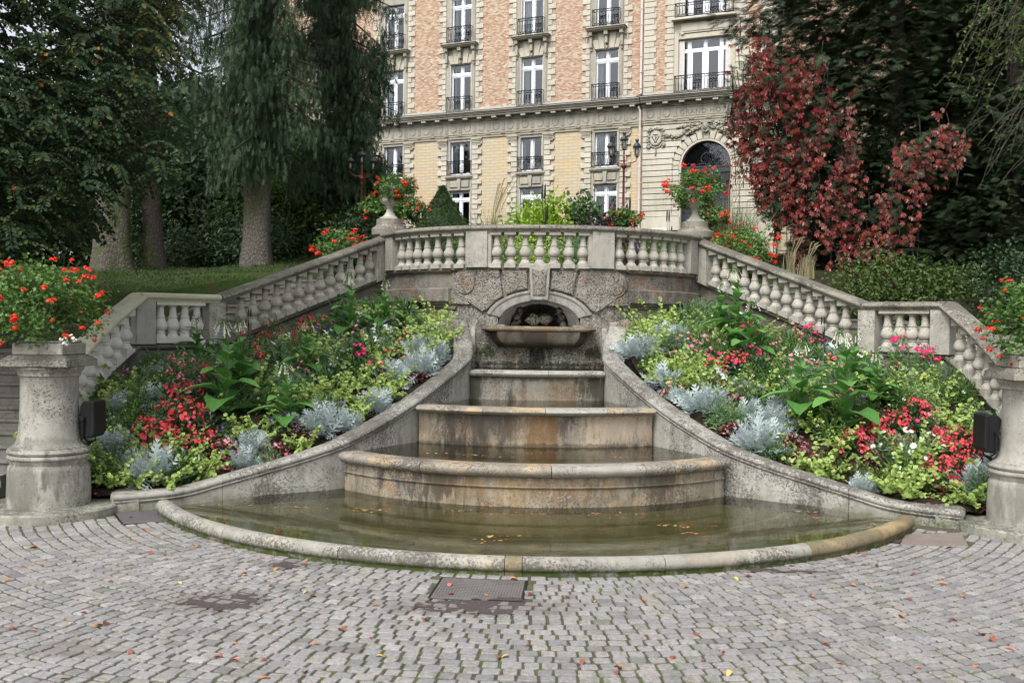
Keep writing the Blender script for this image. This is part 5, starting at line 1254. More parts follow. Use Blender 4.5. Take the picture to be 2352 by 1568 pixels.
# solid core so nothing shines through
mb = MB(); hb(mb, -16, 24, 2.2, 12, 6, RT); hobj(mb, 'rear_wing', H_dk)
mb = MB(); hb(mb, -16.0, -15.6, .3, 2.2, 6, RT); hb(mb, 11.8, 12.1, .4, 2.2, 6, RT); hb(mb, -16, 12.1, .0, 2.2, RT, RT+.3); hb(mb, -16, 12.1, .3, 2.2, 6, 6.5); hobj(mb, 'side_wall', H_dk)

mb = MB(); hb(mb, 12.1, 24, .3, 2.2, 13.4, RT); hobj(mb, 'brick_wall', S_brick)
mb = MB(); hb(mb, 12.1, 24, .3, 2.2, 6, 13.4); hobj(mb, 'yellow_wall', S_ybrick)
# ============================================================ FOLIAGE MATERIALS
L_beech = leafmat('beech_leaf', [(.010, .026, .010), (.016, .038, .014), (.012, .032, .014), (.026, .052, .016), (.018, .042, .018), (.055, .075, .016)], .6, .22, .18)
L_beechy = leafmat('beech_leaf_yellowing', [(.04, .06, .012), (.07, .085, .012), (.03, .05, .012), (.10, .09, .012)], .4, .35, .45)
L_rust = leafmat('rust_leaf', [(.30, .09, .02), (.22, .06, .02), (.38, .14, .03)], .5, .3)
L_spruce = leafmat('spruce_needles', [(.020, .045, .020), (.030, .066, .030), (.042, .085, .034), (.026, .055, .018), (.045, .060, .024)], .6, .10, .3)
L_wood = leafmat('woodland_leaf', [(.016, .038, .012), (.025, .055, .015), (.036, .072, .018), (.027, .054, .02)], .5, .25, .4)
L_hazel = leafmat('sunlit_shrub_leaf', [(.05, .11, .018), (.08, .145, .02), (.13, .18, .022), (.055, .11, .022)], .5, .35, .4)
L_conif = leafmat('cypress_spray', [(.012, .026, .010), (.018, .036, .013), (.032, .058, .020), (.013, .028, .011), (.022, .034, .012)], .6, .08, .3)
L_creep = leafmat('red_creeper_leaf', [(.30, .016, .022), (.11, .012, .016), (.40, .025, .03), (.13, .04, .04), (.17, .05, .02), (.055, .012, .014), (.34, .024, .028), (.13, .08, .085), (.10, .06, .018), (.27, .018, .03), (.12, .045, .013), (.04, .045, .012)], .45, .25, .4)
L_creep2 = leafmat('pink_creeper_leaf', [(.33, .06, .075), (.24, .08, .08), (.46, .035, .06), (.26, .085, .04), (.11, .045, .038), (.25, .12, .035), (.21, .12, .12), (.08, .10, .022), (.30, .04, .04)], .36, .25, .55)
L_light = leafmat('pale_green_leaf', [(.07, .12, .025), (.10, .16, .035), (.05, .09, .02)], .5, .4)
def bark(name, a, b, moss=.4):
    k = N(name); p = k.pos(); X, Y, Z = k.xyz(p)[:3]
    v = k.voro(k.mapping(p, (9, 9, 4.5)), 1.6, 'DISTANCE_TO_EDGE'); n_ = k.noise(p, 18, 6, .7)
    c = k.mix(k.mr(n_, .3, .7), a, b); c = k.mix(k.math('MULTIPLY', k.mr(v, .12, .0, 0, .85), k.mr(n_, .40, .52)), c, (.03, .027, .022))
    c = k.mix(k.math('MULTIPLY', k.mr(k.noise(k.mapping(p, (1, 1, .35)), 2.2, 4, .6), .45, .62), moss), c, (.055, .070, .018))
    return k.done(k.bsdf(c, .9, k.bump(k.math('ADD', k.math('MULTIPLY', k.mr(v, 0, .3), .35), k.math('ADD', n_, k.noise(k.mapping(p, (1, 1, .4)), 9, 6, .7))), .9, .04), .15))
B_spruce = bark('spruce_bark', (.070, .062, .052), (.17, .153, .13), .8); B_dark = bark('dark_bark', (.03, .026, .022), (.06, .05, .042), .2)
B_twig = plain('grey_twig', (.075, .068, .05), .8)
def trunk(mb, x, y, z, h, r0, r1, lean=(0, 0), seed=0, seg=18, flare=1.45):
    q = random.Random(seed); n = 14; rs = []; vs = []
    ph = [q.uniform(0, 6) for _ in range(4)]
    for i in range(n+1):
        t = i/n; zz = z-.3+h*t; r = r0+(r1-r0)*t; r *= 1+(flare-1)*math.exp(-(h*t)/.55)
        for j in range(seg):
            a = 2*PI*j/seg; f = 1+.05*math.sin(3*a+ph[0])+.04*math.sin(5*a+ph[1]+t*3)+.10*math.exp(-(h*t)/.4)*math.sin(4*a+ph[2])
            vs.append((x+lean[0]*t+r*f*math.cos(a), y+lean[1]*t+r*f*math.sin(a), zz))
    fs = [(i*seg+j, i*seg+(j+1) % seg, (i+1)*seg+(j+1) % seg, (i+1)*seg+j) for i in range(n) for j in range(seg)]
    mb.add(vs, fs)
TL = T_leaf(.62, .10, .12); TD = T_diamond(.45, .12); TN = T_diamond(.16, .1)
def local(VF, o): V, F = VF; return V-np.array(o)[None], F
def clumps(n, nc, c, r, spread, shell=.55, zmin=None, pw=.5):
    """leaf positions gathered round random clump centres inside an ellipsoid"""
    d = rdir(nc); rad_ = (shell+(1-shell)*rng.random(nc)**pw)[:, None]; cc = d*rad_*np.array(r)+np.array(c)
    k = rng.integers(0, nc, n); P = cc[k]+rng.normal(size=(n, 3))*spread; O = P-np.array(c)
    if zmin is not None:
        m = P[:, 2] > zmin; P, O = P[m], O[m]
    return P, O
def tree(name, label, cat, base, h, crown_c, crown_r, n, size, lm, bm=B_dark, tr=.25, nc=160, spread=.35, T=TD, group=None, limbs=7, droop=-.25, shell=.45, seed=1):
    t = thing(name, label, cat, base, 0, group); q = random.Random(seed); b = np.array(base)
    k = MB(); trunk(k, 0, 0, 0, h*.85, tr, tr*.35, seed=seed, seg=10); k.build('trunk', bm, t, smooth=True)
    k = MB(); cc = np.array(crown_c)-b
    for i in range(limbs):
        a = q.uniform(0, 2*PI); z0 = h*q.uniform(.3, .75); e = cc+np.array([crown_r[0]*.7*math.cos(a), crown_r[1]*.7*math.sin(a), crown_r[2]*q.uniform(-.4, .6)])
        m_ = (np.array([0, 0, z0])+e)/2+np.array([0, 0, .3]); k.tube([(0, 0, z0), m_, e], tr*.28, 5, r2=.02)
    k.build('limbs', bm, t)
    P, O = clumps(n, nc, cc, crown_r, spread, shell); m = len(P)
    on = O/np.linalg.norm(O, axis=1, keepdims=True); f = on*.35+rdir(m)*.8+np.array([0, 0, droop]); up = on*.8+np.array([0, 0, .7])+rdir(m)*.5
    NP().add(scatter(T, P, f, up, size*(.7+.6*rng.random(m)))).obj('crown', lm, t); return t
# ---- large spruces on the left lawn
TSP = T_multi([(T_diamond(.08, 0), 0, 0, 1.0, (0, 0, 0)), (T_diamond(.12, 0), .5, 0, .45, (0, .15, 0)), (T_diamond(.16, 0), -.5, 0, .45, (0, .25, 0)), (T_diamond(.16, 0), .45, 0, .40, (0, .45, 0)), (T_diamond(.16, 0), -.45, 0, .38, (0, .55, 0))])
def spruce(label, x, y, z, r0, z_lo, z_hi, rad_lo, rad_hi, nb, lean=(0, 0), seed=0, azr=None, dens=1.0, r1=None, skirt=0):
    t = thing('spruce_tree', label, 'spruce', (x, y, z)); q = random.Random(seed); H_ = 20-z
    k = MB(); trunk(k, 0, 0, 0, H_, r0, r1 or r0*.45, lean, seed); k.build('trunk', B_spruce, t, smooth=True)
    br = MB(); pos = []; fw = []; sz = []
    for i in range(nb):
        zz = z_lo+(z_hi-z_lo)*(i+q.random())/nb-z; tt = (zz+z-z_lo)/(z_hi-z_lo); a = q.uniform(*(azr or (0, 2*PI))); L = (rad_lo+(rad_hi-rad_lo)*tt)*q.uniform(.65, 1.15)
        cx, cy = lean[0]*zz/H_, lean[1]*zz/H_; pts = []
        for j in range(9):
            u = j/8; sag = -L*(.20*u+.22*u*u)+.12*L*max(0, u-.75)*2
            pts.append(np.array([cx+math.cos(a)*L*u, cy+math.sin(a)*L*u, zz+sag+.25]))
        br.tube(pts, .045, 5, r2=.008)
        for j in range(1, 9):
            for s in range(int(9.5*dens)):
                u = (j-1+q.random())/8; p = pts[j-1]+(pts[j]-pts[j-1])*q.random()
                sidea = a+q.choice((-1, 1))*q.uniform(.5, 1.6); off = q.uniform(0, .35)*(1.1-u*.4)
                p = p+np.array([math.cos(sidea)*off, math.sin(sidea)*off, -.05])
                hl = q.uniform(.35, 1.15)*(1-.3*u); m = max(2, int(hl/.2))
                drift = np.array([q.uniform(-.12, .12), q.uniform(-.12, .12), -1.])
                for w_ in range(m):
                    pos.append(p+drift*(w_*.2)); fw.append(drift+np.array([q.uniform(-.28, .28), q.uniform(-.28, .28), 0])); sz.append(q.uniform(.20, .34))
    if skirt:       # short branches hanging in front of the trunk
        for i in range(skirt):
            zz = q.uniform(z_lo-.4, z_hi)-z; a = q.uniform(-2.6, -.5); L = q.uniform(.5, 1.7); pts = [np.array([math.cos(a)*L*u, math.sin(a)*L*u, zz-L*(.25*u+.3*u*u)+.3]) for u in np.linspace(0, 1, 6)]; br.tube(pts, .025, 4, r2=.006)
            for j in range(1, 6):
                for e in range(8):
                    p = pts[j]+np.array([q.gauss(0, .13), q.gauss(0, .1), 0]); dr = np.array([q.uniform(-.15, .15), q.uniform(-.15, .15), -1.]); m = q.randint(2, 6)
                    for w_ in range(m): pos.append(p+dr*(w_*.17)); fw.append(dr+np.array([q.uniform(-.3, .3), q.uniform(-.3, .3), 0])); sz.append(q.uniform(.20, .34))
    br.build('branches', B_dark, t, smooth=True)
    pos = np.array(pos); fw = np.array(fw); up = rdir(len(pos)); NP().add(scatter(TSP, pos, fw, up, np.array(sz))).obj('crown', L_spruce, t)
    return t
def gz(x, y): return float(terrain(x, y))
p1 = at_y(257, 640, 26.5); p2 = at_y(348, 628, 28.5); p3 = at_y(590, 622, 27.0)
spruce('thick spruce trunk with mossy grey bark, leftmost of the three lawn trunks', p1[0], 26.5, p1[2], .47, 9.2, 18, 2.6, 3.2, 34, seed=3, dens=.8, r1=.36)
spruce('slimmer ivy-clad spruce trunk just right of the thick mossy one', p2[0], 28.5, p2[2], .34, 8.4, 18, 2.0, 3.0, 44, (-.55, 0), seed=4, dens=.8, r1=.26)
spruce('tall spruce with drooping branches standing alone on the right of the lawn', p3[0], 27.0, p3[2], .36, 7.4, 17.5, 2.0, 3.0, 92, seed=5, r1=.27, lean=(.05, 0), skirt=85)
p4 = at_y(735, 560, 30.0)
spruce('broad weeping spruce whose hanging branches overlap the left end of the hotel', -6.3, 31.0, gz(-6.3, 31), .30, 7.0, 18, 1.5, 2.0, 120, seed=6, dens=1.0, skirt=40)
# the long curtain hanging beside the left lamp
t = thing('hanging_spruce_branch', 'long weeping spruce branch dangling in front of the left lamp post and hotel corner', 'branch', (-5.4, 30.5, 9))
pos = []; fw = []; sz = []; k = MB()
for (x0, y0, x1, y1) in ((838, 290, 832, 545), (846, 260, 815, 420), (862, 170, 850, 330), (885, 60, 872, 215), (878, 130, 862, 262), (800, 300, 795, 440), (770, 330, 760, 470), (740, 300, 744, 400), (700, 330, 690, 430), (825, 260, 835, 380), (858, 90, 850, 220)):
    a = at_y(x0, y0, 30.2); b_ = at_y(x1, y1, 30.4); m = 18
    pth = [a+(b_-a)*i/m+np.array([.05*math.sin(i*1.3), 0, 0]) for i in range(m+1)]; k.tube([p_-np.array([-5.4, 30.5, 9]) for p_ in pth], .015, 4, r2=.006)
    for p_ in pth:
        for e in range(9):
            pos.append(p_+rng.normal(size=3)*np.array([.13, .13, .08])-np.array([-5.4, 30.5, 9])); fw.append(np.array([rnd.uniform(-.5, .5), rnd.uniform(-.5, .5), -1])); sz.append(rnd.uniform(.22, .42))
k.build('twigs', B_dark, t); NP().add(scatter(TSP, np.array(pos), np.array(fw), rdir(len(pos)), np.array(sz))).obj('needles', L_spruce, t)
# ---- beech canopy, upper left
def inpoly(px, py, poly):
    c = False; j = len(poly)-1
    for i in range(len(poly)):
        xi, yi = poly[i]; xj, yj = poly[j]
        if (yi > py) != (yj > py) and px < (xj-xi)*(py-yi)/(yj-yi)+xi: c = not c
        j = i
    return c
def polysample(poly, n, q=rnd):
    x0, x1 = min(p[0] for p in poly), max(p[0] for p in poly); y0, y1 = min(p[1] for p in poly), max(p[1] for p in poly); out = []
    while len(out) < n:
        x, y = q.uniform(x0, x1), q.uniform(y0, y1)
        if inpoly(x, y, poly): out.append((x, y))
    return out
BO = np.array([-12.5, 16., 0.])
bt = thing('beech_tree', 'dark beech canopy with glossy drooping leaves above the left geranium pedestal', 'beech tree', tuple(BO[:2])+(gz(-12.5, 16),))
k = MB(); trunk(k, 0, 0, 0, 14, .5, .25, seed=9); k.build('trunk', bark('beech_bark', (.14, .14, .12), (.2, .2, .17), .3), bt, smooth=True)
BO[2] = gz(-12.5, 16)
poly = [(-420, -330), (520, -330), (455, -40), (430, 20), (385, 60), (410, 120), (345, 190), (402, 240), (412, 290), (385, 350), (392, 410), (330, 400), (300, 430), (262, 420), (215, 520), (165, 560), (120, 520), (60, 590), (20, 560), (-60, 620), (-420, 640)]
pos = []; fw = []; sz = []; mi = []; k = MB()
sp = polysample(poly, 3300)
for (x, y) in sp:
    Y = rnd.uniform(13.5, 18.5); c0 = at_y(x, y, Y)-BO
    if c0[2] < 1.2: continue
    d = np.array([rnd.uniform(.2, 1), rnd.uniform(-.8, .4), rnd.uniform(-.55, .05)]); d /= np.linalg.norm(d)
    m = 13; tw = [c0+d*(i-m/2)*.055+np.array([0, 0, -.004*(i-m/2)**2]) for i in range(m)]
    k.tube([tw[0], tw[m//2], tw[-1]], .008, 3, r2=.003)
    side = np.cross(d, [0, 0, 1.]); yel = (x > 330 and y < 140) or rnd.random() < .03
    for i, p_ in enumerate(tw):
        for e in (-1, 1):
            pos.append(p_+side*e*.02); f = d*.55+side*e*.9+np.array([0, 0, rnd.uniform(-.7, -.05)]); fw.append(f); sz.append(rnd.uniform(.065, .105)); mi.append(2 if rnd.random() < .006 else (1 if yel and rnd.random() < .55 else 0))
for _ in range(30):
    a = np.array([0, 0, rnd.uniform(5, 11)]); x, y = rnd.choice(sp); e = at_y(x, y, rnd.uniform(14, 18))-BO; m_ = (a+e)/2+np.array([0, 0, .8]); k.tube([a, m_, e], .05, 5, r2=.01)
k.build('branches', B_dark, bt)
pos = np.array(pos); fw = np.array(fw); up = np.array([.1, -.75, .75])+rdir(len(pos))*.45; sz = np.array(sz); mi = np.array(mi); A = NP()
for m_ in (0, 1, 2):
    s = mi == m_; A.add(scatter(TL, pos[s], fw[s], up[s], sz[s]), m_)
A.obj('crown', [L_beech, L_beechy, L_rust], bt)
# ---- woodland behind the lawn
wl = [(-17.5, 33, 4.2, 5.2, 0, 15000), (-13.2, 36, 4.0, 5.0, 0, 15000), (-10.2, 33.5, 2.9, 4.2, 0, 11000), (-22, 31, 4.2, 5.5, 0, 14000), (-16, 42, 5.5, 7.5, 0, 15000), (-25, 40, 6, 8, 0, 14000), (-13, 46, 4.2, 7.4, 0, 14000)]
wlab = ['dense dark broadleaf tree behind the two mossy spruce trunks', 'dark broadleaf tree filling the gap between the ivy-clad trunk and the lone spruce', 'leafy dark shrub-like tree right behind the lone spruce', 'dark broadleaf tree left of the thick mossy trunk, behind the geraniums', 'tall woodland tree further back above the left spruce trunks', 'tall woodland tree further back at the far left', 'tall woodland tree further back behind the weeping spruce']
for i, (x, y, r, h, _, n) in enumerate(wl):
    z = gz(x, y); tree('woodland_tree', wlab[i], 'tree', (x, y, z-.2), h+2, (x, y, z+h*.50), (r, r*.8, h*.56), n, .22 if y < 38 else .30, L_wood, tr=.2, nc=260, spread=.42, seed=i+30, shell=.25, T=TL)
for i, (x, y, r, h, lab) in enumerate([(-7.2, 32.8, 1.9, 3.5, 'bright green shrub with yellowing top behind the left lamp post'), (-9.0, 31.2, 1.3, 2.6, 'mid green leafy shrub left of the bright one under the weeping spruce'), (-5.9, 31.5, 1.2, 2.8, 'feathery green shrub at the hotel corner beside the lamp post')]):
    z = gz(x, y); tree('leafy_shrub', lab, 'shrub', (x, y, z-.1), h*.7, (x, y, z+h*.5), (r, r*.8, h*.52), 6500, .16, L_hazel, tr=.06, nc=140, spread=.25, seed=50+i, shell=.3, T=TL)
for i, (x, y, r, h, lab) in enumerate([(-5.0, 27.2, 1.0, 1.35, 'low dark evergreen bush behind the left balcony pillar'), (-8.4, 29.0, 1.5, 1.5, 'low dark evergreen bush left of the red geranium bed by the stairs'), (-12, 31, 2.2, 1.6, 'low dark thicket between the spruce trunks')]):
    z = gz(x, y); tree('evergreen_bush', lab, 'bush', (x, y, z-.1), h*.6, (x, y, z+h*.45), (r, r*.8, h*.55), 5000, .13, L_wood, tr=.05, nc=110, spread=.2, seed=60+i, shell=.3)
# ivy on second trunk
k = NP(); P = []; 
for i in range(900):
    a = rnd.uniform(-3.1, -1.5); zz = rnd.uniform(0, 2.6); r = .36+.12*math.exp(-zz/.5)+rnd.uniform(0, .10); P.append((p2[0]-.04*zz+r*math.cos(a)-.05, 28.5+r*math.sin(a), p2[2]+zz))
P = np.array(P); iv = thing('ivy', 'ivy climbing the foot of the slimmer left trunk', 'ivy', (float(p2[0]), 28.1, float(p2[2]))); P = P-np.array([p2[0], 28.1, p2[2]])
k.add(scatter(TL, P, rdir(900)+np.array([0, -1, -.6]), rdir(900)+np.array([0, 0, 1]), .11*(.7+.6*rng.random(900)))); k.obj('leaves', L_wood, iv)
# ---- right hand conifers
TC = T_multi([(T_diamond(.08, .0), 0, 0, 1.0, (0, 0, 0))]+[(T_diamond(.13, .05), s*.62, 0, .50-.055*i, (0, .06+.13*i, 0)) for i in range(6) for s in (-1, 1)])
def conifer(label, x, y, zr, n, seed, size=.5, bias=0.0, lumps=.16):
    z = gz(x, y); t = thing('conifer_tree', label, 'conifer', (x, y, z)); k = MB(); trunk(k, 0, 0, 0, 14, .28, .1, seed=seed, seg=10); k.build('trunk', B_dark, t)
    zs, rs = zip(*zr); q = np.random.default_rng(seed); a = q.random(n)*2*PI; zz = zs[0]+(zs[-1]-zs[0])*q.random(n)
    lump = 1+lumps*(np.sin(3*a+zz*1.3+seed)+np.sin(5*a-zz*2.1)+np.sin(zz*3.3+a*2))/1.5
    f = np.where(q.random(n) < .66, .86+.22*q.random(n), .25+.6*q.random(n)); r = np.interp(zz, zs, rs)*lump*f
    # branch layering
    zz = zz+.16*np.sin(a*7+r*5)
    P = np.stack([r*np.cos(a), r*np.sin(a), zz-z], 1); ta = q.normal(size=n)*.8
    F_ = np.stack([np.cos(a+ta*.7), np.sin(a+ta*.7), q.normal(size=n)*.35-.15], 1); U = np.stack([np.cos(a)*.5, np.sin(a)*.5, np.ones(n)], 1)+q.normal(size=(n, 3))*.35
    NP().add(scatter(TC, P, F_, U, size*(.6+.7*q.random(n)))).obj('crown', L_conif, t); return t
C1 = (10.4, 30.0); C1R = [(3.4, 2.6), (5, 2.8), (6.5, 3.0), (8.5, 3.4), (10.5, 3.75), (13, 3.9), (17, 3.3)]
conifer('huge dark conifer draped with red creeper right of the hotel entrance', *C1, C1R, 26000, 71, .42)
conifer('dense conifer standing behind the creeper-draped one, against the hotel', 13.2, 34.5, [(4, 3.0), (7, 3.9), (12, 4.2), (18, 3.4)], 9000, 75, .8)
conifer('dark conifer directly behind the bare-twigged shrub', 15.2, 30.5, [(3, 2.6), (6, 3.6), (10, 4.0), (17, 3.2)], 15000, 72, .5)
conifer('dark low conifer in the middle right, below the pink creeper', 12.6, 27.3, [(3.2, 1.6), (4.5, 2.3), (6.2, 2.2), (7.8, 1.5), (9, .5)], 11000, 73, .36)
conifer('dark conifer right of all the others, behind the right geranium', 19.0, 27.0, [(2, 2.5), (5, 3.6), (9, 3.6), (16, 2.5)], 8000, 74, .6)
# ---- red creeper
TV = T_multi([(T_leaf(.42, .08, .25), a, -.35, s, (0, 0, 0)) for a, s in ((0, 1.0), (.75, .88), (-.75, .88), (1.5, .62), (-1.5, .62))])
CR = [((1690, 60), (1790, 50), (1830, 120), (1800, 180), (1700, 160)), ]
def creeper(name, label, regs, mats, seed, depth):
    q = random.Random(seed); pos = []; fw = []; up = []; sz = []; mi = []; st = MB()
    for poly_, n in regs:
        n = int(n*1.05); cs = polysample(poly_, max(5, n//14), q)
        for (cx, cy) in cs:
            ln = q.randint(8, 20); Y0 = depth(cx, cy)+q.uniform(-.35, .45)
            for i in range(ln):
                x = cx+q.gauss(0, 10)+math.sin(i)*3; y = cy+i*6.5-40+q.gauss(0, 9)
                if not inpoly(x, y, poly_) and q.random() < .6: continue
                if math.sin(x/17+1.3*math.sin(y/31))+math.sin(y/43+x/29+seed)+.5*math.sin(x/7+y/11) < -1.2: continue
                p_ = at_y(x, y, Y0-q.uniform(0, .35)); pos.append(p_); fw.append((q.uniform(-.6, .6), q.uniform(-.9, -.1), q.uniform(-1, -.45))); up.append((q.uniform(-.6, .6), -.5+q.uniform(-.4, .4), 1)); sz.append(q.uniform(.065, .155)); mi.append(0 if q.random() < .78 else 1)
            a = at_y(cx, cy-34, Y0+.05); b_ = at_y(cx+q.uniform(-8, 8), cy+ln*5-30, Y0); st.tube([a, (a+b_)/2+np.array([q.uniform(-.1, .1), 0, 0]), b_], .012, 4)
    pos = np.array(pos); c = pos.mean(0); t = thing(name, label, 'creeper', tuple(float(v) for v in c)); A = NP(); fw = np.array(fw); up = np.array(up); sz = np.array(sz); mi = np.array(mi)
    for m_ in (0, 1): s = mi == m_; A.add(scatter(TV, (pos-c)[s], fw[s], up[s], sz[s]), m_)
    cs = [p_ for poly_, n in regs for p_ in polysample(poly_, n//5, q)]     # conifer sprays pushing through the creeper
    sp_ = np.array([at_y(x, y, depth(x, y)+q.uniform(-.45, .2)) for x, y in cs])-c; m_ = len(sp_)
    NP().add(scatter(TC, sp_, rdir(m_)*.6+np.array([-.2, -.6, -.2]), np.array([0, -.4, 1.])+rdir(m_)*.4, .40*(.6+.6*rng.random(m_)))).obj('conifer_sprays', L_conif, t)
    A.obj('leaves', mats, t); o = st.build('stems', B_dark, t); o.data.transform(Matrix.Translation(-Vector(c)))
def dep1(x, y):
    X = (x-1238)/2287*28.5; dx = min(.999, abs(X-9.6)/3.9); z = 2.7+(745-y)/2287*28; R_ = float(np.interp(z, *zip(*C1R))); return C1[1]-R_*math.sqrt(1-dx*dx)*1.02-.25
creeper('red_creeper', 'deep red virginia creeper hanging down the left side of the big conifer beside the entrance', [
    ([(1700, 55), (1775, 60), (1800, 110), (1760, 150), (1700, 160)], 90), ([(1700, 130), (1790, 120), (1850, 170), (1905, 240), (1850, 300), (1780, 330), (1670, 300), (1658, 230)], 1050),
    ([(1660, 230), (1790, 250), (1860, 330), (1835, 400), (1800, 480), (1750, 470), (1700, 400), (1672, 330)], 800), ([(1725, 400), (1830, 400), (1860, 500), (1850, 580), (1790, 560), (1745, 480)], 420),
    ([(1790, 130), (1900, 120), (1935, 200), (1880, 230), (1810, 190)], 170), ([(1790, 500), (1860, 520), (1870, 600), (1820, 590)], 90)], [L_creep, L_creep2], 5, dep1)
creeper('red_creeper', 'pinkish creeper strand running down the middle of the big conifer', [
    ([(1835, 300), (1920, 270), (1985, 330), (1960, 420), (1930, 500), (1860, 500), (1830, 400)], 520), ([(1880, 480), (1990, 430), (2010, 560), (1960, 640), (1890, 610)], 320), ([(1800, 330), (1880, 330), (1880, 560), (1800, 520)], 260), ([(1960, 420), (2060, 440), (2050, 560), (1970, 560)], 130), ([(1900, 250), (1960, 250), (1960, 300), (1900, 300)], 60)], [L_creep2, L_creep], 6, dep1)
def dep3(x, y): return 25.1
creeper('red_creeper', 'bright pink-red creeper patch low on the right conifer', [
    ([(2050, 330), (2120, 300), (2180, 280), (2240, 330), (2230, 400), (2150, 410), (2100, 440), (2050, 390)], 330), ([(2050, 400), (2120, 420), (2130, 480), (2060, 540), (2030, 470)], 90), ([(2040, 520), (2110, 500), (2120, 620), (2050, 600), (1980, 640), (1980, 560)], 130)], [L_creep2, L_creep], 7, dep3)
# ---- leafy/bare shrub hanging in at the top right
sh = thing('bare_twig_shrub', 'pale bare-twigged shrub with sparse green leaves arching over the right staircase', 'shrub', (11.5, 20.0, 2.8))
k = MB(); q = random.Random(15); lp = []; SB = np.array([11.5, 20., 2.8])
for i in range(75):
    x0, y0 = q.uniform(2250, 2520), q.uniform(-60, 330); a = at_y(x0+q.uniform(40, 160), y0-q.uniform(20, 120), 20+q.uniform(-.8, .8)); b_ = at_y(x0-q.uniform(20, 80), y0+q.uniform(40, 150), 20+q.uniform(-.8, .8)); m_ = (a+b_)/2+np.array([-.1, 0, q.uniform(.1, .5)])
    pts = smoothpath([a-SB, m_-SB, b_-SB], 12); k.tube(pts, .008, 4, r2=.003)
    for j in range(3):
        s = pts[q.randint(2, len(pts)-2)]; e = s+np.array([q.uniform(-.5, .2), q.uniform(-.2, .2), q.uniform(-.5, .1)]); k.tube([s, (s+e)/2+np.array([0, 0, .05]), e], .004, 3, r2=.002)
        if y0 < 190 or q.random() < .1: lp += [s+(e-s)*u for u in (.3, .5, .7, .9, 1)]
    if y0 < 190: lp += [p_+rng.normal(size=3)*.04 for p_ in pts[::1]]
for i in range(6): a_ = i*1.05+.3; k.tube(smoothpath([(.05*math.cos(a_), .05*math.sin(a_), -.3), (.35*math.cos(a_)-.1, .35*math.sin(a_), 1.6+.2*i), (.5*math.cos(a_)-.4*(i % 3), .6*math.sin(a_), 3.6), (.4*math.cos(a_)-.9*(i % 3)+.4, .5*math.sin(a_), 6.2)], 16), .035, 6, r2=.008)
k.build('branches', B_twig, sh); lp = np.array(lp); n = len(lp)
NP().add(scatter(TL, lp, rdir(n)+np.array([-.2, 0, -.4]), np.array([0, 0, 1.])+rdir(n)*.5, .085*(.7+.6*rng.random(n)))).obj('leaves', L_light, sh)
# ---- light shrubs behind the right balustrade
for i, (px, py, Y, r, h, m_, lab) in enumerate([(2010, 690, 22.5, .85, 1.0, L_light, 'arching olive green shrub just behind the bend of the right handrail'), (2110, 700, 22.0, .9, .95, L_light, 'lighter green shrub behind the level right balustrade'), (2200, 700, 22.3, .75, .8, L_light, 'small green shrub right of the lighter one behind the right half-landing'), (2330, 690, 21.0, 1.0, 1.2, L_wood, 'dark shrub behind the right geranium planter')]):
    c0 = at_y(px, py, Y); z = float(c0[2]); g = gz(float(c0[0]), Y); tree('leafy_shrub', lab, 'shrub', (float(c0[0]), Y, min(g, z-.2)), h*.8, (float(c0[0]), Y, z+h*.25), (r, r*.7, h*.72), 2600, .085, m_, tr=.04, nc=120, spread=.17, seed=80+i, shell=.2, T=TL)

# stone edging of the path beyond the lawn
a = at_y(395, 634, 29.5); b_ = at_y(520, 624, 30.5); c_ = at_y(690, 612, 31.5)
ed = thing('path_edging', 'thin pale stone edging at the back of the lawn, running behind the three trunks', 'edging', (float(b_[0]), 30.5, float(b_[2])))
k = MB(); k.sweep([(-.08, -.2), (.08, -.2), (.08, 0), (-.08, 0)], [a-b_, (a+b_)/2-b_, b_-b_, c_-b_]); k.build('edging_stone', S_post, ed, bevel=.01)
# ============================================================ PLANT MATERIALS
G_lime = leafmat('lime_leaf', [(.24, .34, .075), (.33, .44, .11), (.17, .27, .055), (.42, .52, .18)], .55, .3)
G_silver = leafmat('silver_leaf', [(.36, .43, .42), (.48, .55, .54), (.28, .35, .35), (.44, .51, .50)], .7, .12, .2)
G_fine = leafmat('fine_green_leaf', [(.11, .21, .085), (.16, .28, .12), (.085, .165, .065), (.24, .35, .17)], .5, .3)
G_dark = leafmat('dark_green_leaf', [(.028, .075, .024), (.045, .11, .032), (.03, .08, .03)], .35, .15, .5)
G_ger = leafmat('geranium_leaf', [(.07, .16, .03), (.12, .24, .05), (.09, .19, .03), (.16, .28, .08), (.06, .11, .025)], .5, .3)
G_tob = leafmat('tobacco_leaf', [(.10, .25, .055), (.15, .32, .08), (.07, .19, .04)], .42, .25, .4)
G_bronze = leafmat('bronze_leaf', [(.06, .022, .018), (.09, .03, .02), (.035, .03, .015)], .4, .15)
G_var = leafmat('variegated_leaf', [(.10, .13, .03), (.20, .22, .07), (.07, .10, .02)], .5, .25)
G_yel = leafmat('golden_shrub_leaf', [(.26, .40, .03), (.33, .48, .05), (.19, .32, .03)], .5, .35)
G_teal = leafmat('blue_green_leaf', [(.035, .085, .04), (.05, .11, .045), (.025, .06, .03), (.10, .19, .04)], .5, .25)
G_purp = leafmat('purple_leaf', [(.03, .016, .03), (.05, .02, .045), (.022, .02, .022)], .5, .2)
F_red = leafmat('geranium_red', [(.78, .035, .015), (.88, .06, .02), (.70, .02, .015)], .5, .25)
F_coral = leafmat('begonia_coral', [(.82, .07, .11), (.90, .17, .20), (.72, .04, .08), (.86, .10, .10)], .45, .25)
F_mag = leafmat('impatiens_magenta', [(.78, .012, .14), (.66, .008, .10), (.85, .03, .20)], .5, .25)
F_pink = leafmat('pink_petal', [(.82, .22, .28), (.85, .35, .38), (.75, .12, .22)], .5, .3)
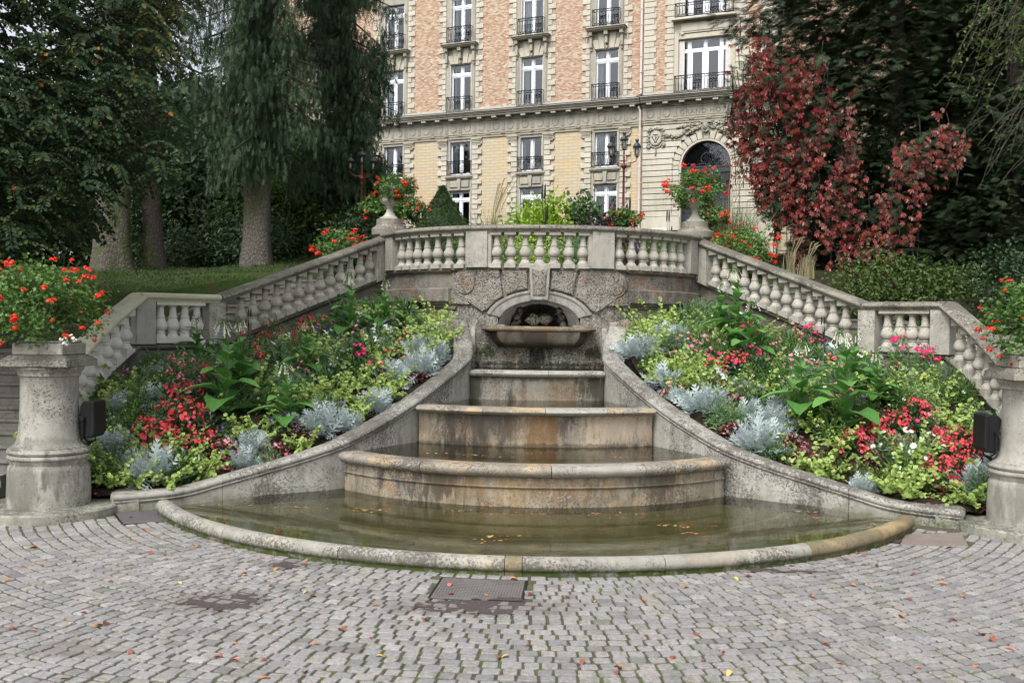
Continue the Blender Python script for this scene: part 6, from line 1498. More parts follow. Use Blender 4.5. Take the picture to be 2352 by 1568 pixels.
F_white = leafmat('white_petal', [(.80, .82, .76), (.86, .87, .84), (.72, .76, .66)], .5, .25)
F_trump = leafmat('trumpet_white', [(.80, .83, .70), (.86, .87, .80), (.66, .72, .50)], .5, .3)
F_purp = leafmat('purple_floret', [(.17, .09, .50), (.24, .14, .62), (.12, .06, .38)], .55, .2)
F_yel = plain('daisy_eye', (.75, .50, .04), .7)
G_stem = plain('green_stem', (.08, .13, .04), .6, noise=.2); G_dstem = plain('dark_stem', (.025, .02, .016), .6, noise=.2)
G_cat = plain('dark_millet_spike', (.012, .010, .010), .85, noise=.3)
G_straw = leafmat('straw_grass', [(.30, .27, .15), (.22, .20, .11), (.36, .32, .20)], .6, .3)
G_blade = leafmat('grass_blade', [(.10, .17, .05), (.16, .23, .08), (.07, .13, .035)], .5, .35)
# ---- templates
T_round = (np.array([(0, 0, 0), (-.42, .22, .08), (-.46, .62, .06), (0, 1, -.05), (.46, .62, .06), (.42, .22, .08)]), np.array([(0, 5, 4, 3), (0, 3, 2, 1)]))
T_lance = T_leaf(.26, .06, .25)
T_dusty = T_multi([(T_diamond(.10, 0), 0, 0, 1.0, (0, 0, 0))]+[(T_diamond(.30, 0), s*a, .1, l, (0, y, 0)) for y, l, a in ((.18, .34, .95), (.40, .36, .8), (.60, .30, .65), (.78, .2, .5)) for s in (-1, 1)]+[(T_diamond(.3, 0), s*.35, .15, .16, (s*.22, .5, .02)) for s in (-1, 1)])
T_ger = T_multi([(T_diamond(.62, .0), a, .12, s, (0, .0, 0)) for a, s in ((0, .55), (.8, .55), (-.8, .55), (1.7, .48), (-1.7, .48))])
T_flor5 = T_multi([(T_diamond(.75, -.05), a, .25, .5, (0, 0, 0)) for a in (0, 1.26, 2.51, 3.77, 5.03)])
def tipleaf(w, l):      # big ovate tobacco leaf: 3x5 grid
    V = []; 
    for j in range(6):
        y = j/5; ww = w*.5*math.sin(PI*min(1, y*.93+.05))**.75; dz = .10*math.sin(PI*y)-.42*y*y
        for i in (-1, -.5, 0, .5, 1): V.append((i*ww, y, dz+abs(i)*.10*ww/w*2+.02*math.sin(j*2.5+i*3)))
    F = [(j*5+i, j*5+i+1, (j+1)*5+i+1, (j+1)*5+i) for j in range(5) for i in range(4)]
    return np.array(V), np.array(F)
T_tob = tipleaf(.64, 1)
def trumpet():
    V = []; F = []; n = 5
    for r, y in ((.02, 0), (.022, .62), (.035, .85), (.05, .92), (.13, .97)):
        for i in range(n): a = 2*PI*i/n; V.append((r*math.cos(a), y, r*math.sin(a)))
    for j in range(4):
        for i in range(n): F.append((j*n+i, j*n+(i+1) % n, (j+1)*n+(i+1) % n, (j+1)*n+i))
    return np.array(V), np.array(F)
T_trump = trumpet()
UPZ = np.array([0, 0, 1.])
def dome(n, r, h, q, shell=.6, low=-.1):
    d = q.normal(size=(n, 3)); d[:, 2] = np.abs(d[:, 2])*1.0+low; d /= np.linalg.norm(d, axis=1, keepdims=True)
    P = d*(shell+(1-shell)*q.random(n))[:, None]*np.array([r, r, h]); return P, d
def mk(name, parts):
    """prototype plant: dict of part name -> (NP/MB builder, mats). returns list of (name, mesh)"""
    return [(pn, (b.mesh(name+'_'+pn, m))) for pn, b, m in parts]
def stems(q, n, r, h, rr=.006):
    k = MB()
    for i in range(n):
        a = q.uniform(0, 2*PI); d = r*q.uniform(.2, .9); k.tube([(0, 0, 0), (d*.4*math.cos(a), d*.4*math.sin(a), h*.5), (d*math.cos(a), d*math.sin(a), h*.85)], rr, 3, r2=rr*.5)
    return k
def P_dusty(seed, s=1.0):
    q = np.random.default_rng(seed); n = 100; P, d = dome(n, .22*s, .26*s, q, .15); f = d*1.0+np.array([0, 0, .25])+q.normal(size=(n, 3))*.25
    return mk('dusty', [('foliage', NP().add(scatter(T_dusty, P*.6, f, UPZ+q.normal(size=(n, 3))*.5, s*.175*(.7+.6*q.random(n)))), G_silver), ('stems', stems(random.Random(seed), 7, .14*s, .2*s), G_silver)])
def P_lime(seed, s=1.0):
    q = np.random.default_rng(seed); pos = []; fw = []; k = MB()
    for i in range(19):
        a = q.random()*2*PI; L = (.20+.22*q.random())*s; up_ = .5+.9*q.random(); pts = [np.array([L*t*math.cos(a)*.9, L*t*math.sin(a)*.9, L*(up_*t-.55*t*t*(1.3-up_*.5))+.02]) for t in np.linspace(0, 1, 12)]
        k.tube([pts[0], pts[5], pts[11]], .003, 3)
        for j in range(1, 12):
            for e in (-1, 1):
                t = pts[j]-pts[j-1]; sd_ = np.cross(t, UPZ); sd_ /= np.linalg.norm(sd_)+1e-6; pos.append(pts[j]); fw.append(sd_*e*(1 if (j+e) % 2 else .3)+t/np.linalg.norm(t)*.3+np.array([0, 0, .15])+q.normal(size=3)*.7)
    n = len(pos); return mk('lime', [('foliage', NP().add(scatter(T_round, np.array(pos), np.array(fw), UPZ+np.array([0, -.6, 0])+q.normal(size=(n, 3))*.45, .043*(.6+.7*q.random(n)))), G_lime), ('stems', k, G_stem)])
def flowerballs(q, C, r, n, T, sz):
    """small florets round each centre"""
    P = []; f = []
    for c in C:
        d = q.normal(size=(n, 3)); d[:, 2] = np.abs(d[:, 2])*.9-.15; d /= np.linalg.norm(d, axis=1, keepdims=True); P.append(np.array(c)+d*r*(.6+.4*q.random((n, 1)))); f.append(d)
    P = np.concatenate(P); f = np.concatenate(f); n_ = len(P); x = np.cross(f, q.normal(size=(n_, 3)))
    return scatter(T, P, x, f, sz*(.7+.6*q.random(n_)))
def P_bushy(seed, r, h, n, T, size, mat, fl=None, shell=.3, up=.3, stem=True, droop=0.0):
    q = np.random.default_rng(seed); P, d = dome(n, r, h, q, shell); P += q.normal(size=P.shape)*.02
    f = d*.8+q.normal(size=(n, 3))*.6+np.array([0, 0, up-droop]); parts = [('foliage', NP().add(scatter(T, P, f, UPZ+q.normal(size=(n, 3))*.5, size*(.65+.7*q.random(n)))), mat)]
    if stem: parts.append(('stems', stems(random.Random(seed), 6, r*.8, h), G_stem))
    out = mk('bush', parts)
    if fl:
        kind, m_, cnt, sz = fl; Pf, df = dome(cnt, r*1.05, h*1.12, q, .85, .05); HM = []
        if kind == 'head': HM = [NP().add(flowerballs(q, [(0, 0, 0)], sz, 10, T_diamond(.8, -.05), sz*.85)).mesh('flower_head', m_) for _ in (0, 1)]
        elif kind == 'flat': HM = [NP().add(scatter(T_flor5, np.zeros((1, 3)), np.array([[0, 1., 0]]), UPZ[None], sz)).mesh('flower', m_)]
        elif kind == 'droop':
            for _ in range(3): nb = 8; HM.append(NP().add(scatter(T_round, q.normal(size=(nb, 3))*np.array([.030, .030, .024]), q.normal(size=(nb, 3))*.6+np.array([0, 0, -.6]), q.normal(size=(nb, 3))+np.array([0, -.8, .3]), sz*(.7+.5*q.random(nb)))).mesh('flower_cluster', m_))
        elif kind == 'daisy':
            A = NP(); m = 13; ang = np.arange(m)*2*PI/m; A.add(scatter(T_diamond(.34, 0), np.zeros((m, 3)), np.stack([np.cos(ang), np.sin(ang), np.full(m, .08)], 1), np.repeat(UPZ[None], m, 0), sz*.5)); A.add(scatter(T_diamond(1, 0), np.array([[0, -.005, .004]]), np.array([[0, 1., 0]]), UPZ[None], sz*.24), 1); HM = [A.mesh('daisy_flower', [m_, F_yel])]
        nmm = {'head': 'flower_head', 'flat': 'flower', 'droop': 'flower_cluster', 'daisy': 'flower'}[kind]
        for i_, (c, dd) in enumerate(zip(Pf, df)):
            nn = Vector((dd[0]*.5+q.normal()*.2, dd[1]*.3-.7+q.normal()*.2, .55+.3*dd[2])) if kind in ('flat', 'daisy') else Vector((0, 0, 1))
            ro = nn.to_track_quat('Z', 'Y').to_euler() if kind in ('flat', 'daisy') else (0, 0, q.uniform(-.5, .5)); out.append((nmm, HM[i_ % len(HM)], tuple(float(a) for a in c), ro, float(.8+.45*q.random())))
    return out
def P_tobacco(seed, h=1.15, s=1.0, nh=1, big=7):
    q = np.random.default_rng(seed); r = random.Random(seed); k = MB(); A = NP(); B_ = NP(); n = 0; pos = []; fw = []; sz = []
    top = np.array([r.uniform(-.08, .08), r.uniform(-.08, .08), h]); st = [np.array([0, 0, 0]), top*.5+np.array([.03, 0, 0]), top]; k.tube(st, .014, 6, r2=.006)
    for i in range(13):
        t = (i/12)**1.15; z = h*(.04+.72*t); a = i*2.4+r.uniform(-.3, .3); l = (.46-.30*t)*s; pos.append(np.array([0, 0, z])+top*np.array([1, 1, 0])*z/h); fw.append((math.cos(a), math.sin(a), .35+.5*t)); sz.append(l)
    A.add(scatter(T_tob, np.array(pos), np.array(fw), np.repeat(UPZ[None], len(pos), 0), np.array(sz)))
    hd = []
    for j in range(nh): hd.append(top+np.array([r.uniform(-.05, .05), r.uniform(-.05, .05), -j*.10]))
    P = []; f = []; zz = []
    for c in hd:
        for i in range(14):
            a = r.uniform(0, 2*PI); e = .05*r.random(); p_ = c+np.array([e*math.cos(a), e*math.sin(a), r.uniform(-.06, .03)]); P.append(p_+np.array([math.cos(a), math.sin(a), 0])*.03); f.append((math.cos(a)*r.uniform(.2, .75), math.sin(a)*r.uniform(.2, .75), -1)); zz.append(r.uniform(.07, .12))
            k.tube([c, p_+np.array([math.cos(a)*.03, math.sin(a)*.03, 0])], .003, 3)
    B_.add(scatter(T_trump, np.array(P), np.array(f), rdir(len(P)), np.array(zz)))
    C = NP(); n = 26; C.add(scatter(T_lance, np.array(hd)[rng.integers(0, nh, n)]+q.normal(size=(n, 3))*.03, q.normal(size=(n, 3))+UPZ*.5, q.normal(size=(n, 3)), .05*(.6+.6*q.random(n))))
    return mk('tobacco', [('leaves', A, G_tob), ('stem', k, G_stem), ('trumpet_flowers', B_, F_trump), ('buds', C, G_ger)])
def P_millet(seed, h=.9):
    r = random.Random(seed); k = MB(); c = MB()
    for i in range(4):
        a = r.uniform(0, 6.28); d = r.uniform(.03, .13); e = np.array([d*math.cos(a), d*math.sin(a), h*r.uniform(.62, 1)]); k.tube([(0, 0, 0), e*.55, e], .006, 4, r2=.004)
        c.tube([e-np.array([0, 0, .02]), e+np.array([.002, 0, .02]), e+np.array([.004, 0, .12]), e+np.array([.008, 0, .17])], [.010, .017, .016, .004], 6)
    for i in range(5):
        a = r.uniform(0, 6.28); z = h*r.uniform(.2, .6); p = np.array([0, 0, z]); k.tube([p, p+np.array([.12*math.cos(a), .12*math.sin(a), .08]), p+np.array([.22*math.cos(a), .22*math.sin(a), .02])], .006, 3, r2=.002)
    return mk('millet', [('stems', k, G_dstem), ('spikes', c, G_cat)])
PR = dict(
    dusty=[P_dusty(1), P_dusty(2, 1.15), P_dusty(3, .9)], lime=[P_lime(4), P_lime(5, 1.15), P_lime(6, .9)],
    coral=[P_bushy(7, .22, .28, 240, T_leaf(.6, .1, .2), .075, G_dark, ('droop', F_coral, 22, .042)), P_bushy(8, .24, .32, 240, T_leaf(.6, .1, .2), .075, G_dark, ('droop', F_coral, 30, .042))],
    bronze=[P_bushy(9, .15, .18, 150, T_round, .05, G_bronze, ('droop', F_pink, 7, .025))],
    magenta=[P_bushy(10, .22, .32, 240, T_leaf(.36, .1, .2), .09, G_dark, ('flat', F_mag, 18, .075)), P_bushy(11, .18, .26, 190, T_leaf(.36, .1, .2), .09, G_dark, ('flat', F_mag, 12, .072))],
    pink=[P_bushy(12, .20, .30, 230, T_leaf(.36, .1, .2), .07, G_fine, ('flat', F_pink, 18, .062))],
    red=[P_bushy(13, .17, .30, 200, T_leaf(.4, .1, .2), .07, G_dark, ('flat', F_coral, 12, .062))],
    white=[P_bushy(14, .18, .30, 230, T_lance, .07, G_fine, ('head', F_white, 9, .034)), P_bushy(15, .20, .34, 240, T_lance, .08, G_fine, ('head', F_white, 12, .028))],
    purple=[P_bushy(16, .16, .26, 200, T_lance, .06, G_fine, ('head', F_purp, 8, .026)), P_bushy(17, .18, .3, 220, T_lance, .06, G_fine, ('head', F_purp, 5, .03))],
    daisy=[P_bushy(18, .26, .30, 520, T_lance, .06, G_fine, ('daisy', F_white, 13, .062))],
    cleome=[P_bushy(19, .18, .5, 220, T_lance, .085, G_fine, ('head', F_mag, 7, .045)), P_bushy(20, .18, .5, 220, T_lance, .085, G_fine, ('head', F_pink, 6, .05))],
    fine=[P_bushy(21, .24, .34, 520, T_lance, .065, G_fine), P_bushy(22, .22, .30, 420, T_diamond(.12, .1), .08, G_fine), P_bushy(23, .20, .34, 300, T_lance, .07, G_ger, ('head', F_white, 4, .018))],
    dark=[P_bushy(24, .20, .3, 260, T_leaf(.5, .1, .2), .075, G_dark), P_bushy(25, .2, .26, 230, T_lance, .085, G_dark)],
    varieg=[P_bushy(26, .11, .14, 90, T_leaf(.5, .05, .1), .055, G_var)],
    tobacco=[P_tobacco(27, 1.0, 1.15, 1), P_tobacco(28, .9, 1.2, 1), P_tobacco(29, .75, 1.05, 1)], millet=[P_millet(30), P_millet(31, .75)])
DESC = dict(dusty=('dusty_miller', 'silver-leaved plant'), lime=('lime_foliage_plant', 'lime green round-leaved plant'), coral=('begonia', 'coral red begonia with dark glossy leaves'), bronze=('bronze_begonia', 'small bronze-leaved pink begonia'), magenta=('impatiens', 'magenta flat-flowered plant with dark leaves'),
            pink=('pink_bedding_plant', 'pale pink flowering plant'), red=('red_bedding_plant', 'red flowering plant with dark leaves'), white=('white_bedding_plant', 'white flowering plant'), purple=('verbena', 'purple flowering plant'), daisy=('daisy', 'white daisy clump'), cleome=('cleome', 'tall spidery pink flowering plant'),
            fine=('feathery_plant', 'feathery green foliage plant'), dark=('dark_leaf_plant', 'dark leafy plant without flowers'), varieg=('variegated_shrub', 'tiny yellow-edged variegated shrub'), tobacco=('tobacco_plant', 'big-leaved flowering tobacco plant with hanging white trumpets'), millet=('millet', 'dark cattail-like ornamental millet'))
# ---- bed surface
def bedgrid(s_):
    I = smoothpath([(6.2, 13.95, .17), (5.3, 14.25, .18), (4.5, 14.85, .26), (3.75, 15.35, .46), (3.15, 16.0, .80), (2.6, 16.95, 1.12), (2.05, 18.2, 1.62), (1.78, 19.3, 2.05), (1.85, 20.9, 2.35)], 60)
    O = smoothpath([(7.0, 14.3, .16), (7.45, 15.0, .40), (7.55, 16.2, .95), (7.45, 17.2, 1.45), (7.25, 18.15, 1.80), (6.2, 19.25, 1.95), (5.4, 20.5, 2.25), (4.6, 21.8, 2.65), (3.75, 22.9, 2.9)], 60)
    n = min(len(I), len(O)); return I[:n]*np.array([s_, 1, 1]), O[:n]*np.array([s_, 1, 1])
BED = {-1: bedgrid(-1), 1: bedgrid(1)}
def bedpt(s_, t, u):
    I, O = BED[s_]; i = min(len(I)-1.001, max(0, t*(len(I)-1))); a = int(i); f = i-a
    p = I[a]*(1-f)+I[a+1]*f; o = O[a]*(1-f)+O[a+1]*f; r = p*(1-u)+o*u; r = r.copy(); r[2] += .10*math.sin(PI*u)+.03*math.sin(9*t+7*u); return r
def proj(p):
    d = np.array(p)-CAM; z = d.dot(cf); return 1176+FPX*d.dot(cr)/z, 784-FPX*d.dot(cu)/z
GRD = {s_: [(t, u, proj(bedpt(s_, t, u))) for t in np.linspace(0.01, .99, 60) for u in np.linspace(.04, .96, 26)] for s_ in (-1, 1)}
for s_, sd_ in ((-1, 'left'), (1, 'right')):
    V = []; F = []; nt_, nu = 60, 14
    for i in range(nt_+1):
        for j in range(nu+1): V.append(bedpt(s_, i/nt_, j/nu)+np.array([0, 0, rnd.uniform(-.02, .02)]))
    for i in range(nt_):
        for j in range(nu): a = i*(nu+1)+j; F.append((a, a+1, a+nu+2, a+nu+1) if s_ < 0 else (a, a+nu+1, a+nu+2, a+1))
    tag(np_obj('flower_bed_soil', V, F, M_soil), kind='structure')
def find(s_, x, y):
    best = min(GRD[s_], key=lambda g: (g[2][0]-x)**2+(g[2][1]-y)**2); return bedpt(s_, best[0], best[1])
protos = {}; PLANTS = []
def put(kind, loc, rz=None, scale=1.0, var=None, tilt=None, side=None):
    v = var if var is not None else rnd.randrange(len(PR[kind])); v %= len(PR[kind]); nm, ds = DESC[kind]
    o = empty(nm, tuple(float(a) for a in loc), rnd.uniform(-.75, .75) if rz is None else rz); o.scale = (scale,)*3
    for it in PR[kind][v]:
        ch = link(bpy.data.objects.new(it[0], it[1]), o)
        if len(it) > 2: ch.location = it[2]; ch.rotation_euler = it[3]; ch.scale = (it[4],)*3
    tag(o, None, ds.split(' with')[0].split(' without')[0][-26:].strip() if False else 'plant'); PLANTS.append((o, kind, side)); return o
# (kind, px, py of the plant's base in the photo, scale, variant)
L_ = -1; R__ = 1
SPOTS = {
 -1: [('tobacco', 515, 955, 1.15, 0), ('tobacco', 655, 985, 1.0, 2), ('tobacco', 560, 905, 1.0, 1), ('tobacco', 800, 790, 1.0, 0), ('tobacco', 885, 765, .85, 1), ('tobacco', 700, 860, .8, 1), ('tobacco', 450, 850, .9, 2),
      ('coral', 400, 960, 1.05, 0), ('coral', 440, 1000, 1.1, 1), ('coral', 370, 1035, 1.0, 1), ('coral', 335, 1015, .8, 0), ('coral', 460, 1040, .8, 1), ('coral', 600, 850, .8, 0), ('coral', 640, 775, .7, 0), ('coral', 700, 745, .75, 1), ('coral', 590, 760, .7, 1), ('coral', 430, 925, .8, 0),
      ('dusty', 350, 1100, 1.15, 1), ('dusty', 580, 1055, 1.1, 0), ('dusty', 740, 1005, 1.2, 1), ('dusty', 865, 945, 1.1, 0), ('dusty', 985, 880, 1.15, 1), ('dusty', 1000, 820, 1.0, 2), ('dusty', 275, 945, 1.0, 2), ('dusty', 265, 1040, 1.0, 0), ('dusty', 990, 780, .9, 2), ('dusty', 360, 880, .9, 0), ('dusty', 310, 1085, .9, 2),
      ('magenta', 825, 855, 1.1, 0), ('magenta', 865, 875, 1.0, 1), ('magenta', 900, 840, .8, 1), ('red', 745, 770, .9, 0), ('red', 930, 800, .8, 0), ('red', 690, 790, .9, 0), ('red', 985, 850, .7, 0), ('pink', 780, 810, .8, 0), ('pink', 940, 850, .7, 0),
      ('white', 880, 800, 1.1, 0), ('white', 855, 825, 1.0, 0), ('white', 760, 800, .8, 1), ('white', 640, 820, .7, 1), ('purple', 240, 1065, 1.0, 0), ('purple', 265, 1075, .9, 0), ('purple', 330, 1000, .7, 1), ('purple', 530, 1010, .8, 0), ('purple', 640, 990, .8, 1), ('purple', 790, 830, .8, 1), ('purple', 680, 900, .8, 1), ('purple', 930, 780, .7, 0), ('purple', 780, 960, .7, 1),
      ('bronze', 520, 1050, 1.2, 0), ('bronze', 690, 1000, 1.0, 0), ('bronze', 960, 890, .8, 0), ('millet', 575, 790, 1.0, 0), ('millet', 790, 760, .9, 0), ('millet', 845, 770, .8, 1), ('cleome', 620, 760, .9, 1), ('cleome', 560, 830, .8, 0)],
 1: [('tobacco', 1840, 960, 1.0, 1), ('tobacco', 1940, 990, 1.15, 0), ('tobacco', 1690, 800, 1.1, 0), ('tobacco', 1720, 830, .9, 1), ('tobacco', 2010, 930, .8, 2), ('tobacco', 1660, 760, .8, 1), ('tobacco', 1975, 900, .8, 1),
      ('coral', 2180, 1075, .9, 0), ('coral', 2200, 1050, .9, 1), ('coral', 2040, 1040, .8, 0), ('coral', 2000, 1020, .7, 1), ('coral', 2110, 970, .8, 0), ('coral', 1690, 850, .8, 1), ('coral', 2160, 1110, .8, 1), ('coral', 1640, 870, .8, 0), ('coral', 2060, 1000, .8, 1), ('coral', 2210, 1100, .7, 0),
      ('dusty', 1620, 955, 1.15, 1), ('dusty', 1530, 890, 1.1, 0), ('dusty', 1450, 835, 1.1, 1), ('dusty', 1520, 790, 1.1, 0), ('dusty', 1550, 775, .9, 2), ('dusty', 1740, 1035, 1.2, 1), ('dusty', 1780, 1025, 1.0, 0), ('dusty', 1720, 960, .9, 2), ('dusty', 2240, 1130, 1.0, 0), ('dusty', 2100, 880, .8, 2), ('dusty', 1890, 810, .8, 0), ('dusty', 1565, 920, .8, 2),
      ('magenta', 1720, 850, 1.0, 0), ('magenta', 1695, 870, .8, 1), ('magenta', 1870, 820, .9, 1), ('magenta', 1950, 835, .8, 0), ('magenta', 2100, 990, .7, 1), ('pink', 1600, 840, 1.0, 0), ('pink', 1630, 820, 1.0, 0), ('pink', 1575, 815, .9, 0), ('pink', 1790, 830, .8, 0), ('pink', 1540, 930, .7, 0), ('pink', 2150, 1000, .8, 0),
      ('red', 1640, 905, .8, 0), ('red', 1900, 860, .9, 0), ('red', 2060, 880, .8, 0), ('red', 2000, 860, .8, 0), ('red', 1830, 810, .8, 0), ('white', 1640, 890, 1.0, 0), ('white', 1655, 900, .9, 0), ('white', 1930, 850, 1.1, 1), ('white', 1990, 870, 1.1, 1), ('white', 1840, 880, .7, 1), ('purple', 1720, 935, 1.1, 0), ('purple', 1690, 920, 1.0, 0), ('purple', 1830, 900, .8, 1), ('purple', 1570, 820, .8, 0), ('purple', 1810, 1000, .7, 1), ('purple', 1690, 1040, .7, 1), ('purple', 1900, 920, .7, 1),
      ('daisy', 2080, 1070, 1.15, 0), ('daisy', 2140, 1060, .9, 0), ('daisy', 2030, 1060, .9, 0), ('cleome', 2060, 860, 1.0, 0), ('cleome', 2110, 880, .9, 0), ('cleome', 1860, 800, .8, 0), ('cleome', 1700, 790, .8, 1), ('cleome', 2140, 890, .9, 0), ('millet', 1900, 830, 1.0, 0), ('bronze', 1680, 1010, 1.0, 0), ('bronze', 1980, 1020, 1.0, 0), ('bronze', 1840, 1060, .9, 0), ('bronze', 1760, 1010, .8, 0), ('bronze', 2010, 1060, .8, 0),
      ('varieg', 1930, 1090, 1.3, 0), ('varieg', 1975, 1100, 1.2, 0), ('varieg', 2050, 1115, 1.3, 0), ('varieg', 2090, 1125, 1.2, 0), ('varieg', 2130, 1125, 1.1, 0), ('varieg', 2010, 1110, 1.0, 0), ('varieg', 2170, 1130, 1.0, 0), ('varieg', 1895, 1070, 1.0, 0)]}
taken = {-1: [], 1: []}
for s_ in (-1, 1):
    for kind, x, y, scl, v in SPOTS[s_]:
        p = find(s_, x, y); taken[s_].append((p[0], p[1])); put(kind, p, None, scl*{'tobacco': 1.4, 'millet': .85}.get(kind, 1.45), v, side=s_)
# fill the gaps plant by plant
for s_, sd_ in ((-1, 'left'), (1, 'right')):
    for _ in range(900):
        t, u = rnd.random(), rnd.uniform(.03, .97)
        if s_ > 0 and t < .12 and u < .6 and rnd.random() < .9: continue
        p = bedpt(s_, t, u); dm = min((p[0]-a)**2+(p[1]-b)**2 for a, b in taken[s_])
        if dm < .25**2: continue
        edge = u < .30; front = t < .38
        if edge: kind = rnd.choices(['lime', 'fine', 'dusty', 'dark', 'bronze', 'purple'], [8, 2.2, 1.5, .5, .7, .8])[0]
        elif front: kind = rnd.choices(['lime', 'dark', 'fine', 'bronze', 'coral', 'purple', 'pink', 'dusty'], [5.5, 1.2, 3.2, .8, .25, .9, .4, .6])[0]
        else: kind = rnd.choices(['fine', 'dark', 'lime', 'pink', 'red', 'white', 'purple', 'coral', 'cleome', 'magenta'], [9, 1.6, 2.2, 1.1, .35, 1.3, 1.1, .3, .7, .4])[0]
        if u > .85 and t > .55 and rnd.random() < .35: kind = 'fine'
        taken[s_].append((p[0], p[1])); put(kind, p, None, rnd.uniform(1.1, 1.5), side=s_)
# ---- labels that single the bed plants out by walking outward from the fountain
from collections import defaultdict
gr = defaultdict(list)
for o, kind, s_ in PLANTS: gr[(kind, s_)].append(o)
def ordn(i): 
    return ORD[i] if i < len(ORD) else f'{i+1}th' if (i+1) % 10 not in (1, 2, 3) or (i+1) % 100 in (11, 12, 13) else f'{i+1}'+{1: 'st', 2: 'nd', 3: 'rd'}[(i+1) % 10]
for (kind, s_), L in gr.items():
    L.sort(key=lambda o: abs(o.location.x)); ds = DESC[kind][1]; sd_ = 'left' if s_ < 0 else 'right'
    ds2 = {'coral': 'coral red dark-leaved begonia', 'magenta': 'magenta flowering plant', 'tobacco': 'tobacco plant with white trumpets', 'dark': 'dark flowerless leafy plant', 'red': 'red flowering plant'}.get(kind, ds)
    for i, o in enumerate(L):
        o['label'] = f'{ds2}, {ordn(i)} one from the fountain in the {sd_} bed' if len(L) > 1 else f'{ds2}, the only one in the {sd_} bed'
        o['group'] = f'{DESC[kind][0].replace("_", " ")}s in the {sd_} bed'; o['category'] = {'dusty': 'dusty miller', 'coral': 'begonia', 'bronze': 'begonia', 'magenta': 'impatiens', 'tobacco': 'tobacco plant', 'daisy': 'daisy', 'millet': 'millet', 'cleome': 'cleome', 'purple': 'verbena', 'varieg': 'shrub'}.get(kind, 'plant')
# ============================================================ GERANIUMS
def head_mesh(seed, r=.042):
    q = np.random.default_rng(seed); return NP().add(flowerballs(q, [(0, 0, 0)], r, 26, T_diamond(.85, -.1), r*.75)).mesh('flower_head', F_red)
HEADS = [head_mesh(90), head_mesh(91, .05), head_mesh(92, .036)]
def geranium(label, c, r, n, nf, size=.055, group=None, squash=.8, trail=.4, base=None, cat='geranium', seed=0, fs=1.0, leafm=None, name='geranium_plant'):
    q = np.random.default_rng(seed+100); t = thing(name, label, cat, base or c, 0, group); b = np.array(c)-np.array(base or c)
    nc = 90; d = q.normal(size=(nc, 3)); d /= np.linalg.norm(d, axis=1, keepdims=True); d[:, 2] = np.where(d[:, 2] < -.35, d[:, 2]*trail, d[:, 2]); cc = d*(.35+.62*q.random((nc, 1))**.6)*np.array([r, r, r*squash]); k_ = q.integers(0, nc, n)
    P = cc[k_]+q.normal(size=(n, 3))*r*.10; O = P/np.maximum(np.linalg.norm(P, axis=1, keepdims=True), .01)
    NP().add(scatter(T_ger, P+b, O*.5+q.normal(size=(n, 3))*.6+np.array([0, 0, -.1]), O*.6+UPZ*.7+q.normal(size=(n, 3))*.35, size*(.65+.7*q.random(n)))).obj('foliage', leafm or G_ger, t)
    k = MB(); R_ = random.Random(seed)
    for i in range(16): e = cc[R_.randrange(nc)]; k.tube([b+np.array([0, 0, -r*squash*.5]), b+e*.5, b+e], .007, 4, r2=.003)
    fp = []
    for i in range(nf):
        d = np.array([R_.gauss(0, 1), R_.gauss(0, 1)-.35, R_.gauss(.15, .75)]); d /= np.linalg.norm(d); e = d*np.array([r, r, r*squash])*R_.uniform(1.0, 1.22)
        k.tube([b+e*.7, b+e*.9+np.array([0, 0, .02]), b+e], .003, 3); fp.append(b+e)
    k.build('stems', G_stem, t)
    for i, e in enumerate(fp[:98]):
        o = bpy.data.objects.new('flower_head', HEADS[i % 3]); link(o, t); o.location = tuple(e); s = R_.uniform(.7, 1.35)*fs; o.scale = (s, s, s*.75); o.rotation_euler = (R_.uniform(-.4, .4), R_.uniform(-.4, .4), R_.uniform(0, 6))
    return t
geranium('big bushy red geranium overflowing the planter on the left front pedestal', (-6.72, 13.45, 2.84), .80, 3900, 60, .062, 'geraniums on the front pedestals', .80, .95, (-6.72, 13.6, 2.38), seed=1, fs=1.05)
geranium('big bushy red geranium overflowing the planter on the right front pedestal', (6.85, 13.45, 2.82), .76, 3700, 52, .062, 'geraniums on the front pedestals', .84, .95, (6.72, 13.6, 2.38), seed=2, fs=1.0)
geranium('round red geranium spilling out of the left balcony urn', (-3.50, 23.85, 5.93), .50, 1900, 16, .07, 'geraniums in the balcony urns', .62, .9, (-3.66, 23.95, 5.85), seed=3, fs=1.35)
geranium('round red geranium spilling out of the right balcony urn', (3.62, 23.85, 5.96), .68, 2900, 34, .07, 'geraniums in the balcony urns', .72, .95, (3.66, 23.95, 5.85), seed=4, fs=1.3)
# a few white blossoms hanging at the left planter's rim
wt = thing('white_trailing_flowers', 'cluster of small white blossoms hanging over the right rim of the left pedestal planter', 'flowers', (-6.33, 13.2, 2.42))
NP().add(flowerballs(np.random.default_rng(5), [(.0, 0, 0), (.09, .02, .03), (.04, -.03, -.06), (.15, 0, -.01)], .05, 12, T_diamond(.8, 0), .036)).obj('blossoms', F_white, wt)
gb = [(-4.9, 24.6, .62, 'wide red geranium mound behind the top of the left handrail', 778, 565, 1600, 26, .66), (4.75, 24.9, .72, 'wide red geranium mound behind the top of the right handrail', 1712, 572, 1900, 30, .7), (0, 27, .5, 'small red geranium bush below the right lamp post', 1433, 503, 1500, 16, .55),
      (0, 26, .42, 'red geranium bush right behind the right balcony pillar', 1636, 500, 1400, 14, .6), (0, 26, .50, 'tall leafy geranium shrub right of the left urn', 938, 484, 2000, 8, .85), (0, 26.5, .42, 'leafy geranium shrub left of the left urn', 860, 478, 1500, 3, .7)]
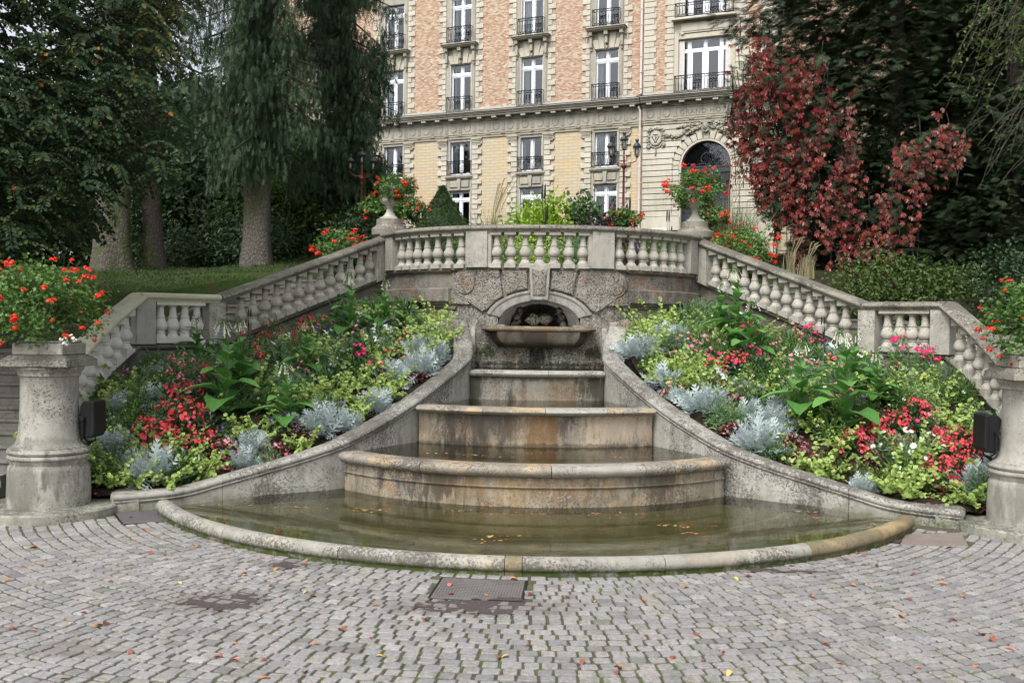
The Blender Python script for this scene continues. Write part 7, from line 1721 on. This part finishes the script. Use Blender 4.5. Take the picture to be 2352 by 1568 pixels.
for i, (_, Y, r, lab, px, py, n, nf, sq) in enumerate(gb):
    c = at_y(px, py, Y); geranium(lab, tuple(float(v) for v in c), r, n, nf, .075, None, sq, .9, (float(c[0]), Y, gz(float(c[0]), Y)), seed=20+i, fs=1.35)
# low border behind the balcony balusters (seen between them)
def mound(name, lab, cat, px, py, Y, r, h, mat, T, size, n, seed, fl=None):
    c = at_y(px, py, Y); x = float(c[0]); g = gz(x, Y) if Y > 24.4 else 3.86; t = thing(name, lab, cat, (x, Y, g)); q = np.random.default_rng(seed); z = max(.15, float(c[2])-g)
    P, O = clumps(n, 90, (0, 0, z*.5), (r, r*.8, max(h, z*.5)), .10*(1+r), .25); P[:, 2] = np.abs(P[:, 2]); m = len(P); O = O/np.maximum(.01, np.linalg.norm(O, axis=1, keepdims=True))
    NP().add(scatter(T, P, O*.5+q.normal(size=(m, 3))*.6+UPZ*.3, UPZ+q.normal(size=(m, 3))*.5, size*(.6+.8*q.random(m)))).obj('foliage', mat, t)
    k = stems(random.Random(seed), 9, r*.7, z+h*.5, .012); k.build('stems', G_stem, t)
    if fl:
        m_, cnt, sz = fl; Pf, df = dome(cnt, r, z+h, q, .8, .1); NP().add(flowerballs(q, Pf, sz, 12, T_diamond(.8, 0), sz*.8)).obj('flowers', m_, t)
    return t
mound('golden_shrub', 'bright yellow-green shrub in the middle of the terrace bed, left of the dark-leaved one', 'shrub', 1232, 470, 28.0, .95, .55, G_yel, TL, .13, 3000, 1)
mound('golden_shrub', 'upright yellow-green spray sticking up from the golden shrub', 'shrub', 1262, 445, 28.3, .35, .5, G_yel, TL, .13, 700, 2)
mound('blue_green_shrub', 'taller blue-green shrub with light tips right of the golden shrub', 'shrub', 1345, 455, 28.5, .65, .75, G_teal, TL, .13, 1900, 3)
mound('purple_shrub', 'low dark purple-leaved shrub between the blue-green shrub and the lamp post', 'shrub', 1385, 495, 27.0, .45, .3, G_purp, TL, .10, 1300, 4, (F_purp, 7, .05))
mound('leafy_mound', 'fresh green mound behind the right balcony pillar', 'shrub', 1690, 540, 25.8, .7, .35, G_lime, TL, .07, 2200, 5)
mound('golden_shrub', 'low lime green plants glimpsed through the middle balusters', 'plants', 1215, 570, 24.3, .95, .25, G_lime, TL, .07, 2600, 6, (F_red, 6, .045))
mound('leafy_mound', 'green border plants glimpsed through the left part of the middle balusters', 'plants', 1130, 560, 24.2, .6, .35, G_fine, T_lance, .11, 1800, 7, (F_red, 4, .045))
mound('leafy_mound', 'green border plants with red flowers glimpsed through the right part of the middle balusters', 'plants', 1325, 565, 24.2, .7, .35, G_fine, T_lance, .11, 2000, 8, (F_red, 8, .045))
mound('leafy_mound', 'mixed green plants with red flowers seen through the right curved balusters', 'plants', 1530, 570, 24.6, .65, .32, G_ger, TL, .08, 2000, 9, (F_red, 9, .045))
mound('purple_flowers', 'purple flowering clump seen through the first right curved balusters', 'plants', 1445, 560, 24.4, .30, .35, G_bronze, T_lance, .10, 800, 10, (F_purp, 16, .05))
mound('leafy_mound', 'grassy green plants seen through the left curved balusters', 'plants', 1050, 565, 24.4, .5, .3, G_blade, T_lance, .14, 1300, 11)
mound('leafy_mound', 'dark leafy plants seen through the leftmost curved balusters', 'plants', 945, 580, 24.8, .5, .25, G_dark, TL, .09, 1300, 12)
# topiary cone
tc = at_y(1016, 515, 28.0); g = gz(float(tc[0]), 28.0); t = thing('topiary_cone', 'neatly clipped dark green cone-shaped yew on the terrace', 'topiary', (float(tc[0]), 28.0, g))
apex = at_y(1014, 429, 28.0); Hc = float(apex[2])-g; n = 9000; q = np.random.default_rng(3); hz = q.random(n)**1.35; a = q.random(n)*2*PI
def rc(h): return np.interp(h, [0, .25, .5, .8, 1], [1.18, .98, .72, .30, .02])
r = rc(hz)*(.91+.13*q.random(n))+.01*np.sin(a*9); P = np.stack([r*np.cos(a), r*np.sin(a), hz*Hc], 1); nd = np.stack([np.cos(a), np.sin(a), np.full(n, .5)], 1)
NP().add(scatter(T_lance, P, nd*.5+q.normal(size=(n, 3))*.7, nd+q.normal(size=(n, 3))*.4, .07*(.6+.8*q.random(n)))).obj('foliage', leafmat('yew_leaf', [(.015, .040, .010), (.03, .065, .014), (.05, .095, .018), (.075, .13, .025)], .6, .1, .3), t)
k = MB(); k.lathe([(float(rc(h))*.93, h*Hc) for h in np.linspace(0, 1, 14)], (0, 0, 0), 28); k.build('inner_branches', plain('yew_green', (.012, .03, .01), .9), t, smooth=True)
# grasses
def grass(lab, px, py, Y, h, n, spread, m_, seed, plume=None, lean=.35):
    c = at_y(px, py, Y); x = float(c[0]); g = gz(x, Y) if Y > 24.4 else 2.6; t = thing('ornamental_grass', lab, 'grass', (x, Y, g)); q = random.Random(seed); V = []; F = []
    hh = float(c[2])-g+h
    for i in range(n):
        a = q.uniform(0, 6.28); L = hh*q.uniform(.6, 1.05); ln = q.uniform(.05, lean)*L; bx, by = q.gauss(0, spread*.3), q.gauss(0, spread*.3); w_ = .010+.006*q.random(); b0 = len(V)
        for j in range(6):
            u = j/5; d = ln*u*u*1.5; z = L*(u-.25*u**3*(ln/L)*2); ww = w_*(1-u*.85); px_, py_ = bx+d*math.cos(a), by+d*math.sin(a)
            V += [(px_-ww*math.sin(a+.7), py_+ww*math.cos(a+.7), z), (px_+ww*math.sin(a+.7), py_-ww*math.cos(a+.7), z)]
        F += [(b0+2*j, b0+2*j+1, b0+2*j+3, b0+2*j+2) for j in range(5)]
    np_obj('blades', V, F, m_, t)
    if plume:
        k = MB()
        for i in range(plume):
            a = q.uniform(-.5, 1.2); L = hh*q.uniform(1.15, 1.5); d = L*q.uniform(.1, .3); p1_ = np.array([d*.5*math.cos(a), 0, L*.7]); p2_ = np.array([d*math.cos(a)+.05, .05, L]); k.tube([(q.gauss(0, .05), 0, 0), p1_, p2_, p2_+np.array([.08, 0, .04])], [.006, .006, .014, .006], 4)
        k.build('plumes', G_straw, t)
    return t
grass('pale plume grass rising left of the golden shrub', 1125, 500, 27.5, .35, 160, .3, G_blade, 1, 12, .5)
grass('dense fine green grass clump right of the right urn', 1690, 500, 27.0, .55, 520, .8, G_blade, 2, 0, .45)
grass('wispy darker grass between the right urn and the fine grass clump', 1665, 490, 26.5, .5, 160, .4, G_straw, 3, 5, .6)
grass('straw coloured upright grass behind the right handrail', 1852, 625, 24.6, .45, 170, .25, G_straw, 4, 10, .15)
grass('thin straw grass tuft left of the straw coloured one', 1815, 600, 25.0, .35, 90, .15, G_straw, 5, 5, .15)
grass('green grass clump seen through the right handrail balusters', 1795, 650, 23.9, .5, 200, .3, G_blade, 6, 0, .2)
# dark millets on the terrace
for i, (px, py, Y, lab) in enumerate([(1261, 470, 26.5, 'dark cattail-like millet standing in front of the golden shrub'), (1440, 440, 27.2, 'dark cattail-like millet beside the right lamp post'), (1545, 520, 24.3, 'pair of dark millet spikes peeking over the right curved coping')]):
    c = at_y(px, py, Y); g = gz(float(c[0]), Y) if Y > 24.4 else 3.86; t = thing('millet', lab, 'millet', (float(c[0]), Y, g)); s = (float(c[2])-g)/.9
    for pn, me in PR['millet'][i % 2]: o = link(bpy.data.objects.new(pn, me), t)
    t.scale = (s*.8, s*.8, s*1.12)
# ============================================================ LAMP POSTS
M_lred = plain('red_brown_lamp_paint', (.115, .022, .018), .45, noise=.4, bump=.1); M_lblk = plain('dark_lamp_metal', (.025, .027, .030), .4, noise=.3)
k = N('lantern_glass'); b_ = k.n('ShaderNodeBsdfGlossy'); b_.inputs['Roughness'].default_value = .1; tr = k.n('ShaderNodeBsdfTransparent'); tr.inputs[0].default_value = (.8, .82, .82, 1); mx = k.n('ShaderNodeMixShader'); mx.inputs[0].default_value = .25; k.l(tr.outputs[0], mx.inputs[1]); k.l(b_.outputs[0], mx.inputs[2]); M_lgl = k.done(mx.outputs[0]); M_bulb = plain('frosted_bulb', (.7, .7, .68), .5, noise=.05)
def lamp(px, ybase, ytop, Y, lab, red=True):
    p0 = at_y(px, ybase, Y); p1_ = at_y(px, ytop, Y); H_ = float(p1_[2]-p0[2]); s = H_/4.1; t = thing('lamp_post', lab, 'lamp post', tuple(float(v) for v in p0), 0, 'three-lantern lamp posts of the terrace')
    m = M_lred; k = MB(); k.lathe([(a*s, b*s) for a, b in ((.20, -.4), (.20, .03), (.15, .05), (.13, .12), (.14, .15), (.10, .20), (.085, .42), (.105, .45), (.085, .50), (.065, .60), (.055, 1.0), (.047, 2.35), (.06, 2.38), (.05, 2.42), (.065, 2.50), (.15, 2.60), (.15, 2.64), (.06, 2.68), (.045, 2.8), (.06, 2.85), (.035, 2.92), (.05, 3.0), (.03, 3.05), (.04, 3.2), (.028, 3.3))], (0, 0, 0), 12); k.build('post', m, t, smooth=True)
    k = MB(); k.box((0, 0, -.25*s), (.55*s, .55*s, .5*s)); k.build('plinth', S_post, t, bevel=.01)
    heads = [(0, 0, 3.28)]
    for e in (-1, 1):
        ar = empty('arm', (0, 0, 0), 0, t); k = MB(); P = smoothpath([(0, 0, 2.66*s), (e*.16*s, 0, 2.74*s), (e*.36*s, 0, 2.76*s), (e*.53*s, 0, 2.86*s), (e*.56*s, 0, 3.0*s)], 16); k.tube(P, .020*s, 5)
        for cx, cz, r_ in ((.14, 2.62, .075), (.26, 2.70, .05), (.12, 2.83, .05)): k.tube([(e*s*(cx+r_*math.cos(a)*(1-i*.03)), 0, s*(cz+r_*math.sin(a)*(1-i*.03))) for i, a in enumerate(np.linspace(0, 5.5, 12))], .010*s, 4)
        k.build('bracket', m, ar); heads.append((e*.56*s, 0, 2.98))
    for hx, hy, hz_ in heads:
        z = hz_*s; ln = empty('lantern', (hx, hy, z), 0, t); q = s*.95
        k = MB(); k.lathe([(.03*q, 0), (.08*q, .05*q), (.095*q, .07*q)], (0, 0, 0), 8); k.lathe([(.165*q, .46*q), (.20*q, .48*q), (.20*q, .52*q), (.17*q, .56*q), (.13*q, .64*q), (.07*q, .68*q), (.055*q, .72*q), (.085*q, .76*q), (.085*q, .80*q)], (0, 0, 0), 8)
        for i in range(6): a = PI/3*i; k.tube([(.095*q*math.cos(a), .095*q*math.sin(a), .07*q), (.165*q*math.cos(a), .165*q*math.sin(a), .47*q)], .010*q, 4); k.box((.07*q*math.cos(a), .07*q*math.sin(a), .82*q), (.03*q, .03*q, .05*q))
        k.build('cage', M_lblk, ln)
        k = MB(); k.lathe([(.088*q, .075*q), (.158*q, .465*q)], (0, 0, 0), 6, cap=False); k.build('glass', M_lgl, ln); k = MB(); k.lathe([(.02*q, .1*q), (.05*q, .2*q), (.06*q, .32*q), (.03*q, .42*q)], (0, 0, 0), 8); k.build('bulb', M_bulb, ln, smooth=True)
lamp(1431, 520, 303, 38.0, 'three-lantern lamp post with red-brown shaft right of the terrace middle')
lamp(830, 533, 340, 29.3, 'three-lantern lamp post half hidden by hanging spruce twigs at the left end of the hotel')
# ============================================================ LEAVES ON THE GROUND, WATER AND LIPS
lt = []
for i in range(5):
    q = random.Random(i); w_ = q.uniform(.5, .62); mb = MB(); n = 7; c1, c2 = q.uniform(.15, .5), q.uniform(-.25, .25); V = []
    for j in range(n):
        y = j/(n-1); ww = w_*.5*math.sin(PI*min(1, .04+y*.95))**.8
        for e in (-1, 0, 1): V.append((e*ww*math.cos(c1), y-.5, abs(e)*ww*math.sin(c1)*1.4+.05+.22*c2*(y-.5)*2+.06*math.sin(y*5)))
    mb.add(V, [(3*j+a, 3*j+a+1, 3*j+a+4, 3*j+a+3) for j in range(n-1) for a in (0, 1)]); mb.tube([(0, -.5, .06), (.03, -.72, .02)], .02, 3); lt.append(mb)
LC = {'orange': plain('fallen_orange_leaf', (.42, .17, .055), .55, noise=.35, sc_=60), 'dark red': plain('fallen_dark_red_leaf', (.16, .03, .025), .45, noise=.4, sc_=60), 'reddish brown': plain('fallen_brown_leaf', (.26, .075, .04), .5, noise=.4, sc_=60), 'yellow': plain('fallen_yellow_leaf', (.50, .36, .10), .55, noise=.3, sc_=60), 'pinkish': plain('fallen_pink_leaf', (.42, .14, .11), .5, noise=.3, sc_=60)}
LM = {}
for cn, m_ in LC.items():
    for i, b_ in enumerate(lt): LM[(cn, i)] = b_.mesh('fallen_leaf', m_, True)
KN = [(75, 1255), (170, 1290), (190, 1293), (303, 1240), (96, 1299), (255, 1336), (193, 1408), (225, 1438), (160, 1432), (78, 1449), (345, 1271), (412, 1341), (417, 1367), (560, 1316), (563, 1322), (622, 1347), (540, 1480), (645, 1383), (720, 1372), (784, 1447), (862, 1391), (850, 1466), (725, 1480), (540, 1516), (945, 1425), (975, 1423), (1010, 1398), (1005, 1305), (1180, 1330), (1033, 1345), (1035, 1366), (1303, 1373), (1363, 1383), (1215, 1483), (1145, 1510), (1160, 1510), (1480, 1378), (1418, 1532), (1545, 1510), (1600, 1458), (1660, 1497), (1613, 1518), (1675, 1548), (1720, 1325), (1575, 1350), (1930, 1525), (1690, 1330), (1970, 1272), (2015, 1300), (2100, 1318), (2165, 1342), (2090, 1375), (2070, 1415), (2190, 1425), (2255, 1460), (2280, 1470), (2320, 1490), (2210, 1370), (1960, 1345), (1865, 1370), (1895, 1480), (2240, 1532), (2110, 1535), (50, 1302), (30, 1445), (15, 1332), (145, 1558), (605, 1558), (1415, 1545), (1245, 1318), (1330, 1318), (870, 1508), (380, 1285), (455, 1255), (500, 1240), (330, 1215), (300, 1500), (700, 1545), (1820, 1300), (2180, 1260), (300, 1188)]
cols = list(LC); wts = [4, 2.2, 3.2, 1, 1.6]
for (px, py) in KN+[(rnd.uniform(0, 2352), rnd.uniform(1230, 1560)) for _ in range(14)]:
    p = at_h(px, py, 0)
    if math.hypot(p[0]-CEN[0], p[1]-CEN[1]) < RIM+.15 or (abs(p[0]) > 5 and p[1] > 13.4): continue
    cn = rnd.choices(cols, wts)[0]; o = link(bpy.data.objects.new('fallen_leaf', LM[(cn, rnd.randrange(5))])); s = rnd.uniform(.055, .10); o.scale = (s, s, s); o.location = (float(p[0]), float(p[1]), .004); o.rotation_euler = (rnd.uniform(-.15, .15), rnd.uniform(-.15, .15), rnd.uniform(0, 6.28))
    tag(o, f'{cn} fallen leaf lying on the grey paving setts', 'leaf', f'{cn} fallen leaves on the paving')
def litter(name, lab, pts, z, sz, mats=('orange', 'dark red', 'reddish brown', 'pinkish', 'yellow'), flat=True):
    n = len(pts); P = np.array([(x, y, (z(x, y) if callable(z) else z)) for x, y in pts]); A = NP(); mi = rng.integers(0, len(mats), n); a = rng.random(n)*6.28
    for m_ in range(len(mats)):
        s = mi == m_
        if s.any(): A.add(scatter(T_leaf(.55, .03, .0), P[s], np.stack([np.cos(a[s]), np.sin(a[s]), np.zeros(s.sum())], 1), UPZ+rng.normal(size=(int(s.sum()), 3))*.05, sz*(.5+.9*rng.random(int(s.sum())))), m_)
    o = A.obj(name, [LC[c_] for c_ in mats]); tag(o, lab, 'leaf litter', kind='stuff'); return o
def clus(cs, n, sx_, sy_, z): 
    out = []
    for (px, py) in cs:
        c = at_h(px, py, z)
        for i in range(n): out.append((float(c[0])+rnd.gauss(0, sx_), float(c[1])+rnd.gauss(0, sy_)))
    return out
wl_ = clus([(520, 1160), (560, 1163), (700, 1165), (820, 1170), (860, 1172), (1060, 1170), (1090, 1178), (1215, 1180), (1380, 1180), (1440, 1190), (1530, 1205), (1570, 1210), (1590, 1225), (1480, 1180), (1850, 1175), (1880, 1190), (2000, 1205), (1140, 1230), (1110, 1240)], 9, .16, .05, .1)
litter('floating_leaves', 'small red and orange leaves floating on the lowest pool', [(x, y) for x, y in wl_ if y < 15.2 and math.hypot(x, y-CEN[1]) < RIM-.15], .102, .055)
litter('sunken_leaves', 'dark leaf specks lying on the pool floor', [(rnd.uniform(-4.5, 4.5), rnd.uniform(11.2, 14.6)) for _ in range(420)], .006, .05, ('dark red', 'reddish brown'))
litter('floating_leaves', 'small leaves floating on the second and third pools', clus([(1060, 1042), (1090, 1045), (1150, 1048), (1420, 1050), (1520, 1048), (1230, 1040), (990, 1040)], 8, .14, .05, .66), .66, .05)
def lipz(x, y): return .695
tl = [(x+rnd.uniform(-.02, .02), y+rnd.uniform(-.05, .10)) for x, y, _ in tierpath(TI[0]['f'], 2.7, 15.16, 70)]
litter('fallen_leaves', 'small pale leaves stuck along the top of the lowest tier lip', tl, .694, .05, ('yellow', 'pinkish', 'orange'))
litter('fallen_leaves', 'leaf bits on the shelf basin below the niche', [bend(rnd.uniform(-.95, .95), rnd.uniform(.12, .40), 0)[:2] for _ in range(70)], 2.666, .035, ('orange', 'reddish brown', 'yellow'))
litter('fallen_leaves', 'scattered leaves on the upper tier lips', [(rnd.uniform(-1.8, 1.8), 16.65+rnd.uniform(-.05, .1)+.03*abs(rnd.gauss(0, 1))) for _ in range(16)], 1.303, .05)
so_ = []
for s_ in (-1, 1):
    for _ in range(260 if s_ > 0 else 90): p = bedpt(s_, rnd.random()**2*.35, rnd.random()); so_.append((p[0], p[1], p[2]))
P = np.array(so_); n = len(P); a = rng.random(n)*6.28; A = NP(); A.add(scatter(T_leaf(.6, .1, 0), P+np.array([0, 0, .03]), np.stack([np.cos(a), np.sin(a), rng.normal(size=n)*.2], 1), UPZ+rng.normal(size=(n, 3))*.3, .06*(.6+.8*rng.random(n)))); tag(A.obj('fallen_leaves', [LC['reddish brown']]), 'brown leaf litter on the bare soil of the flower beds', 'leaf litter', kind='stuff')
ly = [(rnd.uniform(-17, -9.2), rnd.uniform(20, 32)) for _ in range(260)]
litter('fallen_leaves', 'brown leaves scattered over the left lawn', ly, lambda x, y: gz(x, y)+.07, .10, ('reddish brown', 'orange'))
# grass tufts on the lawn and moss tufts in the joints
n = 40000; X_ = rng.uniform(-18, -5.4, n); Y_ = rng.uniform(19.8, 33, n); ok_ = -X_ > np.interp(Y_, [20.9, 21.6, 24.9], [10.3, 8.7, 6.5]); X_ = np.where(ok_, X_, X_-5); Z_ = np.array([gz(x, y) for x, y in zip(X_, Y_)])+.05*np.sin(X_*1.3+Y_)*np.sin(Y_*.9); P = np.stack([X_, Y_, Z_-.01], 1)
G_lawn = leafmat('lawn_blade', [(.030, .062, .012), (.045, .085, .016), (.07, .10, .028)], .6, .3)
tag(np_obj('lawn_grass', *scatter(T_diamond(.20, .1), P, np.array([0, 0, 1.])+rng.normal(size=(n, 3))*.55, rdir(n), .085*(.5+rng.random(n))), G_lawn), 'short green lawn grass behind the left balustrade', 'grass', kind='stuff')
tf = []
for _ in range(1500):
    a = rnd.uniform(-1.25, 1.25); r_ = RIM+rnd.choice([rnd.uniform(.085, .16), rnd.uniform(.1, 5.5)]); x, y = CEN[0]+r_*math.sin(a), CEN[1]-r_*math.cos(a)
    if y > 13.3 or (r_ > RIM+.2 and math.sin(x*2.1)+math.sin(y*1.7+x) < .3): continue
    for _2 in range(4): tf.append((x+rnd.gauss(0, .02), y+rnd.gauss(0, .015), -.01))
P = np.array(tf); n = len(P); tag(np_obj('moss_tufts', *scatter(T_diamond(.3, .1), P, UPZ+rng.normal(size=(n, 3))*.7, rdir(n), .020*(.5+rng.random(n))), G_lawn), 'tiny tufts of moss and grass in the paving joints', 'moss', kind='stuff')
